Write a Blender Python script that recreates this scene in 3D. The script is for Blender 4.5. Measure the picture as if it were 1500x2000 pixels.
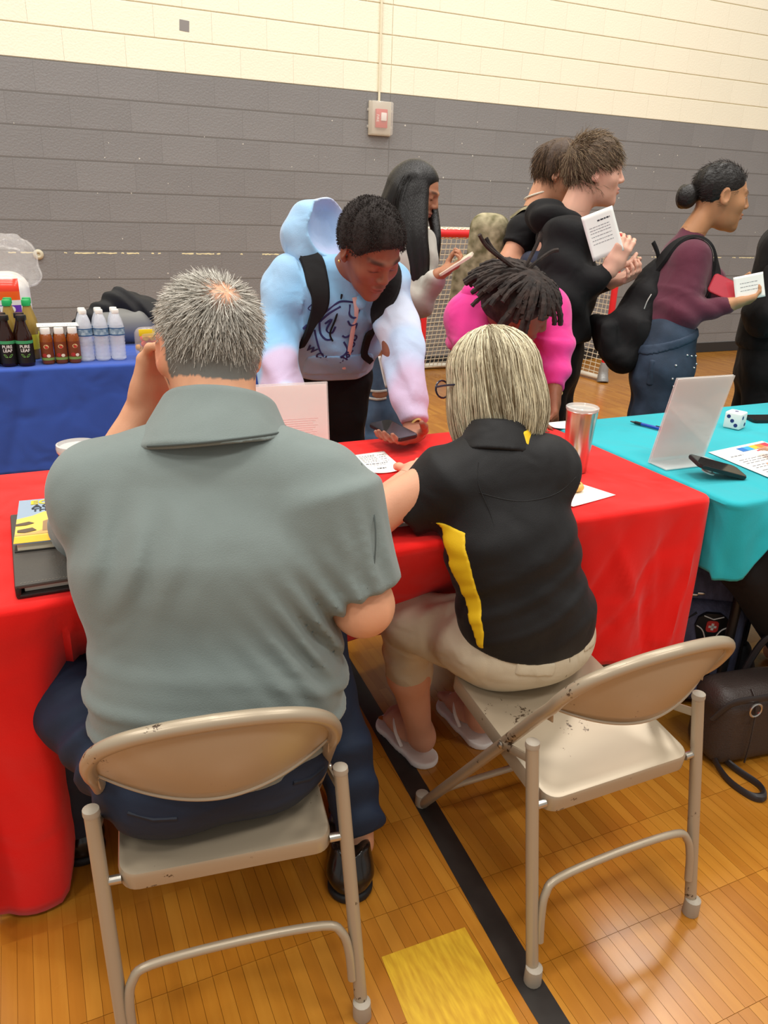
import bpy, bmesh, math, random
import numpy as np
from mathutils import Vector, Matrix
random.seed(7); RNG = np.random.default_rng(7)
for o in list(bpy.data.objects): bpy.data.objects.remove(o, do_unlink=True)
S = bpy.context.scene
COL = S.collection

# ---------------------------------------------------------------- camera
def make_camera():
    f, pi, ro, ya = 1503.0, math.radians(21.7), math.radians(2.0), math.radians(25.05)
    fw = Vector((math.sin(ya)*math.cos(pi), math.cos(ya)*math.cos(pi), -math.sin(pi)))
    r = Vector((math.cos(ya), -math.sin(ya), 0)); u = r.cross(fw)
    r2 = r*math.cos(ro)+u*math.sin(ro); u2 = -r*math.sin(ro)+u*math.cos(ro)
    cd = bpy.data.cameras.new('camera'); cd.sensor_fit = 'VERTICAL'; cd.sensor_height = 36.0
    cd.lens = f/2000*36.0; cd.clip_start = 0.05; cd.clip_end = 60
    co = bpy.data.objects.new('camera', cd); COL.objects.link(co)
    m = Matrix.Identity(4)
    for i in range(3): m[i][0] = r2[i]; m[i][1] = u2[i]; m[i][2] = -fw[i]
    m.translation = (0, 0, 1.398); co.matrix_world = m
    S.camera = co
make_camera()

# ---------------------------------------------------------------- world and light
W = bpy.data.worlds.new('gym_air'); S.world = W; W.use_nodes = True
W.node_tree.nodes['Background'].inputs[0].default_value = (1.0, 0.97, 0.92, 1)
W.node_tree.nodes['Background'].inputs[1].default_value = 0.52
def lamp(loc, size, power, col=(1.0, 0.965, 0.9), rot=(0, 0, 0)):
    ld = bpy.data.lights.new('gym_ceiling_light', 'AREA'); ld.shape = 'RECTANGLE'
    ld.size, ld.size_y = size; ld.energy = power; ld.color = col
    lo = bpy.data.objects.new('gym_ceiling_light', ld); COL.objects.link(lo)
    lo.location = loc; lo.rotation_euler = rot
for lx in (-3.6, 0.6, 4.8):
    for ly in (-2.2, 1.4, 4.2):
        lamp((lx, ly, 6.8), (1.6, 0.8), 124)
S.view_settings.view_transform = 'Standard'; S.view_settings.look = 'None'
S.view_settings.exposure = 0.0; S.view_settings.gamma = 1.0; S.view_settings.use_curve_mapping = False

# ---------------------------------------------------------------- helpers
def lin(h):
    if isinstance(h, str):
        h = h.lstrip('#'); c = [int(h[i:i+2], 16)/255 for i in (0, 2, 4)]
        return tuple(x/12.92 if x <= .04045 else ((x+.055)/1.055)**2.4 for x in c)
    return tuple(h)
MATS = {}
def mat(name, col, rough=0.6, metal=0.0, bump=0.0, bscale=60.0, var=0.0, vscale=8.0, spec=0.5, sheen=0.0, trans=0.0,
        alpha=1.0, coat=0.0, var2=None, rnd=0.0, detail=3.0, emit=0.0, ior=1.45, stretch=None, wr=0.0, wscale=14.0):
    if name in MATS: return MATS[name]
    m = bpy.data.materials.new(name); m.use_nodes = True; MATS[name] = m
    nt = m.node_tree; N = nt.nodes; L = nt.links; b = N['Principled BSDF']
    c = lin(col); b.inputs['Base Color'].default_value = (*c, 1); b.inputs['Roughness'].default_value = rough
    b.inputs['Metallic'].default_value = metal; b.inputs['Specular IOR Level'].default_value = spec
    b.inputs['Sheen Weight'].default_value = sheen; b.inputs['Transmission Weight'].default_value = trans
    b.inputs['Alpha'].default_value = alpha; b.inputs['Coat Weight'].default_value = coat; b.inputs['IOR'].default_value = ior
    if emit: b.inputs['Emission Color'].default_value = (*c, 1); b.inputs['Emission Strength'].default_value = emit
    tc = N.new('ShaderNodeTexCoord'); src = tc.outputs['Object']
    if stretch:
        mp = N.new('ShaderNodeMapping'); mp.inputs['Scale'].default_value = stretch; L.new(src, mp.inputs[0]); src = mp.outputs[0]
    col_out = None
    if var or var2:
        nz = N.new('ShaderNodeTexNoise'); nz.inputs['Scale'].default_value = vscale; nz.inputs['Detail'].default_value = detail
        L.new(src, nz.inputs['Vector'])
        rp = N.new('ShaderNodeValToRGB'); rp.color_ramp.elements[0].position = .32; rp.color_ramp.elements[1].position = .68
        c2 = lin(var2) if var2 else tuple(min(1, x*(1+var)) for x in c); c1 = c if var2 else tuple(x*(1-var) for x in c)
        rp.color_ramp.elements[0].color = (*c1, 1); rp.color_ramp.elements[1].color = (*c2, 1)
        L.new(nz.outputs['Fac'], rp.inputs[0]); col_out = rp.outputs[0]
    if rnd:
        oi = N.new('ShaderNodeObjectInfo'); mr = N.new('ShaderNodeMapRange'); mr.inputs[3].default_value = 1-rnd; mr.inputs[4].default_value = 1+rnd
        L.new(oi.outputs['Random'], mr.inputs[0])
        mx = N.new('ShaderNodeVectorMath'); mx.operation = 'SCALE'
        if col_out: L.new(col_out, mx.inputs[0])
        else: mx.inputs[0].default_value = c
        L.new(mr.outputs[0], mx.inputs['Scale']); col_out = mx.outputs[0]
    if col_out: L.new(col_out, b.inputs['Base Color'])
    if bump:
        nb = N.new('ShaderNodeTexNoise'); nb.inputs['Scale'].default_value = bscale; nb.inputs['Detail'].default_value = 4
        L.new(src, nb.inputs['Vector'])
        bp = N.new('ShaderNodeBump'); bp.inputs['Strength'].default_value = bump; bp.inputs['Distance'].default_value = .004
        L.new(nb.outputs['Fac'], bp.inputs['Height']); L.new(bp.outputs[0], b.inputs['Normal'])
    if wr:                                   # soft creases in cloth
        nw = N.new('ShaderNodeTexNoise'); nw.inputs['Scale'].default_value = wscale; nw.inputs['Detail'].default_value = 1.5; nw.inputs['Distortion'].default_value = .5
        L.new(tc.outputs['Object'], nw.inputs['Vector']); bw = N.new('ShaderNodeBump'); bw.inputs['Strength'].default_value = wr; bw.inputs['Distance'].default_value = .03
        L.new(nw.outputs['Fac'], bw.inputs['Height']); L.new(bw.outputs[0], b.inputs['Normal'])
        if bump: L.new(bw.outputs[0], bp.inputs['Normal']); L.new(bp.outputs[0], b.inputs['Normal'])
    return m
def attr_mat(name, rough=0.5, spec=0.5, bump=0.0, bscale=80, sss=0.0, sheen=0.0, wr=0.0):
    """colour comes from the painted point attribute Col"""
    if name in MATS: return MATS[name]
    m = mat(name, (0.5, 0.5, 0.5), rough, bump=bump, bscale=bscale, spec=spec, sheen=sheen, wr=wr)
    N = m.node_tree.nodes; a = N.new('ShaderNodeAttribute'); a.attribute_name = 'Col'
    b = N['Principled BSDF']; m.node_tree.links.new(a.outputs['Color'], b.inputs['Base Color'])
    if sss: b.inputs['Subsurface Weight'].default_value = sss; b.inputs['Subsurface Radius'].default_value = (.008, .003, .002); b.inputs['Subsurface Scale'].default_value = .6
    return m

def link(o, parent=None):
    COL.objects.link(o)
    if parent: o.parent = parent
    return o
def tag(o, label=None, cat=None, group=None, kind=None):
    if label: o['label'] = label
    if cat: o['category'] = cat
    if group: o['group'] = group
    if kind: o['kind'] = kind
    return o
def thing(name, label, cat, loc=(0, 0, 0), rz=0.0, group=None):
    o = bpy.data.objects.new(name, None); COL.objects.link(o); o.empty_display_size = .05
    o.location = loc; o.rotation_euler = (0, 0, rz)
    return tag(o, label, cat, group)
def obj(name, bm, m, parent=None, smooth=True, loc=None, mats=None):
    me = bpy.data.meshes.new(name)
    if isinstance(bm, tuple): me.from_pydata(*bm)
    else: bm.to_mesh(me); bm.free()
    for x in (mats or [m]): me.materials.append(x)
    if smooth:
        me.polygons.foreach_set('use_smooth', [True]*len(me.polygons))
        try: me.set_sharp_from_angle(angle=math.radians(42))
        except Exception: pass
    o = bpy.data.objects.new(name, me); link(o, parent)
    if loc: o.location = loc
    return o
def copy_tree(o, parent=None):
    c = o.copy(); COL.objects.link(c); c.parent = parent
    for ch in o.children: copy_tree(ch, c)
    return c

def box(bm, c, h, rot=None, bev=0.0, seg=2):
    """box centre c, half sizes h"""
    M = Matrix.Translation(Vector(c)) @ (rot.to_4x4() if rot else Matrix.Identity(4)) @ Matrix.Diagonal((h[0]*2, h[1]*2, h[2]*2, 1))
    g = bmesh.ops.create_cube(bm, size=1, matrix=M)
    if bev:
        es = list({e for v in g['verts'] for e in v.link_edges})
        bmesh.ops.bevel(bm, geom=es, offset=bev, segments=seg, profile=.5, affect='EDGES')
    return bm
def tube(bm, pts, rad, n=10, cap=True, flat=None):
    """swept tube along points; rad number or list; flat=(ux, scale) squashes"""
    pts = [Vector(p) for p in pts]; k = len(pts)
    rads = rad if hasattr(rad, '__len__') else [rad]*k
    T = []
    for i in range(k):
        a = pts[max(0, i-1)]; b = pts[min(k-1, i+1)]; T.append((b-a).normalized())
    up = Vector((0, 0, 1))
    if abs(T[0].dot(up)) > .9: up = Vector((0, 1, 0))
    u = (up - T[0]*up.dot(T[0])).normalized(); rings = []
    for i in range(k):
        u = (u - T[i]*u.dot(T[i])).normalized(); w = T[i].cross(u)
        ring = []
        for j in range(n):
            a = 2*math.pi*j/n; d = u*math.cos(a)+w*math.sin(a)
            p = d*rads[i]
            if flat: ax = Vector(flat[0]); p = p - ax*p.dot(ax)*(1-flat[1])
            ring.append(bm.verts.new(pts[i]+p))
        rings.append(ring)
    for i in range(k-1):
        for j in range(n):
            bm.faces.new((rings[i][j], rings[i][(j+1) % n], rings[i+1][(j+1) % n], rings[i+1][j]))
    if cap:
        bm.faces.new(rings[0][::-1]); bm.faces.new(rings[-1])
    return bm
def lathe(bm, prof, n=24, c=(0, 0, 0), cap=True, sx=1.0, sy=1.0):
    """profile of (r, z) from bottom to top"""
    rings = []
    for r, z in prof:
        rings.append([bm.verts.new((c[0]+sx*r*math.cos(2*math.pi*j/n), c[1]+sy*r*math.sin(2*math.pi*j/n), c[2]+z)) for j in range(n)])
    for i in range(len(rings)-1):
        for j in range(n): bm.faces.new((rings[i][j], rings[i][(j+1) % n], rings[i+1][(j+1) % n], rings[i+1][j]))
    if cap: bm.faces.new(rings[0][::-1]); bm.faces.new(rings[-1])
    return bm
def smooth_path(pts, n=8):
    """Catmull-Rom through points"""
    P = [Vector(p) for p in pts]; out = []
    for i in range(len(P)-1):
        p0 = P[max(0, i-1)]; p1 = P[i]; p2 = P[i+1]; p3 = P[min(len(P)-1, i+2)]
        for j in range(n):
            t = j/n
            out.append(.5*((2*p1)+(p2-p0)*t+(2*p0-5*p1+4*p2-p3)*t*t+(3*p1-p0-3*p2+p3)*t**3))
    out.append(P[-1]); return out
def slab(bm, outline, t):
    """extrude a 2-D outline (x, y) in z by t"""
    lo = [bm.verts.new((x, y, 0)) for x, y in outline]; hi = [bm.verts.new((x, y, t)) for x, y in outline]
    bm.faces.new(lo[::-1]); bm.faces.new(hi); n = len(lo)
    for i in range(n): bm.faces.new((lo[i], lo[(i+1) % n], hi[(i+1) % n], hi[i]))
    return bm
def rrect(w, h, r, n=5):
    out = []
    for cx, cy, a0 in ((w/2-r, h/2-r, 0), (-w/2+r, h/2-r, 90), (-w/2+r, -h/2+r, 180), (w/2-r, -h/2+r, 270)):
        for i in range(n+1):
            a = math.radians(a0+90*i/n); out.append((cx+r*math.cos(a), cy+r*math.sin(a)))
    return out
def text_mesh(name, s, size, m, parent, loc, rot=(0, 0, 0), align='CENTER', ext=0.0003, sx=1.0, bold=0.0, shear=0.0, spacing=1.0):
    cu = bpy.data.curves.new(name, 'FONT'); cu.body = s; cu.size = size; cu.align_x = align; cu.align_y = 'CENTER'; cu.extrude = ext
    cu.resolution_u = 3; cu.offset = bold; cu.shear = shear; cu.space_character = spacing
    t = bpy.data.objects.new(name, cu); me = bpy.data.meshes.new_from_object(t); me.name = name
    bpy.data.objects.remove(t); me.materials.clear(); me.materials.append(m)
    o = bpy.data.objects.new(name, me); link(o, parent); o.location = loc; o.rotation_euler = rot; o.scale = (sx, 1, 1)
    return o
# ================================================================ the setting
DW = 6.365                                   # back wall plane
CH, BL = 0.2032, 0.4064                      # course height, block length
M_grey = mat('grey_wall_paint', '#858382', .42, bump=.75, bscale=70, var=.06, vscale=1.6, rnd=.035)
M_cream = mat('cream_wall_paint', '#f6f0d9', .5, bump=.55, bscale=70, var=.025, vscale=1.5, rnd=.015)
M_gmort = mat('grey_wall_joint', '#6f6c69', .5)
def build_wall():
    bm = bmesh.new(); box(bm, (3.6, DW+.1+.006, 2.6), (8.0, .1, 2.6))
    w = obj('wall_back', bm, mat('cream_joint', '#d9d0b2', .6), smooth=False); tag(w, 'long painted concrete block gym wall, grey below and cream above', kind='structure')
    bm = bmesh.new(); box(bm, (3.6, DW+.003, 11*CH/2), (8.0, .0025, 11*CH/2))
    obj('joint_backing', bm, M_gmort, w, smooth=False)
    def block_mesh(name, L, m):
        bm = bmesh.new(); box(bm, (0, .03, 0), (L/2-.0006, .03, CH/2-.0035))
        # tooled lower and upper lips
        es = [e for e in bm.edges if all(v.co.y < .01 for v in e.verts) and abs(e.verts[0].co.z-e.verts[1].co.z) < .01]
        bmesh.ops.bevel(bm, geom=es, offset=.004, segments=2, profile=.6, affect='EDGES')
        me = bpy.data.meshes.new(name); bm.to_mesh(me); bm.free(); me.materials.append(m)
        me.polygons.foreach_set('use_smooth', [False]*len(me.polygons)); return me
    xj = 2.903                                # continuous control joint
    meshes = {}
    def gm(L, m):
        k = (round(L, 3), m.name)
        if k not in meshes: meshes[k] = block_mesh('block', L, m)
        return meshes[k]
    cand = []
    for r in range(0, 19):
        m = M_grey if r < 11 else M_cream
        off = (r % 2)*BL/2
        # to the right of the control joint
        x = xj+.002
        while x < 8.6:
            L = BL/2 if (x < xj+.01 and r % 2) else BL
            cand.append((x+L/2, r, L, m)); x += L
        x = xj-.002
        while x > -1.0:
            L = BL/2 if (x > xj-.01 and not r % 2) else BL
            cand.append((x-L/2, r, L, m)); x -= L
    # what the photograph can see of them
    def seen(x, r):
        z = (r+.5)*CH
        return -.35 < x < 7.9 and z < 2.62+(x*.118)+.12
    vis = [c for c in cand if seen(c[0], c[1])]; rest = [c for c in cand if not seen(c[0], c[1])]
    hidden_first = sorted(vis, key=lambda c: (c[1] >= 1 and not (c[1] < 4 and c[0] < 5.0), -c[0]), reverse=True)
    for i, (x, r, L, m) in enumerate(hidden_first):
        if i >= 300: rest.append((x, r, L, m)); continue
        o = bpy.data.objects.new('block', gm(L, m)); link(o, w); o.location = (x, DW, (r+.5)*CH)
    for nm, m in (('blocks_grey', M_grey), ('blocks_cream', M_cream)):
        bm = bmesh.new()
        for x, r, L, mm in rest:
            if mm is m: box(bm, (x, DW+.03, (r+.5)*CH), (L/2-.0012, .03, CH/2-.004))
        tag(obj(nm, bm, m, w, smooth=False), kind='stuff')
    # chips where cream shows through along the chair-rail joint
    m_chip = mat('chipped_cream_paint', '#efe3b4', .7); bm = bmesh.new(); x = -.05
    segs = []
    while x < 8:
        l = random.choice((.02, .03, .05, .09, .14, .22)); g = random.choice((.02, .03, .05, .09, .16))
        if not (3.0 < x < 3.6): segs.append((x, l))
        x += l+g
    for x, l in segs:
        n = max(2, int(l/.015)); zt = 5*CH-.012; pts = []
        top = [(x+l*i/n, zt+random.uniform(-.001, .004)) for i in range(n+1)]; bot = [(x+l*i/n, zt-.006-random.uniform(-.002, .004)) for i in range(n+1)]
        vt = [bm.verts.new((a, DW-.0008, b)) for a, b in top]; vb = [bm.verts.new((a, DW-.0008, b)) for a, b in bot]
        for i in range(n): bm.faces.new((vb[i], vb[i+1], vt[i+1], vt[i]))
    tag(obj('paint_chips', bm, m_chip, w, smooth=False), kind='stuff')
    bm = bmesh.new()
    for _ in range(90):
        x = random.uniform(0, 7.6); z = random.uniform(.3, 2.1); r = random.uniform(.002, .007)
        c = [bm.verts.new((x+r*random.uniform(.6, 1.2)*math.cos(a), DW-.0008, z+r*random.uniform(.6, 1.5)*math.sin(a))) for a in (0, 1.2, 2.4, 3.6, 5)]
        bm.faces.new(c[::-1])
    tag(obj('paint_nicks', bm, mat('nick_white', '#d8d4c8', .7), w, smooth=False), kind='stuff')
    return w
wall_back = build_wall()
bm = bmesh.new(); box(bm, (3.6, DW-.004, .052), (8.0, .005, .052), bev=.002)
tag(obj('baseboard_back', bm, mat('black_vinyl', '#2c2a29', .45), smooth=False), 'black vinyl baseboard along the grey block wall', kind='structure')

def floor_material(strips):
    m = bpy.data.materials.new('maple_strips' if not strips else 'maple_strip'); m.use_nodes = True
    N = m.node_tree.nodes; L = m.node_tree.links; b = N['Principled BSDF']
    b.inputs['Roughness'].default_value = .27; b.inputs['Specular IOR Level'].default_value = .5
    b.inputs['Coat Weight'].default_value = .35; b.inputs['Coat Roughness'].default_value = .18
    tc = N.new('ShaderNodeNewGeometry'); P = tc.outputs['Position']
    mp = N.new('ShaderNodeMapping'); mp.inputs['Scale'].default_value = (60, 5, 1); L.new(P, mp.inputs[0])
    grain = N.new('ShaderNodeTexNoise'); grain.inputs['Scale'].default_value = 1.0; grain.inputs['Detail'].default_value = 5; L.new(mp.outputs[0], grain.inputs['Vector'])
    big = N.new('ShaderNodeTexNoise'); big.inputs['Scale'].default_value = 2.2; big.inputs['Detail'].default_value = 3; L.new(P, big.inputs['Vector'])
    ramp = N.new('ShaderNodeValToRGB'); e = ramp.color_ramp.elements
    e[0].position = .12; e[0].color = (*lin('#995d18'), 1); e[1].position = .9; e[1].color = (*lin('#c1852f'), 1)
    e2 = ramp.color_ramp.elements.new(.5); e2.color = (*lin('#ad6f20'), 1)
    if strips == 1:
        oi = N.new('ShaderNodeObjectInfo'); rnd = oi.outputs['Random']
    elif strips == 2:
        rnd = tc.outputs['Random Per Island']
    else:
        br = N.new('ShaderNodeTexBrick'); br.offset = 0; br.inputs['Scale'].default_value = 1; br.inputs['Brick Width'].default_value = .02858
        br.inputs['Row Height'].default_value = .2286; br.inputs['Mortar Size'].default_value = .0006; br.inputs['Color1'].default_value = (0, 0, 0, 1)
        br.inputs['Color2'].default_value = (1, 1, 1, 1); br.inputs['Mortar'].default_value = (0, 0, 0, 1); L.new(P, br.inputs['Vector']); rnd = br.outputs['Color']
    a = N.new('ShaderNodeMath'); a.operation = 'MULTIPLY_ADD'; L.new(rnd, a.inputs[0]); a.inputs[1].default_value = .42; a.inputs[2].default_value = -.02
    c = N.new('ShaderNodeMath'); c.operation = 'MULTIPLY_ADD'; L.new(grain.outputs['Fac'], c.inputs[0]); c.inputs[1].default_value = .45; L.new(a.outputs[0], c.inputs[2])
    d = N.new('ShaderNodeMath'); d.operation = 'MULTIPLY_ADD'; L.new(big.outputs['Fac'], d.inputs[0]); d.inputs[1].default_value = .25; L.new(c.outputs[0], d.inputs[2])
    L.new(d.outputs[0], ramp.inputs[0]); L.new(ramp.outputs[0], b.inputs['Base Color'])
    rr = N.new('ShaderNodeMapRange'); rr.inputs[3].default_value = .2; rr.inputs[4].default_value = .36; L.new(big.outputs['Fac'], rr.inputs[0]); L.new(rr.outputs[0], b.inputs['Roughness'])
    return m
def build_floor():
    bm = bmesh.new(); box(bm, (2.2, 2.2, -.051), (7.2, 4.6, .05))
    fl = obj('floor', bm, floor_material(0), smooth=False); tag(fl, 'varnished maple strip gymnasium floor', kind='structure')
    SW, SL = .02858, .2286
    # strips lie on the subfloor sheet; one mesh shared
    def strip_mesh(name, m):
        bm = bmesh.new(); box(bm, (0, 0, -.0005), (SW/2-.0004, SL/2-.0005, .0005)); me = bpy.data.meshes.new(name); bm.to_mesh(me); bm.free(); me.materials.append(m); return me
    me = strip_mesh('floor_strip', floor_material(1)); y0 = .62-.2286*2; cells = []
    rows = {0: (.15, .9), 1: (.05, 1.25), 2: (-.1, 1.45), 3: (-.3, 1.75), 4: (-.3, 2.0), 5: (.5, 1.2), 6: (.55, 1.15)}
    for r, (a, c) in rows.items():
        x = a
        while x < c: cells.append((x, y0+(r+.5)*SL, r)); x += SW
    order = sorted(cells, key=lambda c: (c[2] in (4, 5, 6) and not (.55 < c[0] < 1.15), c[2] == 0, c[2]))
    rest = []
    for i, (x, y, r) in enumerate(order):
        if i < 300:
            o = bpy.data.objects.new('floor_strip', me); link(o, fl); o.location = (x, y, .001)
        else: rest.append((x, y))
    bm = bmesh.new()
    for x, y in rest: box(bm, (x, y, .0005), (SW/2-.0004, SL/2-.0005, .0005))
    tag(obj('floor_strips_around', bm, floor_material(2), fl, smooth=False), kind='stuff')
    # painted court marks
    mk = mat('black_court_line', '#2b2724', .35, var=.25, vscale=14)
    bm = bmesh.new(); slab(bm, [(.745, .30), (.70, .30), (.698, .60), (.705, .84), (.752, 1.52), (.80, 2.2), (.85, 2.2), (.808, 1.52), (.762, .84), (.752, .60)][::-1], .0006)
    o = obj('court_line', bm, mk, fl, smooth=False); o.location.z = .0012
    bm = bmesh.new(); slab(bm, [(.49, .987), (.679, .982), (.655, .45), (.45, .45)][::-1], .0006)
    o = obj('court_mark', bm, mat('yellow_court_paint', '#d8ad2e', .35, var2='#bf8f22', vscale=34, stretch=(3, .5, 1)), fl, smooth=False); o.location.z = .0012
    return fl
floor = build_floor()
# ================================================================ rounded bodies: blended shapes meshed on a grid
def _n(v): v = np.asarray(v, float); return v/np.linalg.norm(v)
def frame(fwd, up=(0, 0, 1)):
    """rows: right, forward, up"""
    f = _n(fwd); u = np.asarray(up, float); u = _n(u-f*(u@f)); r = np.cross(f, u); return np.array([r, f, u])
class Body:
    """an ordered list of blended shapes"""
    def __init__(s): s.ops = []
    def _add(s, fn, lo, hi, k, mode):
        if mode == 'cut': lo, hi = (-99,)*3, (99,)*3
        s.ops.append((fn, np.asarray(lo, float), np.asarray(hi, float), k, mode)); return s
    def rc(s, a, b, ra, rb, k=.02, sq=None, mode='u'):
        """tapered limb from a to b; sq=(axis, factor) widens along axis"""
        a = np.asarray(a, float); b = np.asarray(b, float); ba = b-a; bb = max(ba@ba, 1e-9)
        if sq is not None: ax = _n(sq[0]); fac = sq[1]
        def fn(p):
            q = p-a; h = np.clip(q@ba/bb, 0, 1); q = q-h[..., None]*ba
            r = ra+(rb-ra)*h
            if sq is None: return np.sqrt((q*q).sum(-1))-r
            t = q@ax; q = q-t[..., None]*ax*(1-1/fac)
            return (np.sqrt((q*q).sum(-1))-r)*min(1, fac**.5)
        m = max(ra, rb)*(max(1, sq[1]) if sq else 1)
        return s._add(fn, np.minimum(a, b)-m, np.maximum(a, b)+m, k, mode)
    def cc(s, a, b, ra, rb, k=.01, rnd=.006, mode='u', sq=None):
        """tapered limb with flat ends"""
        a = np.asarray(a, float); b = np.asarray(b, float); L = np.linalg.norm(b-a); ax = (b-a)/L
        if sq is not None: sx = _n(sq[0]); fac = sq[1]
        def fn(p):
            q = p-a; t = q@ax; w = q-t[..., None]*ax
            if sq is not None: tt = w@sx; w = w-tt[..., None]*sx*(1-1/fac)
            rad = np.sqrt((w*w).sum(-1)); r = ra+(rb-ra)*np.clip(t/L, 0, 1)
            x = rad-r+rnd; y = np.abs(t-L/2)-L/2+rnd
            return np.minimum(np.maximum(x, y), 0)+np.sqrt(np.maximum(x, 0)**2+np.maximum(y, 0)**2)-rnd
        m = max(ra, rb)*(max(1, sq[1]) if sq else 1)
        return s._add(fn, np.minimum(a, b)-m, np.maximum(a, b)+m, k, mode)
    def el(s, c, r, R=None, k=.02, mode='u'):
        """ellipsoid; R rows are its axes"""
        c = np.asarray(c, float); r = np.asarray(r, float); R = np.eye(3) if R is None else np.asarray(R)
        def fn(p):
            q = (p-c)@R.T; k0 = np.sqrt(((q/r)**2).sum(-1)); k1 = np.sqrt(((q/r**2)**2).sum(-1))
            return k0*(k0-1)/np.maximum(k1, 1e-6)
        m = r.max(); return s._add(fn, c-m, c+m, k, mode)
    def bx(s, c, h, R=None, rnd=.01, k=.01, mode='u'):
        c = np.asarray(c, float); h = np.asarray(h, float); R = np.eye(3) if R is None else np.asarray(R)
        def fn(p):
            q = np.abs((p-c)@R.T)-h+rnd
            return np.sqrt((np.maximum(q, 0)**2).sum(-1))+np.minimum(q.max(-1), 0)-rnd
        m = np.linalg.norm(h); return s._add(fn, c-m, c+m, k, mode)
    def cut(s, p0, n, k=.006):
        """drop everything on the side n points to"""
        p0 = np.asarray(p0, float); n = _n(n)
        return s._add(lambda p: (p-p0)@n, (-99,)*3, (99,)*3, k, 'cut')
    def warp(s, fn):
        """fn(p, d) -> d, e.g. folds"""
        return s._add(fn, (-99,)*3, (99,)*3, 0, 'warp')
    def off(s, t):
        return s.warp(lambda p, d: d-t)
    def copy(s): c = Body(); c.ops = list(s.ops); return c
    def trace(s, p, d, n=40):
        """walk points p along direction d to the surface"""
        p = np.atleast_2d(np.asarray(p, float)).copy(); d = _n(d)
        for _ in range(n): p = p+d*np.clip(s.field(p), -.03, .03)[:, None]*.8
        return p
    def field(s, p, cen=None, half=0.0):
        """p (..., 3)"""
        d = np.full(p.shape[:-1], .5)
        for fn, lo, hi, k, mode in s.ops:
            if mode == 'warp': d = fn(p, d); continue
            if cen is not None and lo[0] > -90:
                mg = half+k+.03
                sel = ((cen > lo-mg) & (cen < hi+mg)).all(-1)
                if not sel.any(): continue
                q = p[sel]; e = fn(q); d0 = d[sel]
            else: sel = slice(None); e = fn(p); d0 = d
            if mode == 'u':
                if k > 0: h = np.maximum(k-np.abs(d0-e), 0)/k; r = np.minimum(d0, e)-h*h*k*.25
                else: r = np.minimum(d0, e)
            else:
                if mode == 's': e = -e
                if k > 0: h = np.maximum(k-np.abs(d0-e), 0)/k; r = np.maximum(d0, e)+h*h*k*.25
                else: r = np.maximum(d0, e)
            if isinstance(sel, slice): d = r
            else: d[sel] = r
        return d
    def bounds(s):
        lo = np.min([o[1] for o in s.ops if o[4] == 'u'], 0); hi = np.max([o[2] for o in s.ops if o[4] == 'u'], 0); return lo, hi
    def mesh(s, h, lo=None, hi=None, skip=()):
        l0, h0 = s.bounds(); lo = l0-3*h if lo is None else np.maximum(np.asarray(lo, float), l0-3*h); hi = h0+3*h if hi is None else np.minimum(np.asarray(hi, float), h0+3*h)
        B = 8; nb = np.maximum(1, np.ceil((hi-lo)/h/B).astype(int)); n = nb*B
        gi = np.stack(np.meshgrid(*[np.arange(k) for k in nb], indexing='ij'), -1).reshape(-1, 3)
        cen = lo+(gi*B+(B-1)/2)*h; half = B*h*.5; dc = s.field(cen)
        V = np.repeat(np.repeat(np.repeat(np.sign(dc).reshape(nb).astype(np.float32), B, 0), B, 1), B, 2)
        act = np.abs(dc) < half*1.732*1.35+.012
        for bx_ in skip:                      # blocks that lie wholly inside a finer box
            a, b = np.asarray(bx_[0]), np.asarray(bx_[1]); ins = ((cen-half > a+4*h) & (cen+half < b-4*h)).all(-1); act &= ~ins
        ag = gi[act]; loc = np.stack(np.meshgrid(*[np.arange(B)]*3, indexing='ij'), -1).reshape(-1, 3)
        V4 = V.reshape(nb[0], B, nb[1], B, nb[2], B)
        for i0 in range(0, len(ag), 600):
            g = ag[i0:i0+600]; p = lo+(g[:, None, :]*B+loc[None])*h
            d = s.field(p, cen=lo+(g*B+(B-1)/2)*h, half=half)
            V4[g[:, 0], :, g[:, 1], :, g[:, 2], :] = d.reshape(-1, B, B, B)
        verts, quads = surf_net(V, lo, h)
        for bx_ in skip:
            if not len(quads): break
            a = np.asarray(bx_[0])+1.6*h; b = np.asarray(bx_[1])-1.6*h
            ins = ((verts > a) & (verts < b)).all(-1); quads = quads[~ins[quads].all(1)]
        return compact(verts, quads)
def compact(v, q):
    if not len(q): return v[:0], q
    u, inv = np.unique(q, return_inverse=True); return v[u], inv.reshape(q.shape)
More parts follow.
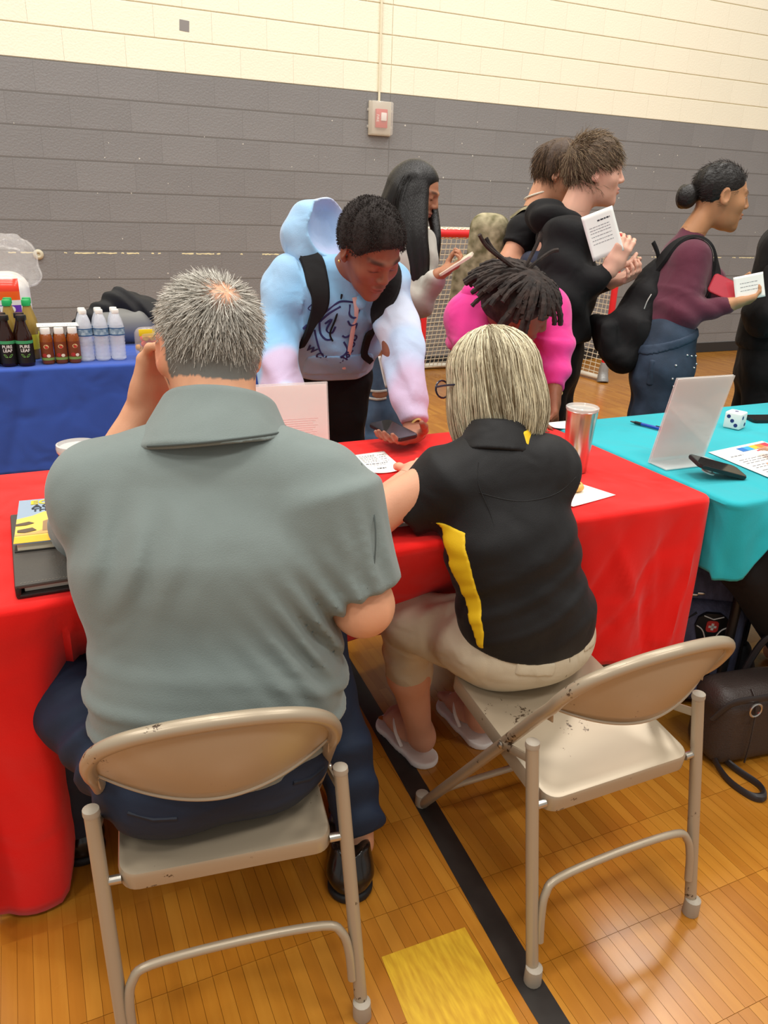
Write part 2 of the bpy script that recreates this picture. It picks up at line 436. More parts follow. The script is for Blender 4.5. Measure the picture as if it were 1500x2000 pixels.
def surf_net(V, lo, h):
    neg = V < 0; n = V.shape
    c = neg[:-1, :-1, :-1].astype(np.int8)
    for dx, dy, dz in [(a, b, e) for a in (0, 1) for b in (0, 1) for e in (0, 1)][1:]:
        c = c+neg[dx:n[0]-1+dx, dy:n[1]-1+dy, dz:n[2]-1+dz]
    cell = np.argwhere((c > 0) & (c < 8))
    if not len(cell): return np.zeros((0, 3)), np.zeros((0, 4), int)
    idx = np.full(c.shape, -1, np.int32); idx[tuple(cell.T)] = np.arange(len(cell))
    acc = np.zeros((len(cell), 3)); cnt = np.zeros(len(cell))
    cor = [(a, b, e) for a in (0, 1) for b in (0, 1) for e in (0, 1)]
    for i, a in enumerate(cor):
        for b in cor[i+1:]:
            if sum(abs(x-y) for x, y in zip(a, b)) != 1: continue
            va = V[tuple((cell+a).T)]; vb = V[tuple((cell+b).T)]; x = (va < 0) != (vb < 0)
            t = np.where(x, va/np.where(va == vb, 1, va-vb), 0)
            acc += np.where(x[:, None], np.array(a)+t[:, None]*(np.array(b)-np.array(a)), 0); cnt += x
    verts = lo+(cell+acc/cnt[:, None])*h; quads = []
    for ax in range(3):
        o1, o2 = [(1, 2), (2, 0), (0, 1)][ax]
        A = np.take(neg, range(0, n[ax]-1), ax); Bn = np.take(neg, range(1, n[ax]), ax)
        e = np.argwhere(A != Bn)
        e = e[(e[:, o1] > 0) & (e[:, o2] > 0) & (e[:, o1] < n[o1]-1) & (e[:, o2] < n[o2]-1)]
        if not len(e): continue
        d1 = np.zeros(3, int); d1[o1] = 1; d2 = np.zeros(3, int); d2[o2] = 1
        q = np.stack([idx[tuple((e-d1-d2).T)], idx[tuple((e-d2).T)], idx[tuple(e.T)], idx[tuple((e-d1).T)]], 1)
        fl = ~neg[tuple(e.T)]; q[fl] = q[fl][:, ::-1]; quads.append(q[(q >= 0).all(1)])
    return verts, np.concatenate(quads)
def np_mesh(name, v, q, m, parent=None, col=None, smooth=True):
    """quads or triangles from arrays"""
    me = bpy.data.meshes.new(name); k = q.shape[1]
    me.vertices.add(len(v)); me.vertices.foreach_set('co', np.ascontiguousarray(v, np.float32).ravel())
    me.loops.add(q.size); me.loops.foreach_set('vertex_index', np.ascontiguousarray(q, np.int32).ravel())
    me.polygons.add(len(q)); me.polygons.foreach_set('loop_start', np.arange(0, q.size, k, dtype=np.int32))
    me.polygons.foreach_set('use_smooth', np.full(len(q), smooth)); me.update(calc_edges=True)
    if col is not None:
        a = me.color_attributes.new('Col', 'FLOAT_COLOR', 'POINT'); c = np.ones((len(v), 4), np.float32); c[:, :3] = col
        a.data.foreach_set('color', c.ravel())
    me.materials.append(m); o = bpy.data.objects.new(name, me); link(o, parent); return o
def relax(v, q, it=1, lam=.5):
    for _ in range(it):
        acc = np.zeros_like(v); cnt = np.zeros(len(v))
        for i in range(q.shape[1]):
            a = q[:, i]; b = q[:, (i+1) % q.shape[1]]
            np.add.at(acc, a, v[b]); np.add.at(cnt, a, 1); np.add.at(acc, b, v[a]); np.add.at(cnt, b, 1)
        v = v+(acc/np.maximum(cnt, 1)[:, None]-v)*lam
    return v
def solid(name, body, h, m, parent=None, fine=(), col=None, rel=1, rnd=None):
    """mesh a Body coarsely, with finer boxes (lo, hi, h)"""
    vs, qs, off = [], [], 0
    for lo, hi, hh in [(None, None, h)]+list(fine):
        v, q = body.mesh(hh, lo, hi, skip=[(f[0], f[1]) for f in fine] if lo is None else ())
        if not len(q): continue
        if rel: v = relax(v, q, rel, .5)
        vs.append(v); qs.append(q+off); off += len(v)
    v = np.concatenate(vs); q = np.concatenate(qs)
    c = col(v) if callable(col) else (np.tile(np.array(col), (len(v), 1)) if col is not None else None)
    return np_mesh(name, v, q, m, parent, c)
def vnoise(p, s=1.0, seed=0):
    """cheap smooth value noise in 3-D, about -1..1"""
    p = np.asarray(p)*s+seed*17.31
    i = np.floor(p).astype(np.int64); f = p-i; f = f*f*(3-2*f); out = 0
    for a in (0, 1):
        for b in (0, 1):
            for c in (0, 1):
                hsh = ((i[..., 0]+a)*73856093 ^ (i[..., 1]+b)*19349663 ^ (i[..., 2]+c)*83492791) & 0xffff
                w = (f[..., 0] if a else 1-f[..., 0])*(f[..., 1] if b else 1-f[..., 1])*(f[..., 2] if c else 1-f[..., 2])
                out = out+w*(hsh/32767.5-1)
    return out

# ---------------------------------------------------------------- head, hand and foot builders
class Head:
    """c head centre (between the ears), rows of R: person's right, forward, up"""
    def __init__(s, c, fwd, up, k=1.0): s.c = np.asarray(c, float); s.R = frame(fwd, up); s.k = k
    def w(s, x, y, z): return s.c+s.k*(x*s.R[0]+y*s.R[1]+z*s.R[2])
    def l(s, p): return ((p-s.c)@s.R.T)/s.k
    def add(s, B, ears=True, open_mouth=False, jaw=1.0):
        k = s.k; R = s.R; w = s.w; e = lambda c, r, kk=.02, mode='u', RR=R: B.el(w(*c), np.array(r)*k, RR, kk*k, mode)
        e((0, -.012, .032), (.073, .094, .083), .01)
        e((0, .018, -.02), (.06*jaw, .07, .085), .03)
        e((0, .042, -.068), (.043*jaw, .042, .042), .03)
        e((0, .072, -.098), (.02, .014, .015), .025)                      # chin
        for sx in (-1, 1):
            e((sx*.04, .055, -.018), (.02, .022, .02), .03)               # cheek bone
            e((sx*.034, .095, .012), (.018, .014, .012), .018, 's')       # eye hollow
            e((sx*.031, .0725, .011), (.0148, .0135, .0115), .006)        # lid over the eyeball
            B.rc(w(sx*.012, .088, .03), w(sx*.046, .07, .03), .007*k, .005*k, .012*k)   # brow
            e((sx*.011, .094, -.022), (.0085, .009, .007), .006)          # nostril wing
            if ears:
                a = math.radians(18)*sx; ER = np.array([R[0]*math.cos(a)-R[1]*math.sin(a), R[0]*math.sin(a)+R[1]*math.cos(a), R[2]])
                e((sx*.078, -.012, .002), (.0085, .0185, .031), .006, 'u', ER)
                e((sx*.084, -.008, .004), (.006, .011, .019), .006, 's', ER)
                e((sx*.074, -.002, -.024), (.006, .008, .009), .006)
        B.rc(w(0, .086, .024), w(0, .104, -.016), .0065*k, .0095*k, .012*k)              # nose
        e((0, .0915, -.049), (.022, .009, .0055), .008); e((0, .0895, -.0605), (.019, .0095, .0062), .008)
        e((0, .099, -.0548), (.03, .008, .0014), .004, 's')
        return s
    def paint(s, p, skin, lip=None, brow=None, lash='#171310', browthin=.0045, ear=None):
        """albedo of skin, lips, brows and lash line at points p"""
        q = s.l(p); skin = np.array(lin(skin)); c = np.tile(skin, (len(p), 1)); c *= (1+.05*vnoise(p, 90)[:, None])
        near = (q[:, 1] > .04) & (np.abs(q[:, 0]) < .09) & (np.abs(q[:, 2]) < .13)
        def mix(mask, col, a): c[:] = c*(1-(mask*a)[:, None])+np.array(lin(col))*(mask*a)[:, None]
        g = lambda x0, z0, sx, sz: np.exp(-(((np.abs(q[:, 0])-x0)/sx)**4+((q[:, 2]-z0)/sz)**4))*near
        if lip: mix(g(0, -.055, .024, .0115), lip, .75)
        if brow: mix(g(.032, .0335-.0*0, .019, browthin+.001), brow, .8)
        if lash: mix(g(.031, .0035, .0145, .0022), lash, .85)
        hem = np.exp(-(((np.abs(q[:, 0])-.083)/.014)**2+((q[:, 1]+.01)/.02)**2))
        if ear: mix(hem, ear, .5)
        return c
def add_hand(B, wrist, fdir, pnorm, side=1, k=1.0, curl=(.35, .4, .45, .5), spread=.12, thumb=(.9, .5), r0=.0088, tips=None):
    """wrist point, finger direction, palm normal (out of the palm); side +1 puts the thumb on the cross(f, n) side"""
    f = _n(fdir); n = np.asarray(pnorm, float); n = _n(n-f*(n@f)); t = np.cross(f, n)*side; w = np.asarray(wrist, float)
    R = np.array([t, f, n]); L = lambda x, y, z: w+k*(x*t+y*f+z*n)
    B.bx(L(0, .05, 0), np.array([.037, .044, .0135])*k, R, rnd=.012*k, k=.012*k)
    B.rc(L(0, -.01, 0), L(0, .03, 0), .024*k, .023*k, .02*k, sq=(t, 1.25))
    B.el(L(.024, .034, .006), np.array([.017, .028, .016])*k, R, k=.014*k)
    for i, (x, ln) in enumerate(((.030, .072), (.0105, .080), (-.0095, .074), (-.0285, .058))):
        a = np.array([x, .088, 0.0]); ang = 0; sp = (x/.03)*spread; p = a; c = curl[i]; rr = r0*(1, 1.02, .97, .86)[i]
        for j, fr in enumerate((.45, .31, .24)):
            ang += c*(1.0, 1.15, .8)[j]; d = np.array([math.sin(sp)*math.cos(ang), math.cos(sp)*math.cos(ang), math.sin(ang)])
            q = p+d*ln*fr; B.rc(L(*p), L(*q), rr*(1-.08*j)*k, rr*(.93-.1*j)*k, .006*k if j else .01*k); p = q
    p = np.array([.03, .022, .006]); a1, a2 = thumb
    d = np.array([math.sin(a1), math.cos(a1), a2]); d /= np.linalg.norm(d)
    for j, ln in enumerate((.042, .032, .026)):
        q = p+d*ln; B.rc(L(*p), L(*q), (.0125, .0108, .0098)[j]*k, (.0108, .0098, .0082)[j]*k, .008*k); p = q
        d = d+np.array([-.28, .3, .12])*(1 if j == 0 else .7); d /= np.linalg.norm(d)
    c = w+f*.09*k; return (c-.13*k, c+.13*k)
def strands(name, roots, dirs, length, m, parent, segs=4, r=.0006, grav=0.0, jitter=.25, curl=None, seed=1, lead=None, path=None):
    """many thin three-sided hairs as one mesh. path(i0..) may give full polylines (n, segs+1, 3)"""
    rg = np.random.default_rng(seed)
    if path is None:
        n = len(roots); P = np.zeros((n, segs+1, 3)); P[:, 0] = roots; d = dirs+rg.normal(0, jitter, dirs.shape); d /= np.linalg.norm(d, axis=1)[:, None]
        ln = (length*rg.uniform(.7, 1.15, n))[:, None] if np.ndim(length) == 0 else length[:, None]
        for i in range(segs):
            d = d+np.array([0, 0, -grav])+rg.normal(0, jitter*.25, d.shape); d /= np.linalg.norm(d, axis=1)[:, None]; P[:, i+1] = P[:, i]+d*ln/segs
    else: P = path; n = len(P); segs = P.shape[1]-1
    T = np.gradient(P, axis=1); T /= np.maximum(np.linalg.norm(T, axis=2), 1e-9)[..., None]
    a = rg.normal(0, 1, (n, 1, 3)); u = a-(a*T).sum(-1)[..., None]*T; u /= np.linalg.norm(u, axis=2)[..., None]; v = np.cross(T, u)
    rad = (r*np.linspace(1, .45, segs+1))[None, :, None]*rg.uniform(.7, 1.3, (n, 1, 1))
    rings = np.stack([P+rad*(u*math.cos(t)+v*math.sin(t)) for t in (0, 2.0944, 4.18879)], 2)
    base = (np.arange(n)*(segs+1)*3)[:, None, None]+(np.arange(segs)*3)[None, :, None]; j = np.arange(3)[None, None]; j2 = (j+1) % 3
    q = np.stack([base+j, base+j2, base+3+j2, base+3+j], -1).reshape(-1, 4)
    return np_mesh(name, rings.reshape(-1, 3), q, m, parent)
def hair_mat(name, dark, light, rough=.45, tone=.5):
    if name in MATS: return MATS[name]
    m = mat(name, dark, rough, spec=.35); N = m.node_tree.nodes; L = m.node_tree.links
    g = N.new('ShaderNodeNewGeometry'); r = N.new('ShaderNodeValToRGB'); e = r.color_ramp.elements
    e[0].color = (*lin(dark), 1); e[1].color = (*lin(light), 1); e[0].position = max(0, tone-.3); e[1].position = min(1, tone+.35)
    L.new(g.outputs['Random Per Island'], r.inputs[0]); L.new(r.outputs[0], N['Principled BSDF'].inputs['Base Color']); return m
# ================================================================ folding chairs
def chip_mat():
    m = mat('beige_chair_enamel', '#a59680', .33, metal=.25, spec=.5); N = m.node_tree.nodes; L = m.node_tree.links; b = N['Principled BSDF']
    tc = N.new('ShaderNodeTexCoord'); n1 = N.new('ShaderNodeTexNoise'); n1.inputs['Scale'].default_value = 75; n1.inputs['Detail'].default_value = 6; n1.inputs['Roughness'].default_value = .7
    n2 = N.new('ShaderNodeTexNoise'); n2.inputs['Scale'].default_value = 10; L.new(tc.outputs['Object'], n1.inputs['Vector']); L.new(tc.outputs['Object'], n2.inputs['Vector'])
    mu = N.new('ShaderNodeMath'); mu.operation = 'MULTIPLY'; L.new(n1.outputs['Fac'], mu.inputs[0]); L.new(n2.outputs['Fac'], mu.inputs[1])
    r = N.new('ShaderNodeValToRGB'); e = r.color_ramp.elements; e[0].position = .372; e[0].color = (*lin('#a59680'), 1); e[1].position = .382; e[1].color = (*lin('#4a3a2c'), 1)
    L.new(mu.outputs[0], r.inputs[0]); L.new(r.outputs[0], b.inputs['Base Color']); return m
M_chair = chip_mat()
M_cap = mat('beige_plastic_foot', '#a59a8a', .5); M_steel = mat('bare_steel', '#b9b4aa', .3, metal=.9)
def make_chair(label):
    t = thing('folding_chair', label, 'chair', group='beige metal folding chairs')
    def fy(z): return .51-.745*z
    for s in (-1, 1):
        bm = bmesh.new(); tube(bm, [(s*.204, 0, .0), (s*.203, .047, .25), (s*.201, .093, .495)], .0122, 14); lg = obj('rear_leg', bm, M_chair, t)
        bm = bmesh.new(); lathe(bm, [(.0155, 0), (.0175, .004), (.0165, .04), (.0135, .042)], 16); o = obj('foot_cap', bm, M_cap, lg); o.location = (s*.204, 0, .0)
        bm = bmesh.new(); lathe(bm, [(.013, 0), (.0138, .004), (.013, .012), (.006, .0155)], 16); o = obj('end_cap', bm, M_cap, lg); o.location = (s*.201, .093, .492)
    path = [(-.187, fy(0), 0), (-.187, fy(.2), .2), (-.187, fy(.4), .4), (-.187, fy(.54), .54)]
    loop = [(-.187, .10, .553), (-.188, .070, .59), (-.184, .048, .625), (-.165, .024, .662), (-.125, .004, .69), (-.065, -.008, .706), (0, -.012, .711)]
    half = smooth_path(loop, 6); full = path[:-1]+[tuple(v) for v in half]+[(-v.x, v.y, v.z) for v in reversed(half[:-1])]+[(-p[0], p[1], p[2]) for p in reversed(path[:-1])]
    bm = bmesh.new(); tube(bm, full, .0122, 14); fr = obj('frame_tube', bm, M_chair, t)
    for s in (-1, 1):
        bm = bmesh.new(); lathe(bm, [(.0155, 0), (.0175, .004), (.0165, .035), (.0135, .037)], 16); o = obj('foot_cap', bm, M_cap, fr); o.location = (s*.187, .51, 0)
    # backrest sheet between the loop and a sagging rolled lower edge
    top = half+[Vector((-v.x, v.y, v.z)) for v in reversed(half[:-1])]; n = len(top); rows = 8; bm = bmesh.new(); G = []
    low = []
    for i, v in enumerate(top):
        x = v.x*.955; u = x/.187; zz = .588-.046*(1-abs(u)**1.8); yy = .078-.052*(1-u*u)
        low.append(Vector((x, yy, min(zz, v.z))))
    for i in range(n):
        col = []
        for j in range(rows+1):
            s = j/rows; p = top[i].lerp(low[i], s); p.y -= .012*math.sin(math.pi*s)*(1-(top[i].x/.187)**2); col.append(bm.verts.new(p))
        G.append(col)
    for i in range(n-1):
        for j in range(rows): bm.faces.new((G[i][j], G[i][j+1], G[i+1][j+1], G[i+1][j]))
    bk = obj('backrest', bm, M_chair, t); md = bk.modifiers.new('thick', 'SOLIDIFY'); md.thickness = .002
    bm = bmesh.new(); tube(bm, low[4:-4], .0036, 8); obj('rolled_edge', bm, M_chair, bk)
    # seat pan
    bm = bmesh.new(); ol = rrect(.352, .385, .03, 6); ns = len(ol)
    prof = [(1.0, -.034), (1.0, -.006), (.985, 0), (.94, .0005), (.86, -.003), (.5, -.006)]; rings = []
    for k, z in prof: rings.append([bm.verts.new((x*k, y*k, z)) for x, y in ol])
    for a, b in zip(rings, rings[1:]):
        for i in range(ns): bm.faces.new((a[i], a[(i+1) % ns], b[(i+1) % ns], b[i]))
    bm.faces.new(rings[-1]); bm.faces.new(rings[0][::-1])
    se = obj('seat', bm, M_chair, t); se.location = (0, .247, .412); se.rotation_euler = (math.radians(7.5), 0, 0)
    bm = bmesh.new(); tube(bm, smooth_path([(-.190, .012, .09), (-.188, .02, .15), (-.178, .028, .192), (-.145, .034, .212), (0, .036, .218), (.145, .034, .212), (.178, .028, .192), (.188, .02, .15), (.190, .012, .09)], 5), .0082, 10); obj('rear_crossbar', bm, M_chair, t)
    bm = bmesh.new(); tube(bm, smooth_path([(-.176, fy(.06), .06), (-.172, fy(.10), .10), (-.15, fy(.125), .125), (0, fy(.13), .13), (.15, fy(.125), .125), (.172, fy(.10), .10), (.176, fy(.06), .06)], 5), .0082, 10); obj('front_crossbar', bm, M_chair, t)
    for s in (-1, 1):
        bm = bmesh.new(); a = Vector((s*.196, .19, .425)); b = Vector((s*.196, .088, .462)); d = (b-a); R = Matrix(((1, 0, 0), (0, d.y/d.length, -d.z/d.length), (0, d.z/d.length, d.y/d.length)))
        box(bm, (a+b)/2, (.0025, d.length/2+.008, .009), R, bev=.002); o = obj('link_arm', bm, M_chair, t)
        for y, z in ((.088, .462), (.19, .425)):
            bm = bmesh.new(); lathe(bm, [(.007, 0), (.007, .003), (.003, .006)], 12); r = obj('rivet', bm, M_steel, o); r.location = (s*.2, y, z); r.rotation_euler = (0, s*math.pi/2, 0)
        bm = bmesh.new(); lathe(bm, [(.008, 0), (.008, .026)], 12); o = obj('pivot_bolt', bm, M_steel, t); o.location = (s*.172, .072, .372); o.rotation_euler = (0, s*math.pi/2, 0)
    return t
chair_woman = make_chair('beige metal folding chair under the blonde woman, most of its seat empty'); chair_woman.location = (.944, .825, 0)
chair_man = make_chair('beige metal folding chair the man in the grey polo sits on')
def shear_tree(o, k):
    for c in o.children:
        if c.type == 'MESH':
            R = c.rotation_euler.to_matrix(); L = c.location.copy()
            for v in c.data.vertices:
                p = R @ v.co + L; v.co = R.inverted() @ (p+Vector((-k*p.z, 0, 0))-L)
        shear_tree(c, k)
shear_tree(chair_man, .045)                     # racked sideways under the sitter
chair_man.location = (.206, .9195, 0); chair_man.rotation_euler = (0, 0, math.radians(-8))

# ================================================================ tables and cloths
def folding_table(label, x0, x1, y0, y1, zt, ix=.2, iy=.08):
    t = thing('folding_table', label, 'table', ((x0+x1)/2, (y0+y1)/2, 0)); w, d = (x1-x0)/2, (y1-y0)/2
    bm = bmesh.new(); box(bm, (0, 0, zt-.018), (w-.012, d-.012, .016), bev=.006); obj('tabletop', bm, mat('table_laminate', '#8b8680', .5), t)
    for sx in (-1, 1):
        for sy in (-1, 1):
            bm = bmesh.new(); tube(bm, [(sx*(w-ix), sy*(d-iy), 0), (sx*(w-ix), sy*(d-iy), zt-.03)], .013, 10); obj('leg', bm, mat('black_table_leg', '#1d1c1c', .4), t)
        bm = bmesh.new(); tube(bm, [(sx*(w-ix), -d+iy, .2), (sx*(w-ix), d-iy, .2)], .009, 8); obj('brace', bm, mat('black_table_leg', '#1d1c1c', .4), t)
    return t
def ss(a, b, x): t = min(1, max(0, (x-a)/(b-a))); return t*t*(3-2*t)
def tablecloth(name, label, m, x0, x1, y0, y1, zt, drop, disp, rad=.03, per=.012, rows=30, group='coloured tablecloths'):
    cx, cy = (x0+x1)/2, (y0+y1)/2; w, d = x1-x0, y1-y0
    loop = []
    segs = [((x1-rad, y0), (x0+rad, y0)), ((x0, y0+rad), (x0, y1-rad)), ((x0+rad, y1), (x1-rad, y1)), ((x1, y1-rad), (x1, y0+rad))]
    nrm = [(0, -1), (-1, 0), (0, 1), (1, 0)]
    for i, (a, b) in enumerate(segs):
        L = math.dist(a, b); n = max(4, int(L/per))
        for k in range(n+1):
            t = k/n; loop.append((a[0]+(b[0]-a[0])*t, a[1]+(b[1]-a[1])*t, *nrm[i]))
        nx = nrm[(i+1) % 4]; c = {0: (x0+rad, y0+rad), 1: (x0+rad, y1-rad), 2: (x1-rad, y1-rad), 3: (x1-rad, y0+rad)}[i]
        for k in range(1, 5):
            a_ = math.pi/2*k/5; q = (nrm[i][0]*math.cos(a_)+nx[0]*math.sin(a_), nrm[i][1]*math.cos(a_)+nx[1]*math.sin(a_)); loop.append((c[0]+rad*q[0], c[1]+rad*q[1], *q))
    n = len(loop); bm = bmesh.new(); rings = []
    for k in (.0, .2, .4, .6, .8, .93, .985):
        rings.append([bm.verts.new((cx+(x-cx)*k, cy+(y-cy)*k, zt+.0012*math.sin(x*9+k*7)*math.sin(y*11+2*k))) for x, y, a, b in loop] if k else [bm.verts.new((cx, cy, zt))])
    c0 = rings[0][0]
    for i in range(n): bm.faces.new((c0, rings[1][(i+1) % n], rings[1][i]))
    er = .012; prev = rings[-1]; P = 0.0; seq = rings[1:]
    skirt = []
    for j in range(rows+1):
        s = j/rows; ring = []
        for i, (x, y, a, b) in enumerate(loop):
            if j <= 3:
                t = j/3*math.pi/2; px = x+a*(er*math.sin(t)-er*.2); py = y+b*(er*math.sin(t)-er*.2); pz = zt-er*(1-math.cos(t))
                s2 = 0.0
            else:
                s2 = (j-3)/(rows-3); px = x+a*er*.8; py = y+b*er*.8; pz = zt-er-(drop(x, y, a, b)-er)*s2
            q = disp(px, py, pz, s2, a, b, i) if s2 > 0 else (px, py, pz)
            ring.append(bm.verts.new((q[0], q[1], max(.004, q[2]))))
        skirt.append(ring)
    seq = rings[1:]+skirt
    for A, Bq in zip(seq, seq[1:]):
        for i in range(n): bm.faces.new((A[i], A[(i+1) % n], Bq[(i+1) % n], Bq[i]))
    bmesh.ops.recalc_face_normals(bm, faces=bm.faces)
    o = obj(name, bm, m); md = o.modifiers.new('thick', 'SOLIDIFY'); md.thickness = .0015; md.offset = -1
    return tag(o, label, 'tablecloth', group)
def cloth_mat(name, col, rough=.75, sheen=.15): return mat(name, col, rough, bump=.12, bscale=420, var=.05, vscale=3, sheen=sheen, spec=.25, wr=.8, wscale=6)
folding_table('folding table under the red cloth', -.15, 1.48, 1.29, 1.99, .75, .3, .27)
folding_table('folding table under the blue cloth with the drinks', -.95, .95, 3.34, 4.08, .75)
folding_table('folding table under the turquoise cloth', 1.52, 3.3, 1.24, 1.97, .75)
def red_drop(x, y, a, b):
    if b < -.3:                                                 # the sitters' side
        k = ss(-.07, .02, x)*(1-ss(1.02, 1.16, x)); base = .745 if x < .4 else .44+.12*ss(1.25, 1.49, x)
        return base*(1-k)+.36*k
    if a < -.3: return .70
    if a > .3: return .54
    return .56
def red_disp(x, y, z, s, a, b, i):
    r = .010*s*math.sin(i*.21)+.006*s*math.sin(i*.53+1)
    x += a*r; y += b*r
    if b < -.3:
        k = ss(-.06, .03, x)*(1-ss(1.0, 1.2, x))
        y += k*(.10*min(1, s*1.6)+.16*s*s) + (.10*s if x < .0 else .03*s*(1-k))
        y += .012*s*math.sin(x*38+2*s)*(1-k)
        if x > 1.05: y -= .018*math.exp(-((x-1.2-.12*s)/.045)**2)*s; y += .02*math.exp(-((x-1.33-.05*s)/.04)**2)*s; y -= .03*ss(1.42, 1.49, x)*s
    if b < -.3 and x > 1.0:                                     # creases running from the corner and the folds
        for c0, sl, w, h in ((1.17, .22, .016, .011), (1.24, -.14, .013, -.009), (1.31, .10, .012, .010), (1.40, -.22, .014, -.010), (1.46, -.04, .010, .012)):
            y -= h*math.exp(-((x-c0-sl*s)/w)**2)*min(1, s*2.5)*(1-.3*s)
    if a < -.3 and b > -.9: x += -.05*s; y += .0
    if x < .0 and b < -.3: x += -.04*s*ss(-.02, -.16, x)
    if a > .3: x += .02*s
    return x, y, z
M_red = cloth_mat('red_polyester', '#e8150f')
tablecloth('red_tablecloth', 'bright red cloth on the table where the man and the woman sit', M_red, -.16, 1.49, 1.28, 2.0, .757, red_drop, red_disp)
def teal_drop(x, y, a, b):
    if b < -.3: return .055+.15*(1-ss(1.56, 1.66, x))+.012*math.sin(x*30)
    return .2 if a < -.3 else .45
def teal_disp(x, y, z, s, a, b, i):
    if b < -.3: y += -.02*s*ss(1.50, 1.62, x)+.012*s*math.sin(x*46)+.008*math.sin(x*90+3)*s; z += .0
    if a < -.3: x += .004
    return x, y, z
tablecloth('turquoise_tablecloth', 'turquoise cloth on the table at the right edge', cloth_mat('teal_polyester', '#22aab5'), 1.512, 3.32, 1.225, 1.985, .757, teal_drop, teal_disp)
def blue_disp(x, y, z, s, a, b, i):
    r = .008*s*math.sin(x*7+1)+.005*s*math.sin(x*19)
    y += b*(r+.01*s); x += a*r
    if b < -.3: y += .006*math.exp(-((x+.02+.12*s)/.02)**2)
    return x, y, z
tablecloth('blue_tablecloth', 'royal blue cloth on the drinks table by the wall', cloth_mat('blue_polyester', '#3252a8', .7), -.96, .96, 3.33, 4.09, .757, lambda x, y, a, b: .425, blue_disp)
# ================================================================ on the wall
def alarm():
    t = thing('fire_alarm', 'red fire alarm in a clear guard box on the grey wall', 'fire alarm', (2.807, DW, 2.048))
    bm = bmesh.new(); box(bm, (0, -.012, 0), (.098, .011, .125), bev=.006); obj('back_box', bm, mat('alarm_beige', '#bdb3a0', .5), t)
    bm = bmesh.new(); box(bm, (.006, -.035, .0), (.05, .014, .068), bev=.005); r = obj('alarm_body', bm, mat('alarm_red', '#c8302c', .4), t)
    bm = bmesh.new(); box(bm, (.02, -.053, .012), (.024, .007, .03), bev=.005); obj('strobe_lens', bm, mat('strobe', '#eee6e2', .15), r)
    text_mesh('lettering', 'FIRE', .03, mat('alarm_white', '#f2ece6', .5), r, (-.032, -.0495, 0), (math.pi/2, math.pi/2, 0))
    bm = bmesh.new(); box(bm, (0, -.045, 0), (.094, .038, .122), bev=.014)
    g = mat('clear_guard', '#f4efe4', .12, alpha=.28, spec=.6); obj('clear_guard', bm, g, t)
    for sx, z in ((.102, .06), (.102, -.06), (-.102, .06), (-.102, -.06)):
        bm = bmesh.new(); box(bm, (sx, -.01, z), (.006, .008, .01), bev=.002); obj('guard_tab', bm, g, t)
    bm = bmesh.new(); tube(bm, [(-.008, -.012, .12), (-.008, -.012, 1.3)], .0095, 10); obj('conduit', bm, mat('conduit_cream', '#e6dec2', .5), t)
alarm()
bm = bmesh.new(); box(bm, (1.284, DW-.0012, 2.534), (.034, .0008, .034), Matrix.Rotation(math.radians(4), 3, 'Y')); tag(obj('tape_patch', bm, mat('grey_tape', '#8d8986', .6), smooth=False), 'small square of grey tape high on the cream wall', 'tape')
bm = bmesh.new(); lathe(bm, [(.014, 0), (.034, .002), (.036, .008), (.03, .018), (.018, .022), (.013, .02), (.011, .012), (.004, .011)], 24)
o = obj('pipe_cap', bm, mat('cap_cream', '#cfc6ac', .45), loc=(.145, DW, .989)); o.rotation_euler = (math.pi/2, 0, 0); tag(o, 'round cream escutcheon cap on the grey wall above the drinks table', 'wall cap')

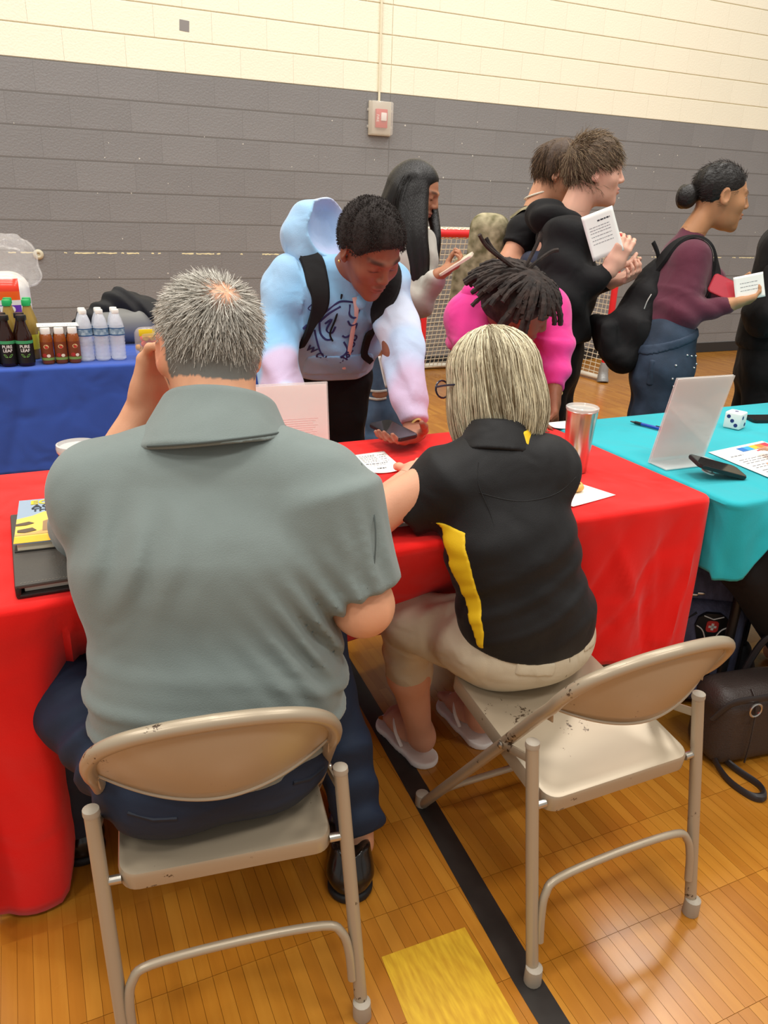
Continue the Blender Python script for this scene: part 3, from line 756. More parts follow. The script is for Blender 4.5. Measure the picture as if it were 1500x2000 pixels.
# ================================================================ hockey goal
def goal():
    x0, x1, yf, yb, H = 2.80, 4.63, 5.40, 6.29, 1.22
    t = thing('hockey_goal', 'red-framed street hockey goal with white net by the wall', 'hockey goal', ((x0+x1)/2, yf, 0)); ox = (x0+x1)/2; T = lambda x, y, z: (x-ox, y-yf, z)
    mr = mat('goal_red', '#d8262b', .35, var=.08, vscale=5)
    for x in (x0, x1):
        bm = bmesh.new(); tube(bm, [T(x, yf, .0), T(x, yf, H-.03)], .028, 16); p = obj('post', bm, mr, t)
        bm = bmesh.new(); tube(bm, smooth_path([T(x-.01, yf-.02, .0), T(x, yf, .08), T(x+.005, yf, .17)], 4), [.05, .052, .048, .046, .043, .042, .04, .037, .034], 14); obj('tape_wrap', bm, mat('silver_tape', '#9a9a98', .35, metal=.4, bump=.6, bscale=60), p)
    bm = bmesh.new(); tube(bm, [T(x0-.02, yf, H), T(x1+.02, yf, H)], .028, 16); obj('crossbar', bm, mr, t)
    bm = bmesh.new(); tube(bm, smooth_path([T(x0, yf, .03), T(x0+.08, yb-.3, .03), T(x0+.3, yb, .03), T((x0+x1)/2, yb+.02, .03), T(x1-.3, yb, .03), T(x1-.08, yb-.3, .03), T(x1, yf, .03)], 6), .022, 10); obj('base_frame', bm, mat('goal_white', '#e6e0d0', .5), t)
    # top shelf bars and lacing
    bm = bmesh.new(); tube(bm, smooth_path([T(x0, yf, H), T(x0+.12, yf+.42, H+.0), T((x0+x1)/2, yf+.5, H), T(x1-.12, yf+.42, H), T(x1, yf, H)], 6), .014, 8); obj('top_frame', bm, mat('goal_white', '#e6e0d0', .5), t)
    bm = bmesh.new()
    n = 110
    tube(bm, [T(x0+(x1-x0)*i/n, yf+.012*math.sin(i*1.9)+.01, H+.028+.006*math.sin(i*2.7)) for i in range(n+1)], .008, 5)
    tube(bm, [T(x0+(x1-x0)*i/n, yf+.01, H-.035-.006*math.sin(i*1.7)) for i in range(n+1)], .006, 5)
    tag(obj('lacing', bm, mat('net_cord', '#e9e2cc', .8), t), kind='stuff')
    # net: a square mesh hung from the top frame to the base, bulging back
    mc = mat('net_cord', '#e9e2cc', .8); bm = bmesh.new(); nu, nv = 56, 30
    def pt(u, v):
        a = math.pi*u; cx = ox+((x1-x0)/2)*-math.cos(a); q = abs(math.cos(a))
        yt = yf+.5*(math.sin(a)**.45); ybm = yf+.9*(math.sin(a)**.4); xx = ox+(cx-ox)*(1.0)
        s = v; y = yt+(ybm-yt)*(s**1.5); z = H*(1-s)+.03
        sag = .05*math.sin(math.pi*s)*math.sin(a); return T(xx, y+sag, z-.02*math.sin(math.pi*s))
    us = [.5-.5*math.cos(math.pi*0) for _ in range(0)]
    import bisect
    # equal spacing of the vertical cords along the back
    fine = [pt(i/400, .5) for i in range(401)]; cum = [0]
    for a, b in zip(fine, fine[1:]): cum.append(cum[-1]+math.dist(a, b))
    uu = [bisect.bisect_left(cum, cum[-1]*i/nu)/400 for i in range(nu+1)]
    for u in uu: tube(bm, [pt(u, j/18) for j in range(19)], .0034, 4, cap=False)
    for j in range(nv+1): tube(bm, [pt(u, j/nv) for u in uu], .0034, 4, cap=False)
    # roof of the net
    for u in uu[6:-6]:
        p = pt(u, 0); tube(bm, [(p[0], 0, H), p], .0034, 4, cap=False)
    for k in range(1, 9): tube(bm, [(pt(u, 0)[0], pt(u, 0)[1]*k/9, H) for u in uu[4:-4]], .0034, 4, cap=False)
    tag(obj('net', bm, mc, t), kind='stuff')
goal()

# ================================================================ drinks table
GLASS_TEA = mat('tea_in_plastic', '#2a120a', .12, spec=.6); M_white = mat('white_plastic', '#f0eee8', .4); M_black = mat('black_plastic', '#1b1a1a', .4)
def wrap_label(bm, r0, z0, z1, a0, a1, n=16):
    A = [[bm.verts.new((r0*math.cos(a0+(a1-a0)*i/n), r0*math.sin(a0+(a1-a0)*i/n), z)) for i in range(n+1)] for z in (z0, z1)]
    for i in range(n): bm.faces.new((A[0][i], A[0][i+1], A[1][i+1], A[1][i]))
def bent_text(name, s, size, m, parent, r, z, bold=0.0):
    """lettering wrapped on a bottle front (front is -y)"""
    o = text_mesh(name, s, size, m, parent, (0, 0, 0), bold=bold, ext=0)
    for v in o.data.vertices:
        a = v.co.x/r; zz = v.co.y; v.co = Vector((r*math.sin(a), -r*math.cos(a), z+zz))
    return o
def tea(label):
    t = thing('tea_bottle', label, 'bottle', group='dark tea bottles')
    bm = bmesh.new(); lathe(bm, [(.028, 0), (.032, .006), (.032, .105), (.030, .118), (.022, .14), (.015, .165), (.0145, .178)], 28); obj('bottle_body', bm, GLASS_TEA, t)
    bm = bmesh.new(); lathe(bm, [(.019, .176), (.0195, .18), (.0195, .192), (.018, .196)], 24); obj('cap', bm, M_black, t)
    bm = bmesh.new(); wrap_label(bm, .0324, .012, .098, math.radians(180), math.radians(360)); lb = obj('label', bm, mat('tea_label', '#16130f', .5), t)
    bm = bmesh.new(); wrap_label(bm, .0327, .088, .100, math.radians(180), math.radians(360)); obj('green_band', bm, mat('tea_green', '#3f9a64', .5), lb)
    bent_text('lettering', 'PURE', .0165, M_white, lb, .0328, .077, .0003); bent_text('lettering', 'LEAF', .0165, M_white, lb, .0328, .062, .0003)
    for s in (-1, 1):
        bm = bmesh.new(); pts = []
        n = 10; vs = []
        for side in (1, -1):
            for i in range(n+1):
                u = i/n; q = u if side > 0 else 1-u; x = s*(.001+.017*q); z = .036+.012*q+side*.0052*math.sin(math.pi*q); vs.append((x, z))
        f = [bm.verts.new((.0328*math.sin(x/.0328), -.0328*math.cos(x/.0328), z)) for x, z in vs]; bm.faces.new(f); obj('leaf', bm, mat('leaf_green', '#6fa850', .5), lb)
    return t
def place(proto, spots, used=[]):
    out = []
    for i, (x, y, rz, lab) in enumerate(spots):
        o = proto if i == 0 else copy_tree(proto); o.location = (x, y, .7585); o.rotation_euler = (0, 0, rz); o['label'] = lab; out.append(o)
    return out
tb = 'dark bottled tea with a green label, '
place(tea(''), [(-.078, 3.40, -.0, tb+'front row, cut by the left picture edge side'), (-.015, 3.392, .0, tb+'front row, nearest the juice pack'), (-.088, 3.47, 0, tb+'second row behind the leftmost tea'),
                (-.022, 3.462, 0, tb+'second row, hidden but for its neck'), (-.142, 3.41, 0, tb+'front row, mostly outside the frame')])
def juice(label):
    t = thing('juice_bottle', label, 'bottle', group='apple juice bottles in a pack')
    bm = bmesh.new(); lathe(bm, [(.021, 0), (.0245, .005), (.024, .05), (.0245, .07), (.0245, .1), (.02, .115), (.0165, .12)], 20); obj('bottle_body', bm, mat('apple_juice', '#8e4a1c', .15, spec=.6), t)
    bm = bmesh.new(); lathe(bm, [(.018, .118), (.0185, .121), (.0185, .14), (.017, .143)], 20); obj('cap', bm, M_white, t)
    bm = bmesh.new(); wrap_label(bm, .0249, .016, .088, math.radians(190), math.radians(350)); lb = obj('label', bm, mat('juice_label', '#7a3a1a', .5), t)
    bm = bmesh.new(); wrap_label(bm, .0252, .016, .026, math.radians(190), math.radians(350)); obj('green_band', bm, mat('juice_green', '#7d9a4a', .5), lb)
    for x, z, r, c in ((-.010, .036, .0085, '#b8302a'), (.006, .034, .0075, '#efe0c4'), (.0, .07, .010, '#e2c48a'), (.001, .068, .0065, '#c03a2e')):
        bm = bmesh.new(); f = [bm.verts.new(((.0252+.0002*(r < .007))*math.sin((x+r*math.cos(a))/.025), -(.0254+.0003*(r < .0077))*math.cos((x+r*math.cos(a))/.025), z+r*.85*math.sin(a))) for a in np.linspace(0, 2*math.pi, 15)[:-1]]
        bm.faces.new(f); obj('apple_print', bm, mat('print'+c, c, .5), lb)
    return t
jl = 'small apple juice bottle with white cap, '
spots = []
for r in range(2):
    for c in range(3):
        spots.append((.066+c*.0505, 3.405+r*.052, .15*(c-1), jl+('front' if r == 0 else 'back')+' row '+('next to the tea', 'in the middle of the pack', 'next to the water')[c]))
place(juice(''), spots)
bm = bmesh.new(); box(bm, (0, 0, 0), (.078, .048, .0008)); o = obj('carton_sleeve', bm, mat('carton_white', '#efece2', .6), loc=(.1165, 3.452, .9045)); tag(o, 'white paper sleeve lying over the juice bottle caps', 'packaging')
bm = bmesh.new()
for k in range(22): box(bm, (-.062+k*.0058, -.02+.0012*math.sin(k*1.9), .0011), (.0016+.0008*math.sin(k*3.1), .003+.0012*math.sin(k*2.3), .0003))
tag(obj('worn_lettering', bm, mat('print_dark', '#4a443e', .6), o, smooth=False), kind='stuff')
def water(label):
    t = thing('water_bottle', label, 'bottle', group='clear water bottles')
    z = 0; prof = [(.024, 0), (.0305, .006)]
    for i in range(6): prof += [(.0305, .014+i*.014), (.0288, .020+i*.014)]
    prof += [(.0305, .1), (.031, .104), (.031, .132), (.0295, .14), (.024, .165), (.0155, .186), (.0125, .19)]
    bm = bmesh.new(); lathe(bm, prof, 26)
    m = mat('clear_water_bottle', '#eef2fa', .08, alpha=.42, spec=.9, bump=.8, bscale=60); obj('bottle_body', bm, m, t)
    bm = bmesh.new(); lathe(bm, [(.0145, .189), (.015, .191), (.015, .203), (.0135, .206)], 20); obj('cap', bm, M_white, t)
    bm = bmesh.new(); wrap_label(bm, .0314, .103, .133, 0, 2*math.pi, 30); lb = obj('label', bm, mat('water_label', '#bcd2dc', .5, var2='#3f6a8e', vscale=45), t)
    for z0, z1 in ((.1025, .107), (.13, .1335)):
        bm = bmesh.new(); wrap_label(bm, .0317, z0, z1, 0, 2*math.pi, 30); obj('blue_band', bm, mat('water_band', '#2a5a8c', .5), lb)
    return t
wl = 'clear plastic water bottle with blue label, '
place(water(''), [(.216+c*.063, 3.43+r*.066, .3*c, wl+('front' if r == 0 else 'back')+' row '+('beside the juice', 'middle', 'beside the snack bag')[c]) for r in range(2) for c in range(3)])
def greencap(label):
    t = thing('soda_bottle', label, 'bottle', group='pale bottles with green caps')
    bm = bmesh.new(); lathe(bm, [(.03, 0), (.033, .006), (.033, .13), (.03, .15), (.018, .19), (.013, .215)], 24); obj('bottle_body', bm, mat('pale_tea', '#b99a4c', .12, spec=.6, trans=.35), t)
    bm = bmesh.new(); lathe(bm, [(.0165, .213), (.017, .216), (.017, .234), (.015, .237)], 20); obj('cap', bm, mat('green_cap', '#1fa558', .4), t)
    bm = bmesh.new(); wrap_label(bm, .0334, .04, .1, 0, 2*math.pi, 24); obj('label', bm, mat('lime_label', '#d8d23c', .5), t)
    return t
gl = 'pale bottle with a bright green cap behind the dark teas, '
place(greencap(''), [(-.062, 3.545, 0, gl+'left one in front'), (-.058, 3.62, 0, gl+'left one at the back'), (.01, 3.54, 0, gl+'right one in front'), (.014, 3.615, 0, gl+'right one at the back')])
def snack_sack():
    t = thing('snack_sack', 'big orange, white and purple snack sack behind the bottles', 'snack bag', (-.16, 3.78, .7585))
    B = Body(); B.bx((0, 0, .16), (.19, .085, .165), rnd=.07, k=.0); B.warp(lambda p, d: d+.006*vnoise(p, 22)+.004*vnoise(p, 50, 3))
    m = bpy.data.materials.new('snack_print'); m.use_nodes = True; N = m.node_tree.nodes; L = m.node_tree.links; b = N['Principled BSDF']; b.inputs['Roughness'].default_value = .25
    tc = N.new('ShaderNodeTexCoord'); sp = N.new('ShaderNodeSeparateXYZ'); L.new(tc.outputs['Object'], sp.inputs[0]); r = N.new('ShaderNodeValToRGB'); r.color_ramp.interpolation = 'CONSTANT'
    mr = N.new('ShaderNodeMapRange'); mr.inputs[1].default_value = 0; mr.inputs[2].default_value = .35; L.new(sp.outputs[2], mr.inputs[0]); L.new(mr.outputs[0], r.inputs[0])
    e = r.color_ramp.elements; e[0].position = 0; e[0].color = (*lin('#6a35b0'), 1); e[1].position = .56; e[1].color = (*lin('#e8e4de'), 1)
    for p, c in ((.62, '#f2601e'), (.72, '#ee3e22'), (.86, '#f0e6dc')): x = e.new(p); x.color = (*lin(c), 1)
    ad = N.new('ShaderNodeMath'); ad.operation = 'GREATER_THAN'; ad.inputs[1].default_value = .152; L.new(sp.outputs[0], ad.inputs[0]); mx = N.new('ShaderNodeMix'); mx.data_type = 'RGBA'; L.new(ad.outputs[0], mx.inputs[0]); L.new(r.outputs[0], mx.inputs[6]); mx.inputs[7].default_value = (*lin('#f3efe8'), 1)
    L.new(mx.outputs[2], b.inputs['Base Color'])
    body = solid('sack_body', B, .006, m, t)
    text_mesh('lettering', 'PER', .062, M_white, t, (.085, -.090, .168), (math.pi/2, 0, 0), ext=.001, bold=.002); text_mesh('lettering', 'IG', .055, M_white, t, (.085, -.091, .118), (math.pi/2, 0, 0), ext=.001, bold=.002)
    bm = bmesh.new(); box(bm, (-.02, -.0895, .235), (.075, .001, .034)); p = obj('name_panel', bm, M_white, t); text_mesh('lettering', 'Y', .06, mat('navy_print', '#1d2f6a', .5), p, (.03, -.091, .235), (math.pi/2, 0, 0), ext=.001, bold=.003)
snack_sack()
def clear_bag():
    B = Body(); B.el((-.12, 3.79, 1.13), (.16, .09, .10), k=0); B.el((-.005, 3.79, 1.14), (.085, .07, .085), k=.05); B.el((.02, 3.785, 1.07), (.07, .06, .045), k=.03)
    B.warp(lambda p, d: d+.016*vnoise(p, 16, 2)+.009*vnoise(p*np.array([1, 1, .4]), 45, 5)+.004*vnoise(p, 100, 1))
    m = mat('clear_film', '#f6f4f0', .08, alpha=.2, spec=1.0, bump=1.0, bscale=45)
    tag(solid('plastic_bag', B, .006, m, rel=0), 'crumpled clear plastic bag on top of the orange snack sack', 'plastic bag')
clear_bag()
def jacket():
    t = thing('duffel_bag', 'black jacket heaped over a grey bag behind the water bottles', 'bag', (.42, 3.86, .7585))
    B = Body(); B.el((0.02, 0, .09), (.20, .1, .10), k=0); B.warp(lambda p, d: d+.006*vnoise(p, 14)); solid('grey_bag', B, .009, mat('grey_nylon', '#8d8c86', .6), t)
    B = Body(); B.rc((-.17, -.02, .10), (-.02, -.02, .19), .045, .05, .03); B.rc((-.02, -.02, .19), (.15, -.03, .12), .05, .055, .04); B.rc((.15, -.03, .12), (.22, -.05, .07), .055, .035, .04); B.rc((.05, .03, .17), (.2, .03, .13), .045, .045, .03); B.rc((-.17, -.02, .10), (-.21, -.05, .04), .04, .02, .03)
    B.warp(lambda p, d: d+.007*np.sin(p[..., 0]*70+p[..., 2]*60+4*vnoise(p, 9))+.005*vnoise(p, 30)); solid('black_jacket', B, .007, mat('black_fleece', '#1f1e1f', .75), t)
jacket()
def chips():
    t = thing('snack_pack', 'clear bag of red and yellow corn snacks beside the water', 'snack bag', (.475, 3.44, .7585))
    rg = np.random.default_rng(3)
    for i in range(34):
        x, z = rg.uniform(-.05, .085), rg.uniform(.015, .10); y = rg.uniform(-.035, .01); c = '#e0a24a' if z < .055 else ('#d8453a' if z < .085 else '#ecc22e')
        bm = bmesh.new(); r = .013
        lathe(bm, [(r*.55, -.011), (r, -.006), (r, .006), (r*.55, .011)], 9); o = obj('corn_snack', bm, mat('snack'+c, c, .6), t); o.location = (x, y, z); o.rotation_euler = tuple(rg.uniform(0, 3, 3))
    B = Body(); B.bx((.02, -.012, .065), (.085, .042, .066), rnd=.03, k=0); B.warp(lambda p, d: d+.006*vnoise(p, 40)); solid('clear_wrapper', B, .006, mat('clear_wrap', '#f8efe2', .1, alpha=.22, spec=.8), t)
    bm = bmesh.new(); box(bm, (.02, -.05, .112), (.07, .002, .014), bev=.001); obj('yellow_band', bm, mat('band_yellow', '#f0d020', .5), t)
chips()

# ================================================================ red table
ZT = .7585
M_paper = mat('white_paper', '#f4f2ec', .7); M_ink = mat('grey_print', '#8a8a8e', .7); M_dark = mat('dark_print', '#3a3a40', .7)
def sheet(name, label, cat, corners, z=ZT, curl=0.0, n=10, m=None):
    """a paper from four corners, slightly curled"""
    A, Bc, Cc, Dc = [Vector((*c, 0)) for c in corners]; bm = bmesh.new(); G = []
    o0 = (A+Bc+Cc+Dc)/4
    for i in range(n+1):
        row = []
        for j in range(n+1):
            u, v = i/n, j/n; p = A.lerp(Bc, u).lerp(Dc.lerp(Cc, u), v)-o0; row.append(bm.verts.new((p.x, p.y, .0004+curl*((2*u-1)**2*(v)+.25*(2*v-1)**2))))
        G.append(row)
    for i in range(n):
        for j in range(n): bm.faces.new((G[i][j], G[i][j+1], G[i+1][j+1], G[i+1][j]))
    bmesh.ops.recalc_face_normals(bm, faces=bm.faces)
    o = obj(name, bm, m or M_paper); o.location = (o0.x, o0.y, z); md = o.modifiers.new('thick', 'SOLIDIFY'); md.thickness = .0006
    return tag(o, label, cat)
def on_sheet(corners, curl=0):
    A, Bc, Cc, Dc = [Vector((*c, 0)) for c in corners]; o0 = (A+Bc+Cc+Dc)/4
    return lambda u, v, h=.0016: (A.lerp(Bc, u).lerp(Dc.lerp(Cc, u), v)-o0)+Vector((0, 0, h+curl*((2*u-1)**2*v+.25*(2*v-1)**2)))
def print_bar(parent, f, u0, u1, v0, v1, m, name='print', h=.0018):
    bm = bmesh.new(); vs = [bm.verts.new(f(u, v, h)) for u, v in ((u0, v0), (u1, v0), (u1, v1), (u0, v1))]; fc = bm.faces.new(vs); fc.normal_update()
    if fc.normal.z < 0: fc.normal_flip()
    return obj(name, bm, m, parent, smooth=False)
def print_lines(parent, f, rows, m, name='printed_lines'):
    bm = bmesh.new()
    for u0, u1, v, t in rows:
        u = u0
        while u < u1:
            w = min(random.uniform(.03, .1), u1-u); bm.faces.new([bm.verts.new(f(a, b, .0018)) for a, b in ((u, v), (u+w, v), (u+w, v+t), (u, v+t))]); u += w+.018
    bmesh.ops.recalc_face_normals(bm, faces=bm.faces); tag(obj(name, bm, m, parent, smooth=False), kind='stuff')
C1 = [(.765, 1.862), (.868, 1.872), (.846, 1.698), (.752, 1.70)]
r = sheet('slip_of_paper', 'white printed slip lying alone on the red cloth below the phone', 'paper', C1, curl=.006); f = on_sheet(C1, .006)
print_lines(r, f, [(.15, .62, v, .018) for v in (.12, .18, .24, .3, .36, .42)]+[(.7, .9, v, .016) for v in (.15, .25, .35, .45)]+[(.15, .8, .52, .03), (.2, .75, .6, .015)], M_ink)
print_lines(r, f, [(.35, .62, .76, .03)], M_dark)
def pen(label, a, b, z=ZT, col='#2433b8', tip='#d8cfc4', band=None):
    a = Vector((*a, 0)); b = Vector((*b, 0)); L = (b-a).length; t = thing('pen', label, 'pen', (a.x, a.y, z+.0055), math.atan2(b.y-a.y, b.x-a.x))
    bm = bmesh.new(); tube(bm, [(0, 0, 0), (L*.8, 0, 0)], .0052, 10); obj('barrel', bm, mat('pen'+col, col, .35), t)
    bm = bmesh.new(); tube(bm, [(L*.72, 0, 0), (L*.88, 0, 0)], .0056, 10); obj('grip', bm, M_black, t)
    bm = bmesh.new(); tube(bm, [(L*.88, 0, 0), (L, 0, 0)], [.0046, .0018], 10); obj('tip', bm, mat('pentip'+tip, tip, .4, metal=.2), t)
    bm = bmesh.new(); box(bm, (L*.2, 0, .0065), (L*.16, .0018, .0008)); obj('clip', bm, mat('pentip'+tip, tip, .4, metal=.2), t)
    return t
pen('blue ballpoint pen lying on the red cloth', (.61, 1.642), (.748, 1.603))
C2 = [(.64, 1.60), (.83, 1.592), (.79, 1.36), (.60, 1.37)]
r = sheet('flyer', 'white flyer with a rainbow logo under the blonde woman\'s hand', 'paper', C2, curl=.001); f = on_sheet(C2, .001)
for i, c in enumerate(('#a7cf3a', '#efd92e', '#f2a32c', '#dc2f6e')): print_bar(r, f, .40+i*.088, .40+(i+1)*.088, .06, .21, mat('flyer'+c, c, .6), 'logo_tile')
for i, ch in enumerate('101'): 
    o = text_mesh('lettering', ch, .024, M_white, r, f(.51+i*.085, .135, .0024), (0, 0, -.03), bold=.0006)
print_bar(r, f, .40, .80, .235, .25, mat('flyer_blue', '#2a7fc0', .6), 'rule'); print_bar(r, f, .40, .80, .335, .35, mat('flyer_blue', '#2a7fc0', .6), 'rule'); print_bar(r, f, .40, .72, .49, .505, mat('flyer_blue', '#2a7fc0', .6), 'rule')
print_lines(r, f, [(.42, .74, .275, .03), (.42, .66, .40, .02), (.4, .7, .6, .015), (.2, .7, .7, .015)], M_ink)
def tumbler_steel():
    t = thing('steel_tumbler', 'stainless steel tumbler with clear lid behind the blonde woman', 'tumbler', (1.283, 1.556, ZT))
    bm = bmesh.new(); lathe(bm, [(.0285, 0), (.0305, .003), (.0315, .02), (.0395, .145), (.0405, .163), (.041, .165), (.0395, .166), (.037, .15), (.03, .02)], 36, cap=False); bm.faces.new([v for v in bm.verts][:36][::-1])
    m = mat('brushed_steel', '#c9c3bc', .24, metal=1.0, var=.12, vscale=60, stretch=(1, 1, .04)); obj('cup', bm, m, t)
    bm = bmesh.new(); lathe(bm, [(.0375, .158), (.041, .166), (.0425, .169), (.0425, .174), (.040, .176), (.037, .170), (.02, .168), (.002, .168)], 36); obj('lid', bm, mat('clear_lid', '#eceae4', .08, alpha=.45, spec=.9), t)
tumbler_steel()
C3 = [(1.215, 1.515), (1.262, 1.366), (1.108, 1.332), (1.06, 1.47)]
sheet('napkin', 'white paper napkin with a pastry on it at the right end of the red cloth', 'napkin', C3, curl=.002)
def pastry():
    t = thing('pastry', 'small golden pastry with red jam on the white napkin', 'pastry', (1.168, 1.43, ZT+.003))
    B = Body(); B.el((0, 0, .008), (.034, .026, .011), k=0); B.el((-.02, .01, .008), (.018, .016, .009), k=.01); B.el((.02, -.008, .009), (.016, .017, .01), k=.01); B.warp(lambda p, d: d+.0025*vnoise(p, 70)); solid('crust', B, .0025, mat('crust', '#dba95a', .6, var=.2, vscale=60), t)
    for x, y in ((.004, -.004), (.014, -.002), (.008, .008), (.02, -.012)):
        bm = bmesh.new(); bmesh.ops.create_icosphere(bm, subdivisions=2, radius=.0055); o = obj('jam', bm, mat('jam', '#8c1f1c', .25), t); o.location = (x, y, .0165); o.scale = (1, 1, .6)
pastry()
def acrylic():
    t = thing('sign_holder', 'clear acrylic sign holder with a landscape sheet beside the man\'s head', 'sign holder', (.535, 1.80, ZT), math.radians(-4))
    ml = mat('acrylic', '#f6f2ee', .06, alpha=.25, spec=.8); lean = Matrix.Rotation(math.radians(-9), 3, 'X')
    for dy in (.004, -.004):
        bm = bmesh.new(); box(bm, (0, dy, .112), (.143, .0012, .110), bev=.0006); bmesh.ops.rotate(bm, verts=bm.verts, cent=(0, 0, 0), matrix=lean); obj('acrylic_panel', bm, ml, t)
    bm = bmesh.new(); box(bm, (0, 0, .110), (.140, .0008, .106)); bmesh.ops.rotate(bm, verts=bm.verts, cent=(0, 0, 0), matrix=lean); p = obj('printed_sheet', bm, mat('sheet_pinkish', '#f2e4e0', .55), t)
    bm = bmesh.new(); box(bm, (0, .045, .002), (.143, .045, .0014)); obj('base_foot', bm, ml, t)
    # mirror-reversed print showing through
    fm = mat('faint_print', '#e2d6d2', .6)
    o = text_mesh('lettering', '101', .05, mat('faint_yellow', '#efe6c4', .6), p, (.062, -.0225, .075), (math.pi/2-math.radians(-9), 0, 0), ext=.0002); o.scale = (-1, 1, 1)
    bm = bmesh.new()
    for i in range(9):
        z = .13-i*.006; box(bm, (.04, -.0065-z*math.tan(math.radians(9)), z+.012), (.062-.006*(i % 3), .0002, .0011))
    tag(obj('printed_lines', bm, fm, p, smooth=False), kind='stuff')
acrylic()
def cup_white():
    t = thing('travel_cup', 'white and bronze travel cup with clear lid, half hidden by the man\'s shoulder', 'cup', (.070, 1.74, ZT))
    bm = bmesh.new(); lathe(bm, [(.03, 0), (.033, .004), (.0405, .098)], 32); obj('cup_body', bm, mat('cup_white', '#efece6', .35), t)
    bm = bmesh.new(); lathe(bm, [(.0405, .097), (.042, .118)], 32, cap=False); obj('bronze_band', bm, mat('bronze', '#8a7054', .3, metal=.8), t)
    bm = bmesh.new(); lathe(bm, [(.041, .116), (.0445, .120), (.0455, .128), (.0445, .136), (.041, .137), (.039, .130), (.002, .128)], 32); obj('lid', bm, mat('lid_smoke', '#dcdad6', .1, alpha=.75, spec=.8), t)
cup_white()
def portfolio():
    t = thing('portfolio', 'black leather portfolio lying under the book at the left', 'portfolio', (.06, 1.475, ZT), math.radians(1))
    ml = mat('black_leather', '#26221f', .42, bump=.25, bscale=260)
    bm = bmesh.new(); box(bm, (0, 0, .0035), (.135, .172, .0035), bev=.002); obj('back_cover', bm, ml, t)
    bm = bmesh.new(); box(bm, (.004, .002, .0125), (.125, .163, .005)); pg = obj('page_block', bm, mat('pages', '#d8d2c6', .8), t)
    bm = bmesh.new(); box(bm, (0, 0, .0215), (.135, .172, .0035), bev=.002); fc = obj('front_cover', bm, mat('grey_leather', '#4a4641', .5, bump=.2, bscale=260), t)
    bm = bmesh.new(); box(bm, (-.131, 0, .0125), (.005, .172, .0124), bev=.004); obj('spine', bm, ml, t)
    bm = bmesh.new()
    for i in range(46): box(bm, (-.125+i*.0056, -.165, .0252), (.0016, .0005, .0004))
    tag(obj('stitching', bm, mat('stitch', '#8d8578', .7), fc, smooth=False), kind='stuff')
portfolio()
def book():
    t = thing('book', 'yellow and blue book with a city drawing lying on the black portfolio', 'book', (.013, 1.553, ZT+.0253), math.radians(-3))
    w, h = .078, .116
    bm = bmesh.new(); box(bm, (0, 0, .0008), (w, h, .0008)); obj('back_cover', bm, mat('book_dark', '#2a2826', .5), t)
    bm = bmesh.new(); box(bm, (.001, .001, .0085), (w-.004, h-.004, .007)); obj('page_block', bm, mat('book_pages', '#eadfc4', .8), t)
    bm = bmesh.new(); box(bm, (0, 0, .0165), (w, h, .0009)); c = obj('front_cover', bm, mat('book_blue', '#92a6ba', .4), t)
    z = .0176
    def poly(pts, col, k=0): 
        bm = bmesh.new(); f = bm.faces.new([bm.verts.new((x, y, z+k*.00025)) for x, y in pts]); f.normal_update()
        if f.normal.z < 0: f.normal_flip()
        obj('cover_art', bm, mat('cover'+col, col, .45), c, smooth=False)
    poly([(-w, -h+.03), (w, -h+.03), (w, .01), (.05, .035), (.02, .02), (-.0, .045), (-.03, .038), (-.05, .02), (-w, .008)], '#e8c65e', 1)
    poly([(-w, -h), (w, -h), (w, -h+.032), (-w, -h+.03)], '#e8b62e', 2)
    poly([(-w, -h+.045), (-.04, -h+.05), (-.02, -h+.065), (.0, -h+.06), (.02, -h+.085), (w, -h+.10), (w, -h+.04), (-w, -h+.036)], '#c9a766', 3)
    for i, (x, hh) in enumerate(((-.03, .05), (-.012, .062), (.008, .08), (.03, .075), (.052, .09))): poly([(x, -h+.05), (x+.016, -h+.05), (x+.016, -h+.05+hh), (x+.008, -h+.056+hh), (x, -h+.05+hh)], '#7d6148' if i % 2 else '#9a7a58', 4)
    poly([(-w, -.02), (-.055, -.012), (-.045, -.022), (-.06, -.03), (-w, -.03)], '#5a4a3c', 5); poly([(-w+.004, -.052), (-.048, -.045), (-.04, -.06), (-.06, -.068), (-w+.004, -.064)], '#5a4a3c', 5)
    text_mesh('lettering', 'ECH', .030, mat('book_yellow', '#efc92e', .5), c, (-.056, .094, z+.0006), align='LEFT', bold=.0009); text_mesh('lettering', 'AC', .027, mat('book_navy', '#2c3440', .5), c, (-.052, .070, z+.0006), align='LEFT', bold=.0006); text_mesh('lettering', 'THE', .022, mat('book_navy', '#2c3440', .5), c, (-.052, .050, z+.0006), align='LEFT', bold=.0006)
book()

# ================================================================ turquoise table
def acrylic2():
    a = Vector((1.527, 1.544, 0)); b = Vector((1.722, 1.537, 0)); w = (b-a).length
    t = thing('sign_holder', 'slanted clear acrylic sign holder standing on the turquoise cloth', 'sign holder', ((a.x+b.x)/2, (a.y+b.y)/2, ZT), math.atan2(b.y-a.y, b.x-a.x)); ml = mat('acrylic_frost', '#f3f1ee', .08, alpha=.45, spec=.8)
    lean = Matrix.Rotation(math.radians(12), 3, 'X'); h = .252
    for dy in (.003, -.003):
        bm = bmesh.new(); box(bm, (0, dy, h/2), (w/2, .001, h/2)); bmesh.ops.rotate(bm, verts=bm.verts, cent=(0, 0, 0), matrix=lean); obj('acrylic_panel', bm, ml, t)
    bm = bmesh.new(); box(bm, (0, 0, h/2+.006), (w/2-.003, .0007, h/2-.008)); bmesh.ops.rotate(bm, verts=bm.verts, cent=(0, 0, 0), matrix=lean); obj('printed_sheet', bm, mat('sheet_white', '#ece6e0', .5), t)
    bm = bmesh.new(); box(bm, (0, -.035, .002), (w/2, .035, .0012)); obj('base_foot', bm, ml, t)
acrylic2()
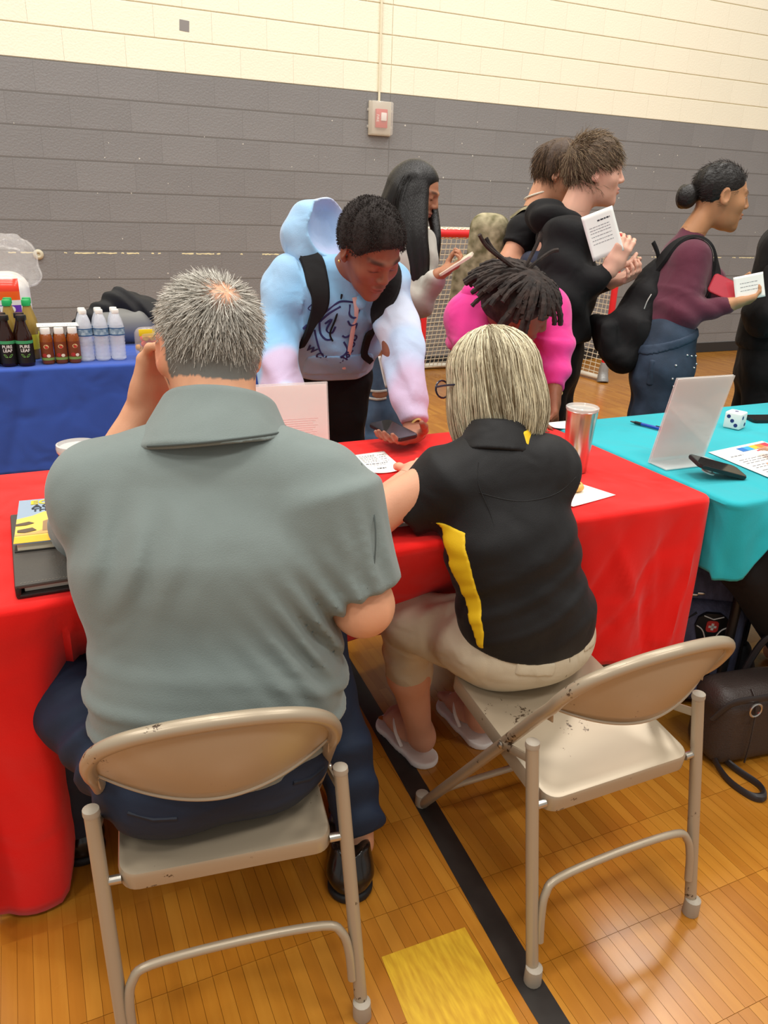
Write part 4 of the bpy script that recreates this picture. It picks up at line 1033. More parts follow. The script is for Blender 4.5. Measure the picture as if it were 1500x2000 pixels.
def die():
    c = (2.075, 1.752, ZT); s = .027; t = thing('foam_die', 'white foam die with dark blue spots on the turquoise cloth', 'die', c, math.radians(22))
    bm = bmesh.new(); box(bm, (0, 0, s), (s, s, s), bev=.005, seg=3); obj('cube', bm, mat('foam_white', '#f0eee8', .6), t); mp = mat('spot_blue', '#2a3170', .5)
    def spot(p, rot):
        bm = bmesh.new(); lathe(bm, [(.0062, 0), (.0062, .0006)], 16); o = obj('spot', bm, mp, t); o.location = p; o.rotation_euler = rot
    for x, z in ((-.012, s+.012), (.013, s-.013)): spot((x, -s-.0001, z), (math.pi/2, 0, 0))
    for y, z in ((-.013, s+.0+.013), (0, s), (.013, s-.013)): spot((-s-.0001, -y, z), (0, -math.pi/2, 0))
    spot((0, 0, 2*s), (0, 0, 0))
die()
pen('blue pen with printed barrel beside the slanted sign holder', (1.815, 1.765), (1.775, 1.905), col='#2747a8', tip='#57534e')
C4 = [(1.769, 1.563), (2.03, 1.60), (2.0, 1.32), (1.74, 1.28)]
r = sheet('handout', 'white handout with a colourful logo on the turquoise cloth', 'paper', C4, curl=.002); f = on_sheet(C4, .002)
for i, c in enumerate(('#2a6fb8', '#3aa0d0', '#e0b83a', '#e07a3a', '#c8384a')): print_bar(r, f, .42+i*.11, .42+(i+1)*.11, .06, .17, mat('hand'+c, c, .6), 'logo_tile')
print_lines(r, f, [(.12, .34, .22, .02)]+[(.12, .85, v, .012) for v in (.34, .39, .44, .52, .57, .65, .7)], M_ink)
print_bar(r, f, .62, .9, .2, .225, mat('hand_red', '#c8384a', .6), 'rule')
def phone(name, label, loc, R, col='#1c1b1b', screen='#2e2b2a', L=.147, Wd=.072, group=None):
    t = thing(name, label, 'phone'); t.matrix_world = Matrix.Translation(Vector(loc)) @ R.to_4x4()
    bm = bmesh.new(); slab(bm, rrect(Wd, L, .011), .0095); es = [e for e in bm.edges if abs(e.verts[0].co.z-e.verts[1].co.z) < 1e-6]; bmesh.ops.bevel(bm, geom=es, offset=.002, segments=2, affect='EDGES'); obj('case', bm, mat('case'+col, col, .45), t)
    bm = bmesh.new(); slab(bm, rrect(Wd-.006, L-.006, .008), .0004); o = obj('screen', bm, mat('glass'+screen, screen, .06, spec=.7), t); o.location = (0, 0, .0095)
    return t
def basis(xa, ya):
    x = Vector(xa).normalized(); y = Vector(ya); y = (y-x*y.dot(x)).normalized(); z = x.cross(y); return Matrix((x, y, z)).transposed()
ph = phone('phone', 'dark phone propped on its ring grip on the turquoise cloth', (1.62, 1.395, ZT+.021), basis((.30, .93, .12), (-.93, .30, .26)))
bm = bmesh.new(); lathe(bm, [(.018, -.016), (.018, -.013), (.008, -.012), (.008, 0)], 20); o = obj('ring_grip', bm, M_white, ph); o.location = (0, .018, 0)
ph2 = phone('phone', 'phone lying at the far right on the turquoise cloth', (2.275, 1.79, ZT), Matrix.Rotation(math.radians(75), 3, 'Z'))
# ================================================================ the two people seated at the red table
SKIN = attr_mat('skin', .5, .4, bump=.08, bscale=300, sss=.08)
def person(label, loc): return thing('person', label, 'person', loc)
def stub(o, root): o.parent = root; o.location = -root.location; return o
def shoe(name, parent, heel, toe, m, msole, h=.075, w=.045):
    heel = np.array(heel, float); toe = np.array(toe, float); f = _n(toe-heel); L = np.linalg.norm(toe-heel); R = frame(f); P = lambda y, z, x=0: heel+f*y+np.array([0, 0, z])+R[0]*x
    B = Body(); B.rc(P(.045, .045), P(L*.55, .045), .048, .046, .02); B.rc(P(L*.55, .04), P(L-.05, .036), .048, .04, .02, sq=(R[0], 1.12)); B.cc(P(.05, .04), P(.075, h+.02), .048, .043, .02)
    B.cut(P(0, .012), (0, 0, -1)); B.el(P(.066, h+.035), (.030, .036, .034), R, k=.006, mode='s'); o = solid(name, B, .005, m, parent)
    B = Body(); B.rc(P(.048, .012), P(L*.4, .012), .050, .042, .0); B.rc(P(L*.4, .012), P(L-.055, .012), .042, .053, .02); B.cut(P(0, .022), (0, 0, 1), .002); B.cut(P(0, .001), (0, 0, -1), .002); so = solid('sole', B, .005, msole, o); return o

def build_man():
    t = person('heavyset man with short grey hair in a grey polo, seated with his back to us', (.205, 1.07, 0)); off = -t.location
    H = Head((0.285, 1.363, 1.148), (-.10, .985, -.14), (.05, .14, .99), 1.09)
    A = np.array
    # body: one continuous figure
    B = Body(); H.add(B)
    B.rc(H.w(0, -.03, -.03), (0.273, 1.258, 1.011), .066, .074, .04)
    B.rc((.22, 1.17, .56), (0.243, 1.188, 0.817), .10, .11, .05, sq=((1, -.2, 0), 1.3)); B.rc((0.076, 1.264, 0.947), (0.416, 1.139, 0.952), .06, .06, .06)
    B.rc((0.059, 1.274, 0.936), (0.044, 1.475, 0.815), .058, .05, .03); B.rc((0.044, 1.475, 0.815), (0.186, 1.503, 1.017), .049, .033, .02)       # left arm to the face
    B.rc((0.432, 1.129, 0.941), (0.462, 1.06, 0.765), .056, .05, .03); B.rc((0.462, 1.06, 0.765), (0.464, 1.361, 0.80), .051, .033, .02)             # right arm to the table
    hb1 = add_hand(B, (0.192, 1.503, 1.028), (.18, -.12, .72), (.35, -.6, -.1), side=1, k=1.1, curl=(.5, .5, .5, .5))
    hb2 = add_hand(B, (0.464, 1.377, 0.790), (-.25, 1, -.02), (0, 0, -1), side=-1, k=1.1, curl=(.12, .12, .12, .15))
    B.rc((.11, 1.10, .50), (-.02, 1.42, .52), .08, .06, .04); B.rc((-.02, 1.42, .52), (-.03, 1.50, .09), .056, .036, .03); B.rc((-.03, 1.49, .06), (-.06, 1.66, .035), .035, .03, .02)
    B.rc((.30, 1.10, .50), (.475, 1.40, .53), .08, .06, .04); B.rc((.475, 1.40, .53), (.535, 1.225, .10), .056, .036, .03); B.rc((.535, 1.225, .06), (.59, 1.37, .035), .038, .03, .02)
    def col(p):
        c = H.paint(p, '#dda27f', lip='#b8695a', brow='#77706a', ear='#d8785e'); q = H.l(p)
        hair = (q[:, 2] > -.075-.2*(np.abs(q[:, 0])-.0)*0) & (q[:, 1] < .055+.3*np.maximum(q[:, 2]-.04, 0)) & (p[:, 2] > 1.07) & (np.abs(q[:, 0]) < .0755) & (((q[:, 0]/.073)**2+((q[:, 1]+.012)/.094)**2+((q[:, 2]-.032)/.12)**2) < 1.25)
        bald = np.exp(-((q[:, 0]-.004)/.032)**2-((q[:, 2]-.092)/.026)**2)*(q[:, 1] < .02)
        a = hair*(1-.95*bald); c = c*(1-a[:, None])+A(lin('#6d6a64'))*a[:, None]
        red = np.exp(-((p[:, 2]-1.05)/.035)**2)*.25; c = c*(1-red[:, None])+A(lin('#d98d6c'))*red[:, None]; return c
    b = solid('body', B, .009, SKIN, fine=[(H.c-.17, H.c+.17, .0045), (hb1[0], hb1[1], .0045), (hb2[0], hb2[1], .0055)], col=col); stub(b, t)
    # short grey hair growing out from a whorl at the crown
    rg = np.random.default_rng(5); n = 15000; v = rg.normal(0, 1, (n, 3)); v /= np.linalg.norm(v, axis=1)[:, None]
    q = v*A([.0745, .0955, .0850])+A([0, -.012, .032]); q[:, 2] = np.where(q[:, 2] < .0, q[:, 2]*1.75, q[:, 2]); q[:, 1] += np.where(q[:, 2] < -.03, (-.03-q[:, 2])*.25, 0)
    low = -.104+.35*np.maximum(0, np.abs(q[:, 0])-.045)-.014*np.exp(-(q[:, 0]/.014)**2)
    keep = (q[:, 2] > low) & (q[:, 1] < .045+.6*np.maximum(q[:, 2]-.03, 0)) & ~((np.abs(q[:, 0]) > .062) & (q[:, 1] > -.035) & (q[:, 2] < .03))
    bald = np.exp(-((q[:, 0]-.004)/.030)**2-((q[:, 2]-.094)/.022)**2)*(q[:, 1] < .02); keep &= rg.random(n) > bald*.93
    q = q[keep]; v = v[keep]; crown = A([.012, -.075, .088]); fl = q-crown; fl /= np.linalg.norm(fl, axis=1)[:, None]+1e-6; fl[:, 2] -= .35; fl[:, 0] += .18
    fl -= (fl*v).sum(1)[:, None]*v; fl /= np.linalg.norm(fl, axis=1)[:, None]
    dl = fl*.9+v*.3; roots = H.c+H.k*(q@H.R); dirs = dl@H.R
    ln = np.where(q[:, 2] > .06, .026, np.where(q[:, 2] > -.04, .021, .014))*rg.uniform(.7, 1.25, len(q))
    hm = hair_mat('grey_hair', '#79746b', '#e6e1d6', .5, .42); stub(strands('hair', roots-.001*dirs, dirs, ln, hm, None, segs=3, r=.00062, jitter=.17, seed=2), t)
    # polo shirt
    ax = (.965, -.26, 0); Sx = Body()
    Sx.rc((.216, 1.12, .49), (0.229, 1.134, 0.623), .138, .140, .05, sq=((.985, -.17, 0), 1.36)); Sx.rc((0.229, 1.134, 0.623), (0.243, 1.188, 0.828), .140, .146, .06, sq=(ax, 1.44)); Sx.rc((0.243, 1.188, 0.828), (0.257, 1.231, 0.941), .146, .118, .06, sq=(ax, 1.5))
    Sx.rc((0.254, 1.253, 0.978), (0.081, 1.280, 0.941), .070, .082, .06); Sx.rc((0.275, 1.231, 0.984), (0.416, 1.145, 0.952), .070, .083, .06); Sx.rc((0.270, 1.247, 0.960), (0.275, 1.258, 0.99), .09, .075, .05)
    Sx.cc((0.094, 1.274, 0.941), (0.052, 1.42, 0.82), .080, .066, .05); Sx.cc((0.427, 1.129, 0.947), (0.461, 1.064, 0.790), .086, .072, .05)
    def folds(p, d):
        x, y, z = p[..., 0], p[..., 1], p[..., 2]; n = vnoise(p, 7, 4)
        w = np.exp(-((z-.585)/.10)**2); d = d-w*.011*np.maximum(0, np.sin((z+.10*(x-.2)**2*6+.14*x)*98+2.2*n))*(.6+.4*vnoise(p, 5, 2))
        w2 = np.exp(-(((x-.378)/.09)**2+((z-.752)/.09)**2)); d = d-w2*.009*np.sin((z*.9+x*1.25)*105+1.5*n)
        w3 = np.exp(-(((x-.097)/.07)**2+((z-.893)/.06)**2)); d = d-w3*.006*np.sin((x*1.3-z*.5)*95+n)
        w4 = np.exp(-(((x-.454)/.05)**2+((z-.871)/.08)**2)); d = d-w4*.0045*np.sin((x*1.4+z*.25)*120)
        return d-.002*vnoise(p, 11)
    Sx.warp(folds); Sx.cut((.2, 1.05, .505), (0, 0, -1), .012)
    mp = mat('grey_pique', '#747e7b', .82, bump=.18, bscale=520, var=.03, vscale=12, sheen=.2, spec=.25, wr=.25, wscale=9)
    sh = stub(solid('polo_shirt', Sx, .006, mp), t)
    C = Body(); C.cc((0.266, 1.240, 0.985), (0.288, 1.290, 1.086), .138, .086, .0, rnd=.012, sq=((1, -.2, 0), 1.05)); C.warp(lambda p, d: d+.0015*vnoise(p, 25)); C.cut((0.27, 1.25, 1.012), (.0, -.32, -1), .004); C.cut((0.270, 1.385, 1.033), (.2, 1, .1), .01)
    c = solid('collar', C, .004, mp); c.parent = sh
    rim = [(.27+.150*math.cos(a), 1.25+.143*math.sin(a), 1.0115-.32*.143*math.sin(a)) for a in np.linspace(math.pi*1.2, math.pi*1.8, 20)]; bm = bmesh.new(); q = C.trace(A(rim), (0, 1, 0)); tube(bm, [tuple(x) for x in q], .0022, 6); o = obj('collar_shade_line', bm, mat('seam_and_shade_grey', '#4a5250', .8)); o.parent = sh  # thin dark tube painted in for the shaded gap under the collar
    def seam(name, pts, dr, m, r=.0012):
        q = Sx.trace(A(pts), dr); bm = bmesh.new(); tube(bm, smooth_path([tuple(x) for x in q], 6), r, 6); o = obj(name, bm, m); o.parent = sh; return o
    md = mat('seam_and_shade_grey', '#626c69', .8)
    seam('seam', [(0.497, 1.026, 1.001), (0.486, 0.972, 0.936), (0.475, 0.950, 0.871), (0.464, 0.929, 0.828)], (-.25, 1, 0), md)
    # trousers, belt, shoes
    T = Body(); T.el((.212, 1.145, .482), (.192, .16, .092), frame((.139, .99, 0)), k=0); T.rc((.212, 1.125, .5), (.215, 1.125, .575), .126, .122, .03, sq=((.985, -.17, 0), 1.38))
    T.rc((.11, 1.10, .49), (-.03, 1.40, .515), .098, .082, .05); T.rc((-.03, 1.40, .515), (-.035, 1.47, .13), .082, .058, .03)
    T.rc((.305, 1.09, .49), (.475, 1.39, .53), .098, .08, .05); T.rc((.475, 1.39, .53), (.515, 1.29, .30), .078, .064, .03); T.cc((.515, 1.29, .30), (.538, 1.215, .112), .064, .052, .03, rnd=.004)
    def tf(p, d):
        n = vnoise(p, 8, 7); w = np.exp(-((p[..., 1]-1.15)/.09)**2)*((p[..., 0] < .1) | (p[..., 0] > .33))
        return d-w*.007*np.sin(p[..., 1]*90+p[..., 2]*50+2*n)-.0025*vnoise(p, 14, 3)-.0015*np.sin(p[..., 2]*60+3*n)*(p[..., 2] < .45)
    T.warp(tf); T.cut((.2, 1.0, .60), (0, 0, 1)); T.cut((-.03, 1.47, .11), (0, 0, -1), .004)
    mt = mat('navy_suiting', '#1f2a3d', .7, bump=.1, bscale=500, var=.06, vscale=9, spec=.3, wr=.4, wscale=11); tr = stub(solid('trousers', T, .007, mt), t)
    Bt = Body(); Bt.rc((.214, 1.125, .55), (.214, 1.125, .575), .127, .127, 0, sq=((.985, -.17, 0), 1.385)); Bt.cut((0, 0, .547), (0, 0, -1), .002); Bt.cut((0, 0, .58), (0, 0, 1), .002); o = solid('belt', Bt, .006, mat('brown_leather', '#3a281c', .45)); stub(o, t)
    for x in (.165, .235):
        q = T.trace(A([[x, .80, .595], [x, .80, .565], [x+.003, .80, .53]]), (0, 1, 0)); bm = bmesh.new(); tube(bm, [tuple(a+A([0, -.002, 0])) for a in q], .006, 6, flat=((0, 1, 0), .35)); o = obj('belt_loop', bm, mt); o.parent = tr
    for x0, x1 in ((.05, .12), (.31, .375)):
        q = T.trace(A([[x0, .8, .50], [(x0+x1)/2, .8, .49], [x1, .8, .487]]), (0, 1, 0)); bm = bmesh.new(); tube(bm, [tuple(a) for a in q], .0035, 6); o = obj('pocket_welt', bm, mat('navy_welt', '#131a28', .7)); o.parent = tr
    ms, mso = mat('black_polished_leather', '#17120f', .2, spec=.6), mat('black_rubber', '#151414', .6)
    s1 = shoe('shoe', None, (.478, 1.125, 0), (.60, 1.43, 0), ms, mso, .085); stub(s1, t); s2 = shoe('shoe', None, (-.025, 1.45, 0), (-.06, 1.73, 0), ms, mso, .07); stub(s2, t)
build_man()

def build_woman():
    t = person('woman with a chin-length blonde bob in a black polo, seated with her back to us', (.86, 1.12, 0)); A = np.array
    H = Head((0.884, 1.381, 1.048), (-.42, .86, -.28), (-.05, .25, .97), 1.0)
    B = Body(); H.add(B); B.rc(H.w(0, -.025, -.03), (0.860, 1.306, 0.938), .052, .056, .03)
    B.rc((.925, 1.23, .55), (0.860, 1.274, 0.841), .07, .07, .05, sq=((1, .15, 0), 1.2)); B.rc((0.763, 1.317, 0.884), (0.957, 1.252, 0.900), .035, .035, .02)
    B.rc((0.752, 1.317, 0.890), (0.605, 1.345, 0.802), .042, .045, .03); B.rc((0.605, 1.345, 0.802), (0.805, 1.565, 0.795), .045, .028, .02)
    B.rc((0.973, 1.247, 0.906), (1.065, 1.405, 0.805), .036, .04, .03); B.rc((1.065, 1.405, 0.805), (0.99, 1.60, 0.795), .042, .028, .02)
    h1 = add_hand(B, (0.812, 1.573, 0.790), (.75, .62, .0), (-.3, .3, -.9), side=1, k=.92, curl=(.45, .5, .55, .6)); h2 = add_hand(B, (0.985, 1.61, 0.782), (-.4, .9, 0), (0, 0, -1), side=-1, k=.92, curl=(.2, .2, .2, .2))
    B.rc((.86, 1.24, .50), (.755, 1.44, .48), .075, .055, .04); B.rc((.755, 1.44, .48), (.772, 1.47, .30), .052, .050, .02); B.rc((.772, 1.47, .30), (.826, 1.49, .085), .052, .032, .03)
    B.rc((1.0, 1.24, .50), (.995, 1.47, .48), .075, .055, .04); B.rc((.995, 1.47, .48), (1.0, 1.48, .30), .052, .05, .02); B.rc((1.0, 1.48, .30), (1.02, 1.51, .085), .052, .032, .03)
    feet = []
    for (hx, hy), (tx, ty) in (((.838, 1.462), (.815, 1.665)), ((1.022, 1.472), (1.02, 1.69))):
        f = _n(A([tx-hx, ty-hy, 0])); r = A([f[1], -f[0], 0]); P = lambda y, z, x=0, hx=hx, hy=hy, f=f, r=r: A([hx, hy, z+.016])+f*y+r*x
        B.rc(P(.028, .06), P(.05, .085), .03, .032, .02); B.el(P(.025, .045), (.028, .03, .028), k=.02); B.rc(P(.04, .06), P(.13, .042), .033, .03, .02); B.rc(P(.09, .038), P(.15, .034), .03, .03, .02, sq=(r, 1.3))
        for i, (x, L) in enumerate(((.028, .205), (.012, .208), (-.002, .2), (-.015, .19), (-.027, .178))): 
            s = 1 if hx < .9 else -1
            B.rc(P(.15, .034, s*x*.9), P(L, .028, s*x), .010 if i else .012, .0085 if i else .0115, .008)
        feet.append((P, f, r, (A([min(hx, tx)-.06, hy-.03, 0]), A([max(hx, tx)+.06, ty+.03, .12]))))
    def col(p):
        c = H.paint(p, '#dca384', lip='#bd6e62', brow='#8a7355'); q = H.l(p); a = ((q[:, 1] < .03) & (q[:, 2] > -.06) & (p[:, 2] > 1.0))*.8; return c*(1-a[:, None])+A(lin('#8f7f66'))*a[:, None]
    b = solid('body', B, .009, SKIN, fine=[(H.c-.14, H.c+.14, .005), (h1[0], h1[1], .0045), (h2[0], h2[1], .006), (*feet[0][3], .0045), (*feet[1][3], .0045)], col=col); stub(b, t)
    # bob: shell plus long strands from the parting
    def shell(u, ang):
        """u 0 at crown .. 1 at tips; ang around the head (0 = face)"""
        a = np.clip(u/.55, 0, 1)*math.pi/2*1.08; rx, ry, rz = .083, .1, .089
        x = rx*np.sin(a)*np.sin(ang); y = -.012+ry*np.sin(a)*np.cos(ang); z = .032+rz*np.cos(a)
        s = np.clip((u-.55)/.45, 0, 1); back = .5-.5*np.cos(ang); bulge = .010*np.sin(s*math.pi*.9)-.016*s**2*back
        L = .138+.0*back; k = 1+bulge/.09; return np.stack([x*k, y*k, z-s*L], -1)
    hb = Body(); hb.el(H.w(0, -.014, .034), A([.077, .094, .082]), H.R, k=0); hb.cc(H.w(0, -.025, .03), H.w(0, -.035, -.09), .076, .076, .03, rnd=.012, sq=(H.R[1], 1.02)); hb.bx(H.w(0, .09, -.06), (.055, .06, .1), H.R, rnd=.03, k=.02, mode='s')
    mh = hair_mat('blonde_hair', '#6f5c3f', '#f2e8c8', .4, .38); bl = stub(solid('hair', hb, .006, mat('blonde_base', '#8f7a55', .6, var=.3, vscale=40)), t)
    rg = np.random.default_rng(9); n = 5200; ang = rg.uniform(.62, 2*math.pi-.62, n); u0 = rg.beta(1.1, 2.2, n)*.5; m = 11
    ls = rg.uniform(.88, 1.06, n); U = u0[:, None]+(ls-u0)[:, None]*np.linspace(0, 1, m)[None]; wob = np.cumsum(rg.normal(0, .012, (n, m)), 1)+.10*np.sin(ang*7)[:, None]*np.linspace(0, 1, m)**2
    P = shell(U, ang[:, None]+wob); P += rg.normal(0, .0012, (n, 1, 3)); P *= (1+rg.uniform(-.09, .06, (n, 1, 1))*np.linspace(.5, 1, m)[None, :, None]); wv = .0055*U*np.sin(U*17+ang[:, None]*6+np.floor(ang*9)[:, None]); P += wv[..., None]*A([.6, .6, 0])
    P = H.c+H.k*(P@H.R); o = strands('hair_strands', None, None, 0, mh, None, r=.00095, seed=4, path=P); o.parent = bl
    # black polo with yellow side panel and yellow collar lining
    S_ = Body(); S_.rc((.928, 1.215, .555), (0.912, 1.215, 0.594), .122, .112, .04, sq=((1, .1, 0), 1.32)); S_.rc((0.912, 1.215, 0.594), (0.876, 1.236, 0.744), .112, .104, .05, sq=((1, .1, 0), 1.24)); S_.rc((0.876, 1.236, 0.744), (0.860, 1.274, 0.863), .106, .094, .05, sq=((1, -.05, 0), 1.36))
    S_.rc((0.855, 1.290, 0.911), (0.769, 1.317, 0.879), .062, .066, .05); S_.rc((0.860, 1.285, 0.916), (0.951, 1.258, 0.900), .062, .066, .05); S_.rc((0.855, 1.290, 0.900), (0.860, 1.30, 0.922), .062, .054, .04)
    S_.cc((0.763, 1.314, 0.879), (0.672, 1.349, 0.796), .066, .057, .04, rnd=.004); S_.cc((0.962, 1.252, 0.895), (1.037, 1.365, 0.814), .066, .056, .04, rnd=.004)
    def folds(p, d):
        x, y, z = p[..., 0], p[..., 1], p[..., 2]; n = vnoise(p, 7, 4); w = np.exp(-((z-.64)/.10)**2); s = (z-.42*(x-.91))*95
        return d-w*.006*np.maximum(0, np.sin(s+2.0*n))*(.6+.5*vnoise(p, 6, 2))-.0022*vnoise(p, 12, 8)-np.exp(-((z-.755)/.05)**2)*.003*np.sin(s*.8)
    S_.warp(folds); S_.cut((.92, 1.20, .538), (-.02, .15, -1), .006)
    mb = mat('black_knit', '#151415', .62, bump=.12, bscale=500, sheen=.03, spec=.35, wr=.35, wscale=10); my = mat('yellow_knit', '#e6be17', .65, bump=.1, bscale=500)
    sh = stub(solid('polo_shirt', S_, .006, mb), t)
    Y = S_.copy().off(.0022); cz = lambda z: (np.interp(z, [.594, .744, .863], [.912, .876, .86]), np.interp(z, [.594, .744, .863], [1.215, 1.236, 1.274]))
    def strip(p, d):
        cx, cy = cz(p[..., 2]); dx, dy = p[..., 0]-cx, p[..., 1]-cy; ang = np.degrees(np.arctan2(-dy, -dx)); w = np.interp(p[..., 2], [.56, .62, .70, .80], [3, 7, 11, 15])
        return np.maximum(np.maximum(d, (np.abs(ang-np.interp(p[..., 2], [.56, .80], [22, 6]))-w)*.0022), np.maximum(p[..., 2]-.80, .555-p[..., 2]))
    Y.warp(strip); o = solid('side_panel', Y, .004, my); o.parent = sh; o['label'] = 'yellow side panel'
    C = Body(); C.cc((0.855, 1.290, 0.925), (0.869, 1.314, 0.985), .086, .062, .0, rnd=.004); C.cut((0.849, 1.357, 0.970), (-.3, 1, 0), .01); c = solid('collar', C, .004, mb); c.parent = sh
    C2 = C.copy().off(.002); C2.bx((0.900, 1.235, 0.958), (.020, .06, .028), rnd=.004, k=.002, mode='cut'); c = solid('collar_lining', C2, .003, my); c.parent = sh; c['label'] = 'yellow collar lining'
    for pts in ([(0.752, 1.021, 0.879), (0.806, 1.021, 0.868), (0.860, 1.021, 0.865), (0.924, 1.021, 0.870), (0.978, 1.021, 0.890)], [(0.758, 1.021, 0.933), (0.752, 1.021, 0.895), (0.769, 1.021, 0.841), (0.774, 1.021, 0.787)]):
        q = S_.trace(A(pts), (.1, 1, 0)); bm = bmesh.new(); tube(bm, smooth_path([tuple(x) for x in q], 6), .0011, 6); o = obj('seam', bm, mat('black_seam', '#0e0d0e', .7)); o.parent = sh
    # khaki capris
    T = Body(); T.el((.932, 1.24, .505), (.182, .145, .090), frame((-.1, 1, 0)), k=0); T.rc((.93, 1.225, .52), (.925, 1.22, .58), .115, .11, .03, sq=((1, .1, 0), 1.33))
    T.rc((.86, 1.24, .495), (.752, 1.44, .485), .088, .073, .05); T.rc((.752, 1.43, .485), (.763, 1.462, .38), .07, .06, .03); T.cc((.763, 1.462, .38), (.783, 1.478, .262), .062, .057, .02, rnd=.004)
    T.rc((1.0, 1.25, .495), (1.0, 1.47, .485), .088, .073, .05); T.rc((1.0, 1.47, .485), (1.003, 1.485, .38), .07, .06, .03); T.cc((1.003, 1.485, .38), (1.006, 1.49, .262), .062, .057, .02, rnd=.004)
    T.warp(lambda p, d: d-.005*np.sin(p[..., 1]*70+p[..., 0]*55+2.5*vnoise(p, 8, 3))*np.exp(-((p[..., 1]-1.33)/.08)**2)-.003*vnoise(p, 16, 5)-.002*np.sin(p[..., 2]*70+2*vnoise(p, 9))*(p[..., 2] < .42)); T.cut((0, 0, .585), (0, 0, 1))
    mk = mat('khaki_twill', '#cbbfa6', .75, bump=.15, bscale=420, var=.05, vscale=10, wr=.5, wscale=13); tr = stub(solid('capri_trousers', T, .007, mk), t)
    for c, hx in (((.875, 1.10, .515), .042), ((1.03, 1.12, .535), .028)):
        F = T.copy().off(.003); F.bx(c, (hx, .08, .016), frame((-.05, 1, 0), (.12, 0, 1)), rnd=.004, k=.003, mode='cut'); o = solid('pocket_flap', F, .004, mk); o.parent = tr
    q = T.trace(A([(.955, .9, z) for z in (.56, .52, .48, .45)]), (0, 1, 0)); bm = bmesh.new(); tube(bm, [tuple(x) for x in q], .001, 6); o = obj('seam', bm, mat('khaki_seam', '#93866c', .8)); o.parent = tr
    # flip-flops
    mw = mat('white_rubber', '#fbf7f0', .5)
    for i, (P, f, r, _) in enumerate(feet):
        F = Body(); F.rc(P(.022, -.008), P(.10, -.008), .042, .038, 0); F.rc(P(.10, -.008), P(.178, -.008), .038, .050, .03); F.cut(P(0, .003), (0, 0, 1), .003); F.cut(P(0, -.015), (0, 0, -1), .003); fo = stub(solid('flip_flop', F, .004, mw), t)
        bm = bmesh.new(); s = 1 if i == 0 else -1; tip = P(.168, .052, s*.016)
        tube(bm, smooth_path([P(.07, .012, .040), P(.10, .05, .042), P(.14, .066, .028), tip], 5), .0055, 8, flat=((0, 0, 1), .5)); tube(bm, smooth_path([P(.07, .012, -.040), P(.10, .045, -.042), P(.14, .062, -.018), tip], 5), .0055, 8, flat=((0, 0, 1), .5)); tube(bm, [tip, P(.172, .015, s*.018)], .004, 6); o = obj('strap', bm, mw); o.parent = fo
        for k, (dx, c) in enumerate(((-.018, '#d9822e'), (.0, '#e8b53c'), (.018, '#a8476a'))): 
            bm = bmesh.new(); bmesh.ops.create_icosphere(bm, subdivisions=1, radius=.011); o = obj('flower_print', bm, mat('flower'+c, c, .6)); o.parent = fo; o.location = Vector(P(.212, .0045, dx)); o.scale = (1, 1, .15)
    # eyeglasses
    g = bmesh.new()
    for s in (-1, 1):
        ring = [H.w(s*.034+.024*math.cos(a), .1+.004*math.cos(a)*s*0, .008+.019*math.sin(a)) for a in np.linspace(0, 2*math.pi, 17)]; tube(g, [tuple(x) for x in ring], .0022, 6, cap=False); tube(g, [tuple(H.w(s*.058, .098, .015)), tuple(H.w(s*.078, .06, .015)), tuple(H.w(s*.082, -.01, .012))], .0022, 6)
    tube(g, [tuple(H.w(-.011, .103, .01)), tuple(H.w(.011, .103, .01))], .002, 6); o = stub(obj('eyeglasses', g, mat('navy_frame', '#1c2238', .3)), t)
    for s in (-1, 1):
        bm = bmesh.new(); f = bm.faces.new([bm.verts.new(H.w(s*.034+.023*math.cos(a), .1, .008+.018*math.sin(a))) for a in np.linspace(0, 2*math.pi, 17)[:-1]]); l = obj('lens', bm, mat('lens', '#c8d0dc', .02, alpha=.3, spec=1)); l.parent = o
build_woman()
# ================================================================ the students standing behind the tables
A_ = np.array
def cap_hair(H, m, t, grow=.010, low=-.03, front=.05, noise=.004, ns=40, h=.005, top=0.0, sides=None, name='hair'):
    """a cap of hair over the skull, open at the face"""
    B = Body(); B.el(H.w(0, -.016, .034+top*.3), (A_([.073, .094, .083])+grow+A_([0, 0, top]))*H.k, H.R, k=0)
    B.cut(H.w(0, front, .05), (H.R[1]*1.0-H.R[2]*.75), .012); B.cut(H.w(0, -.02, low), -H.R[2]-.35*H.R[1]*0, .01)
    for s in (-1, 1): B.el(H.w(s*.085, .012, -.012), A_([.03, .03, .04])*H.k, H.R, k=.01, mode='s')
    B.warp(lambda p, d: d+noise*vnoise(p, ns)+noise*.6*vnoise(p, ns*2.3, 4)); o = solid(name, B, h, m); stub(o, t); return B, o
def tufts(H, t, parent, m, n, length, crown=(0, -.06, .1), lift=.35, r=.0009, fringe=.06, low=-.045, grow=.012, seed=3, segs=4, jitter=.3, grav=.15, top=0.0, sidecut=True):
    rg = np.random.default_rng(seed); v = rg.normal(0, 1, (n*3, 3)); v /= np.linalg.norm(v, axis=1)[:, None]; q = v*(A_([.073, .094, .083])+grow*.8+A_([0, 0, top]))+A_([0, -.016, .034+top*.3])
    keep = (q[:, 2] > low) & (q[:, 1] < fringe+.75*(q[:, 2]-.05)) 
    if sidecut: keep &= ~((np.abs(q[:, 0]) > .06) & (q[:, 1] > -.02) & (q[:, 2] < .02))
    q = q[keep][:n]; v = v[keep][:n]; fl = q-A_(crown); fl /= np.linalg.norm(fl, axis=1)[:, None]+1e-6; fl -= (fl*v).sum(1)[:, None]*v; fl /= np.linalg.norm(fl, axis=1)[:, None]+1e-6
    d = fl*(1-lift)+v*lift; o = strands('hair_strands', H.c+H.k*(q@H.R), d@H.R, length, m, None, segs=segs, r=r, jitter=jitter, grav=grav, seed=seed); o.parent = parent; return o
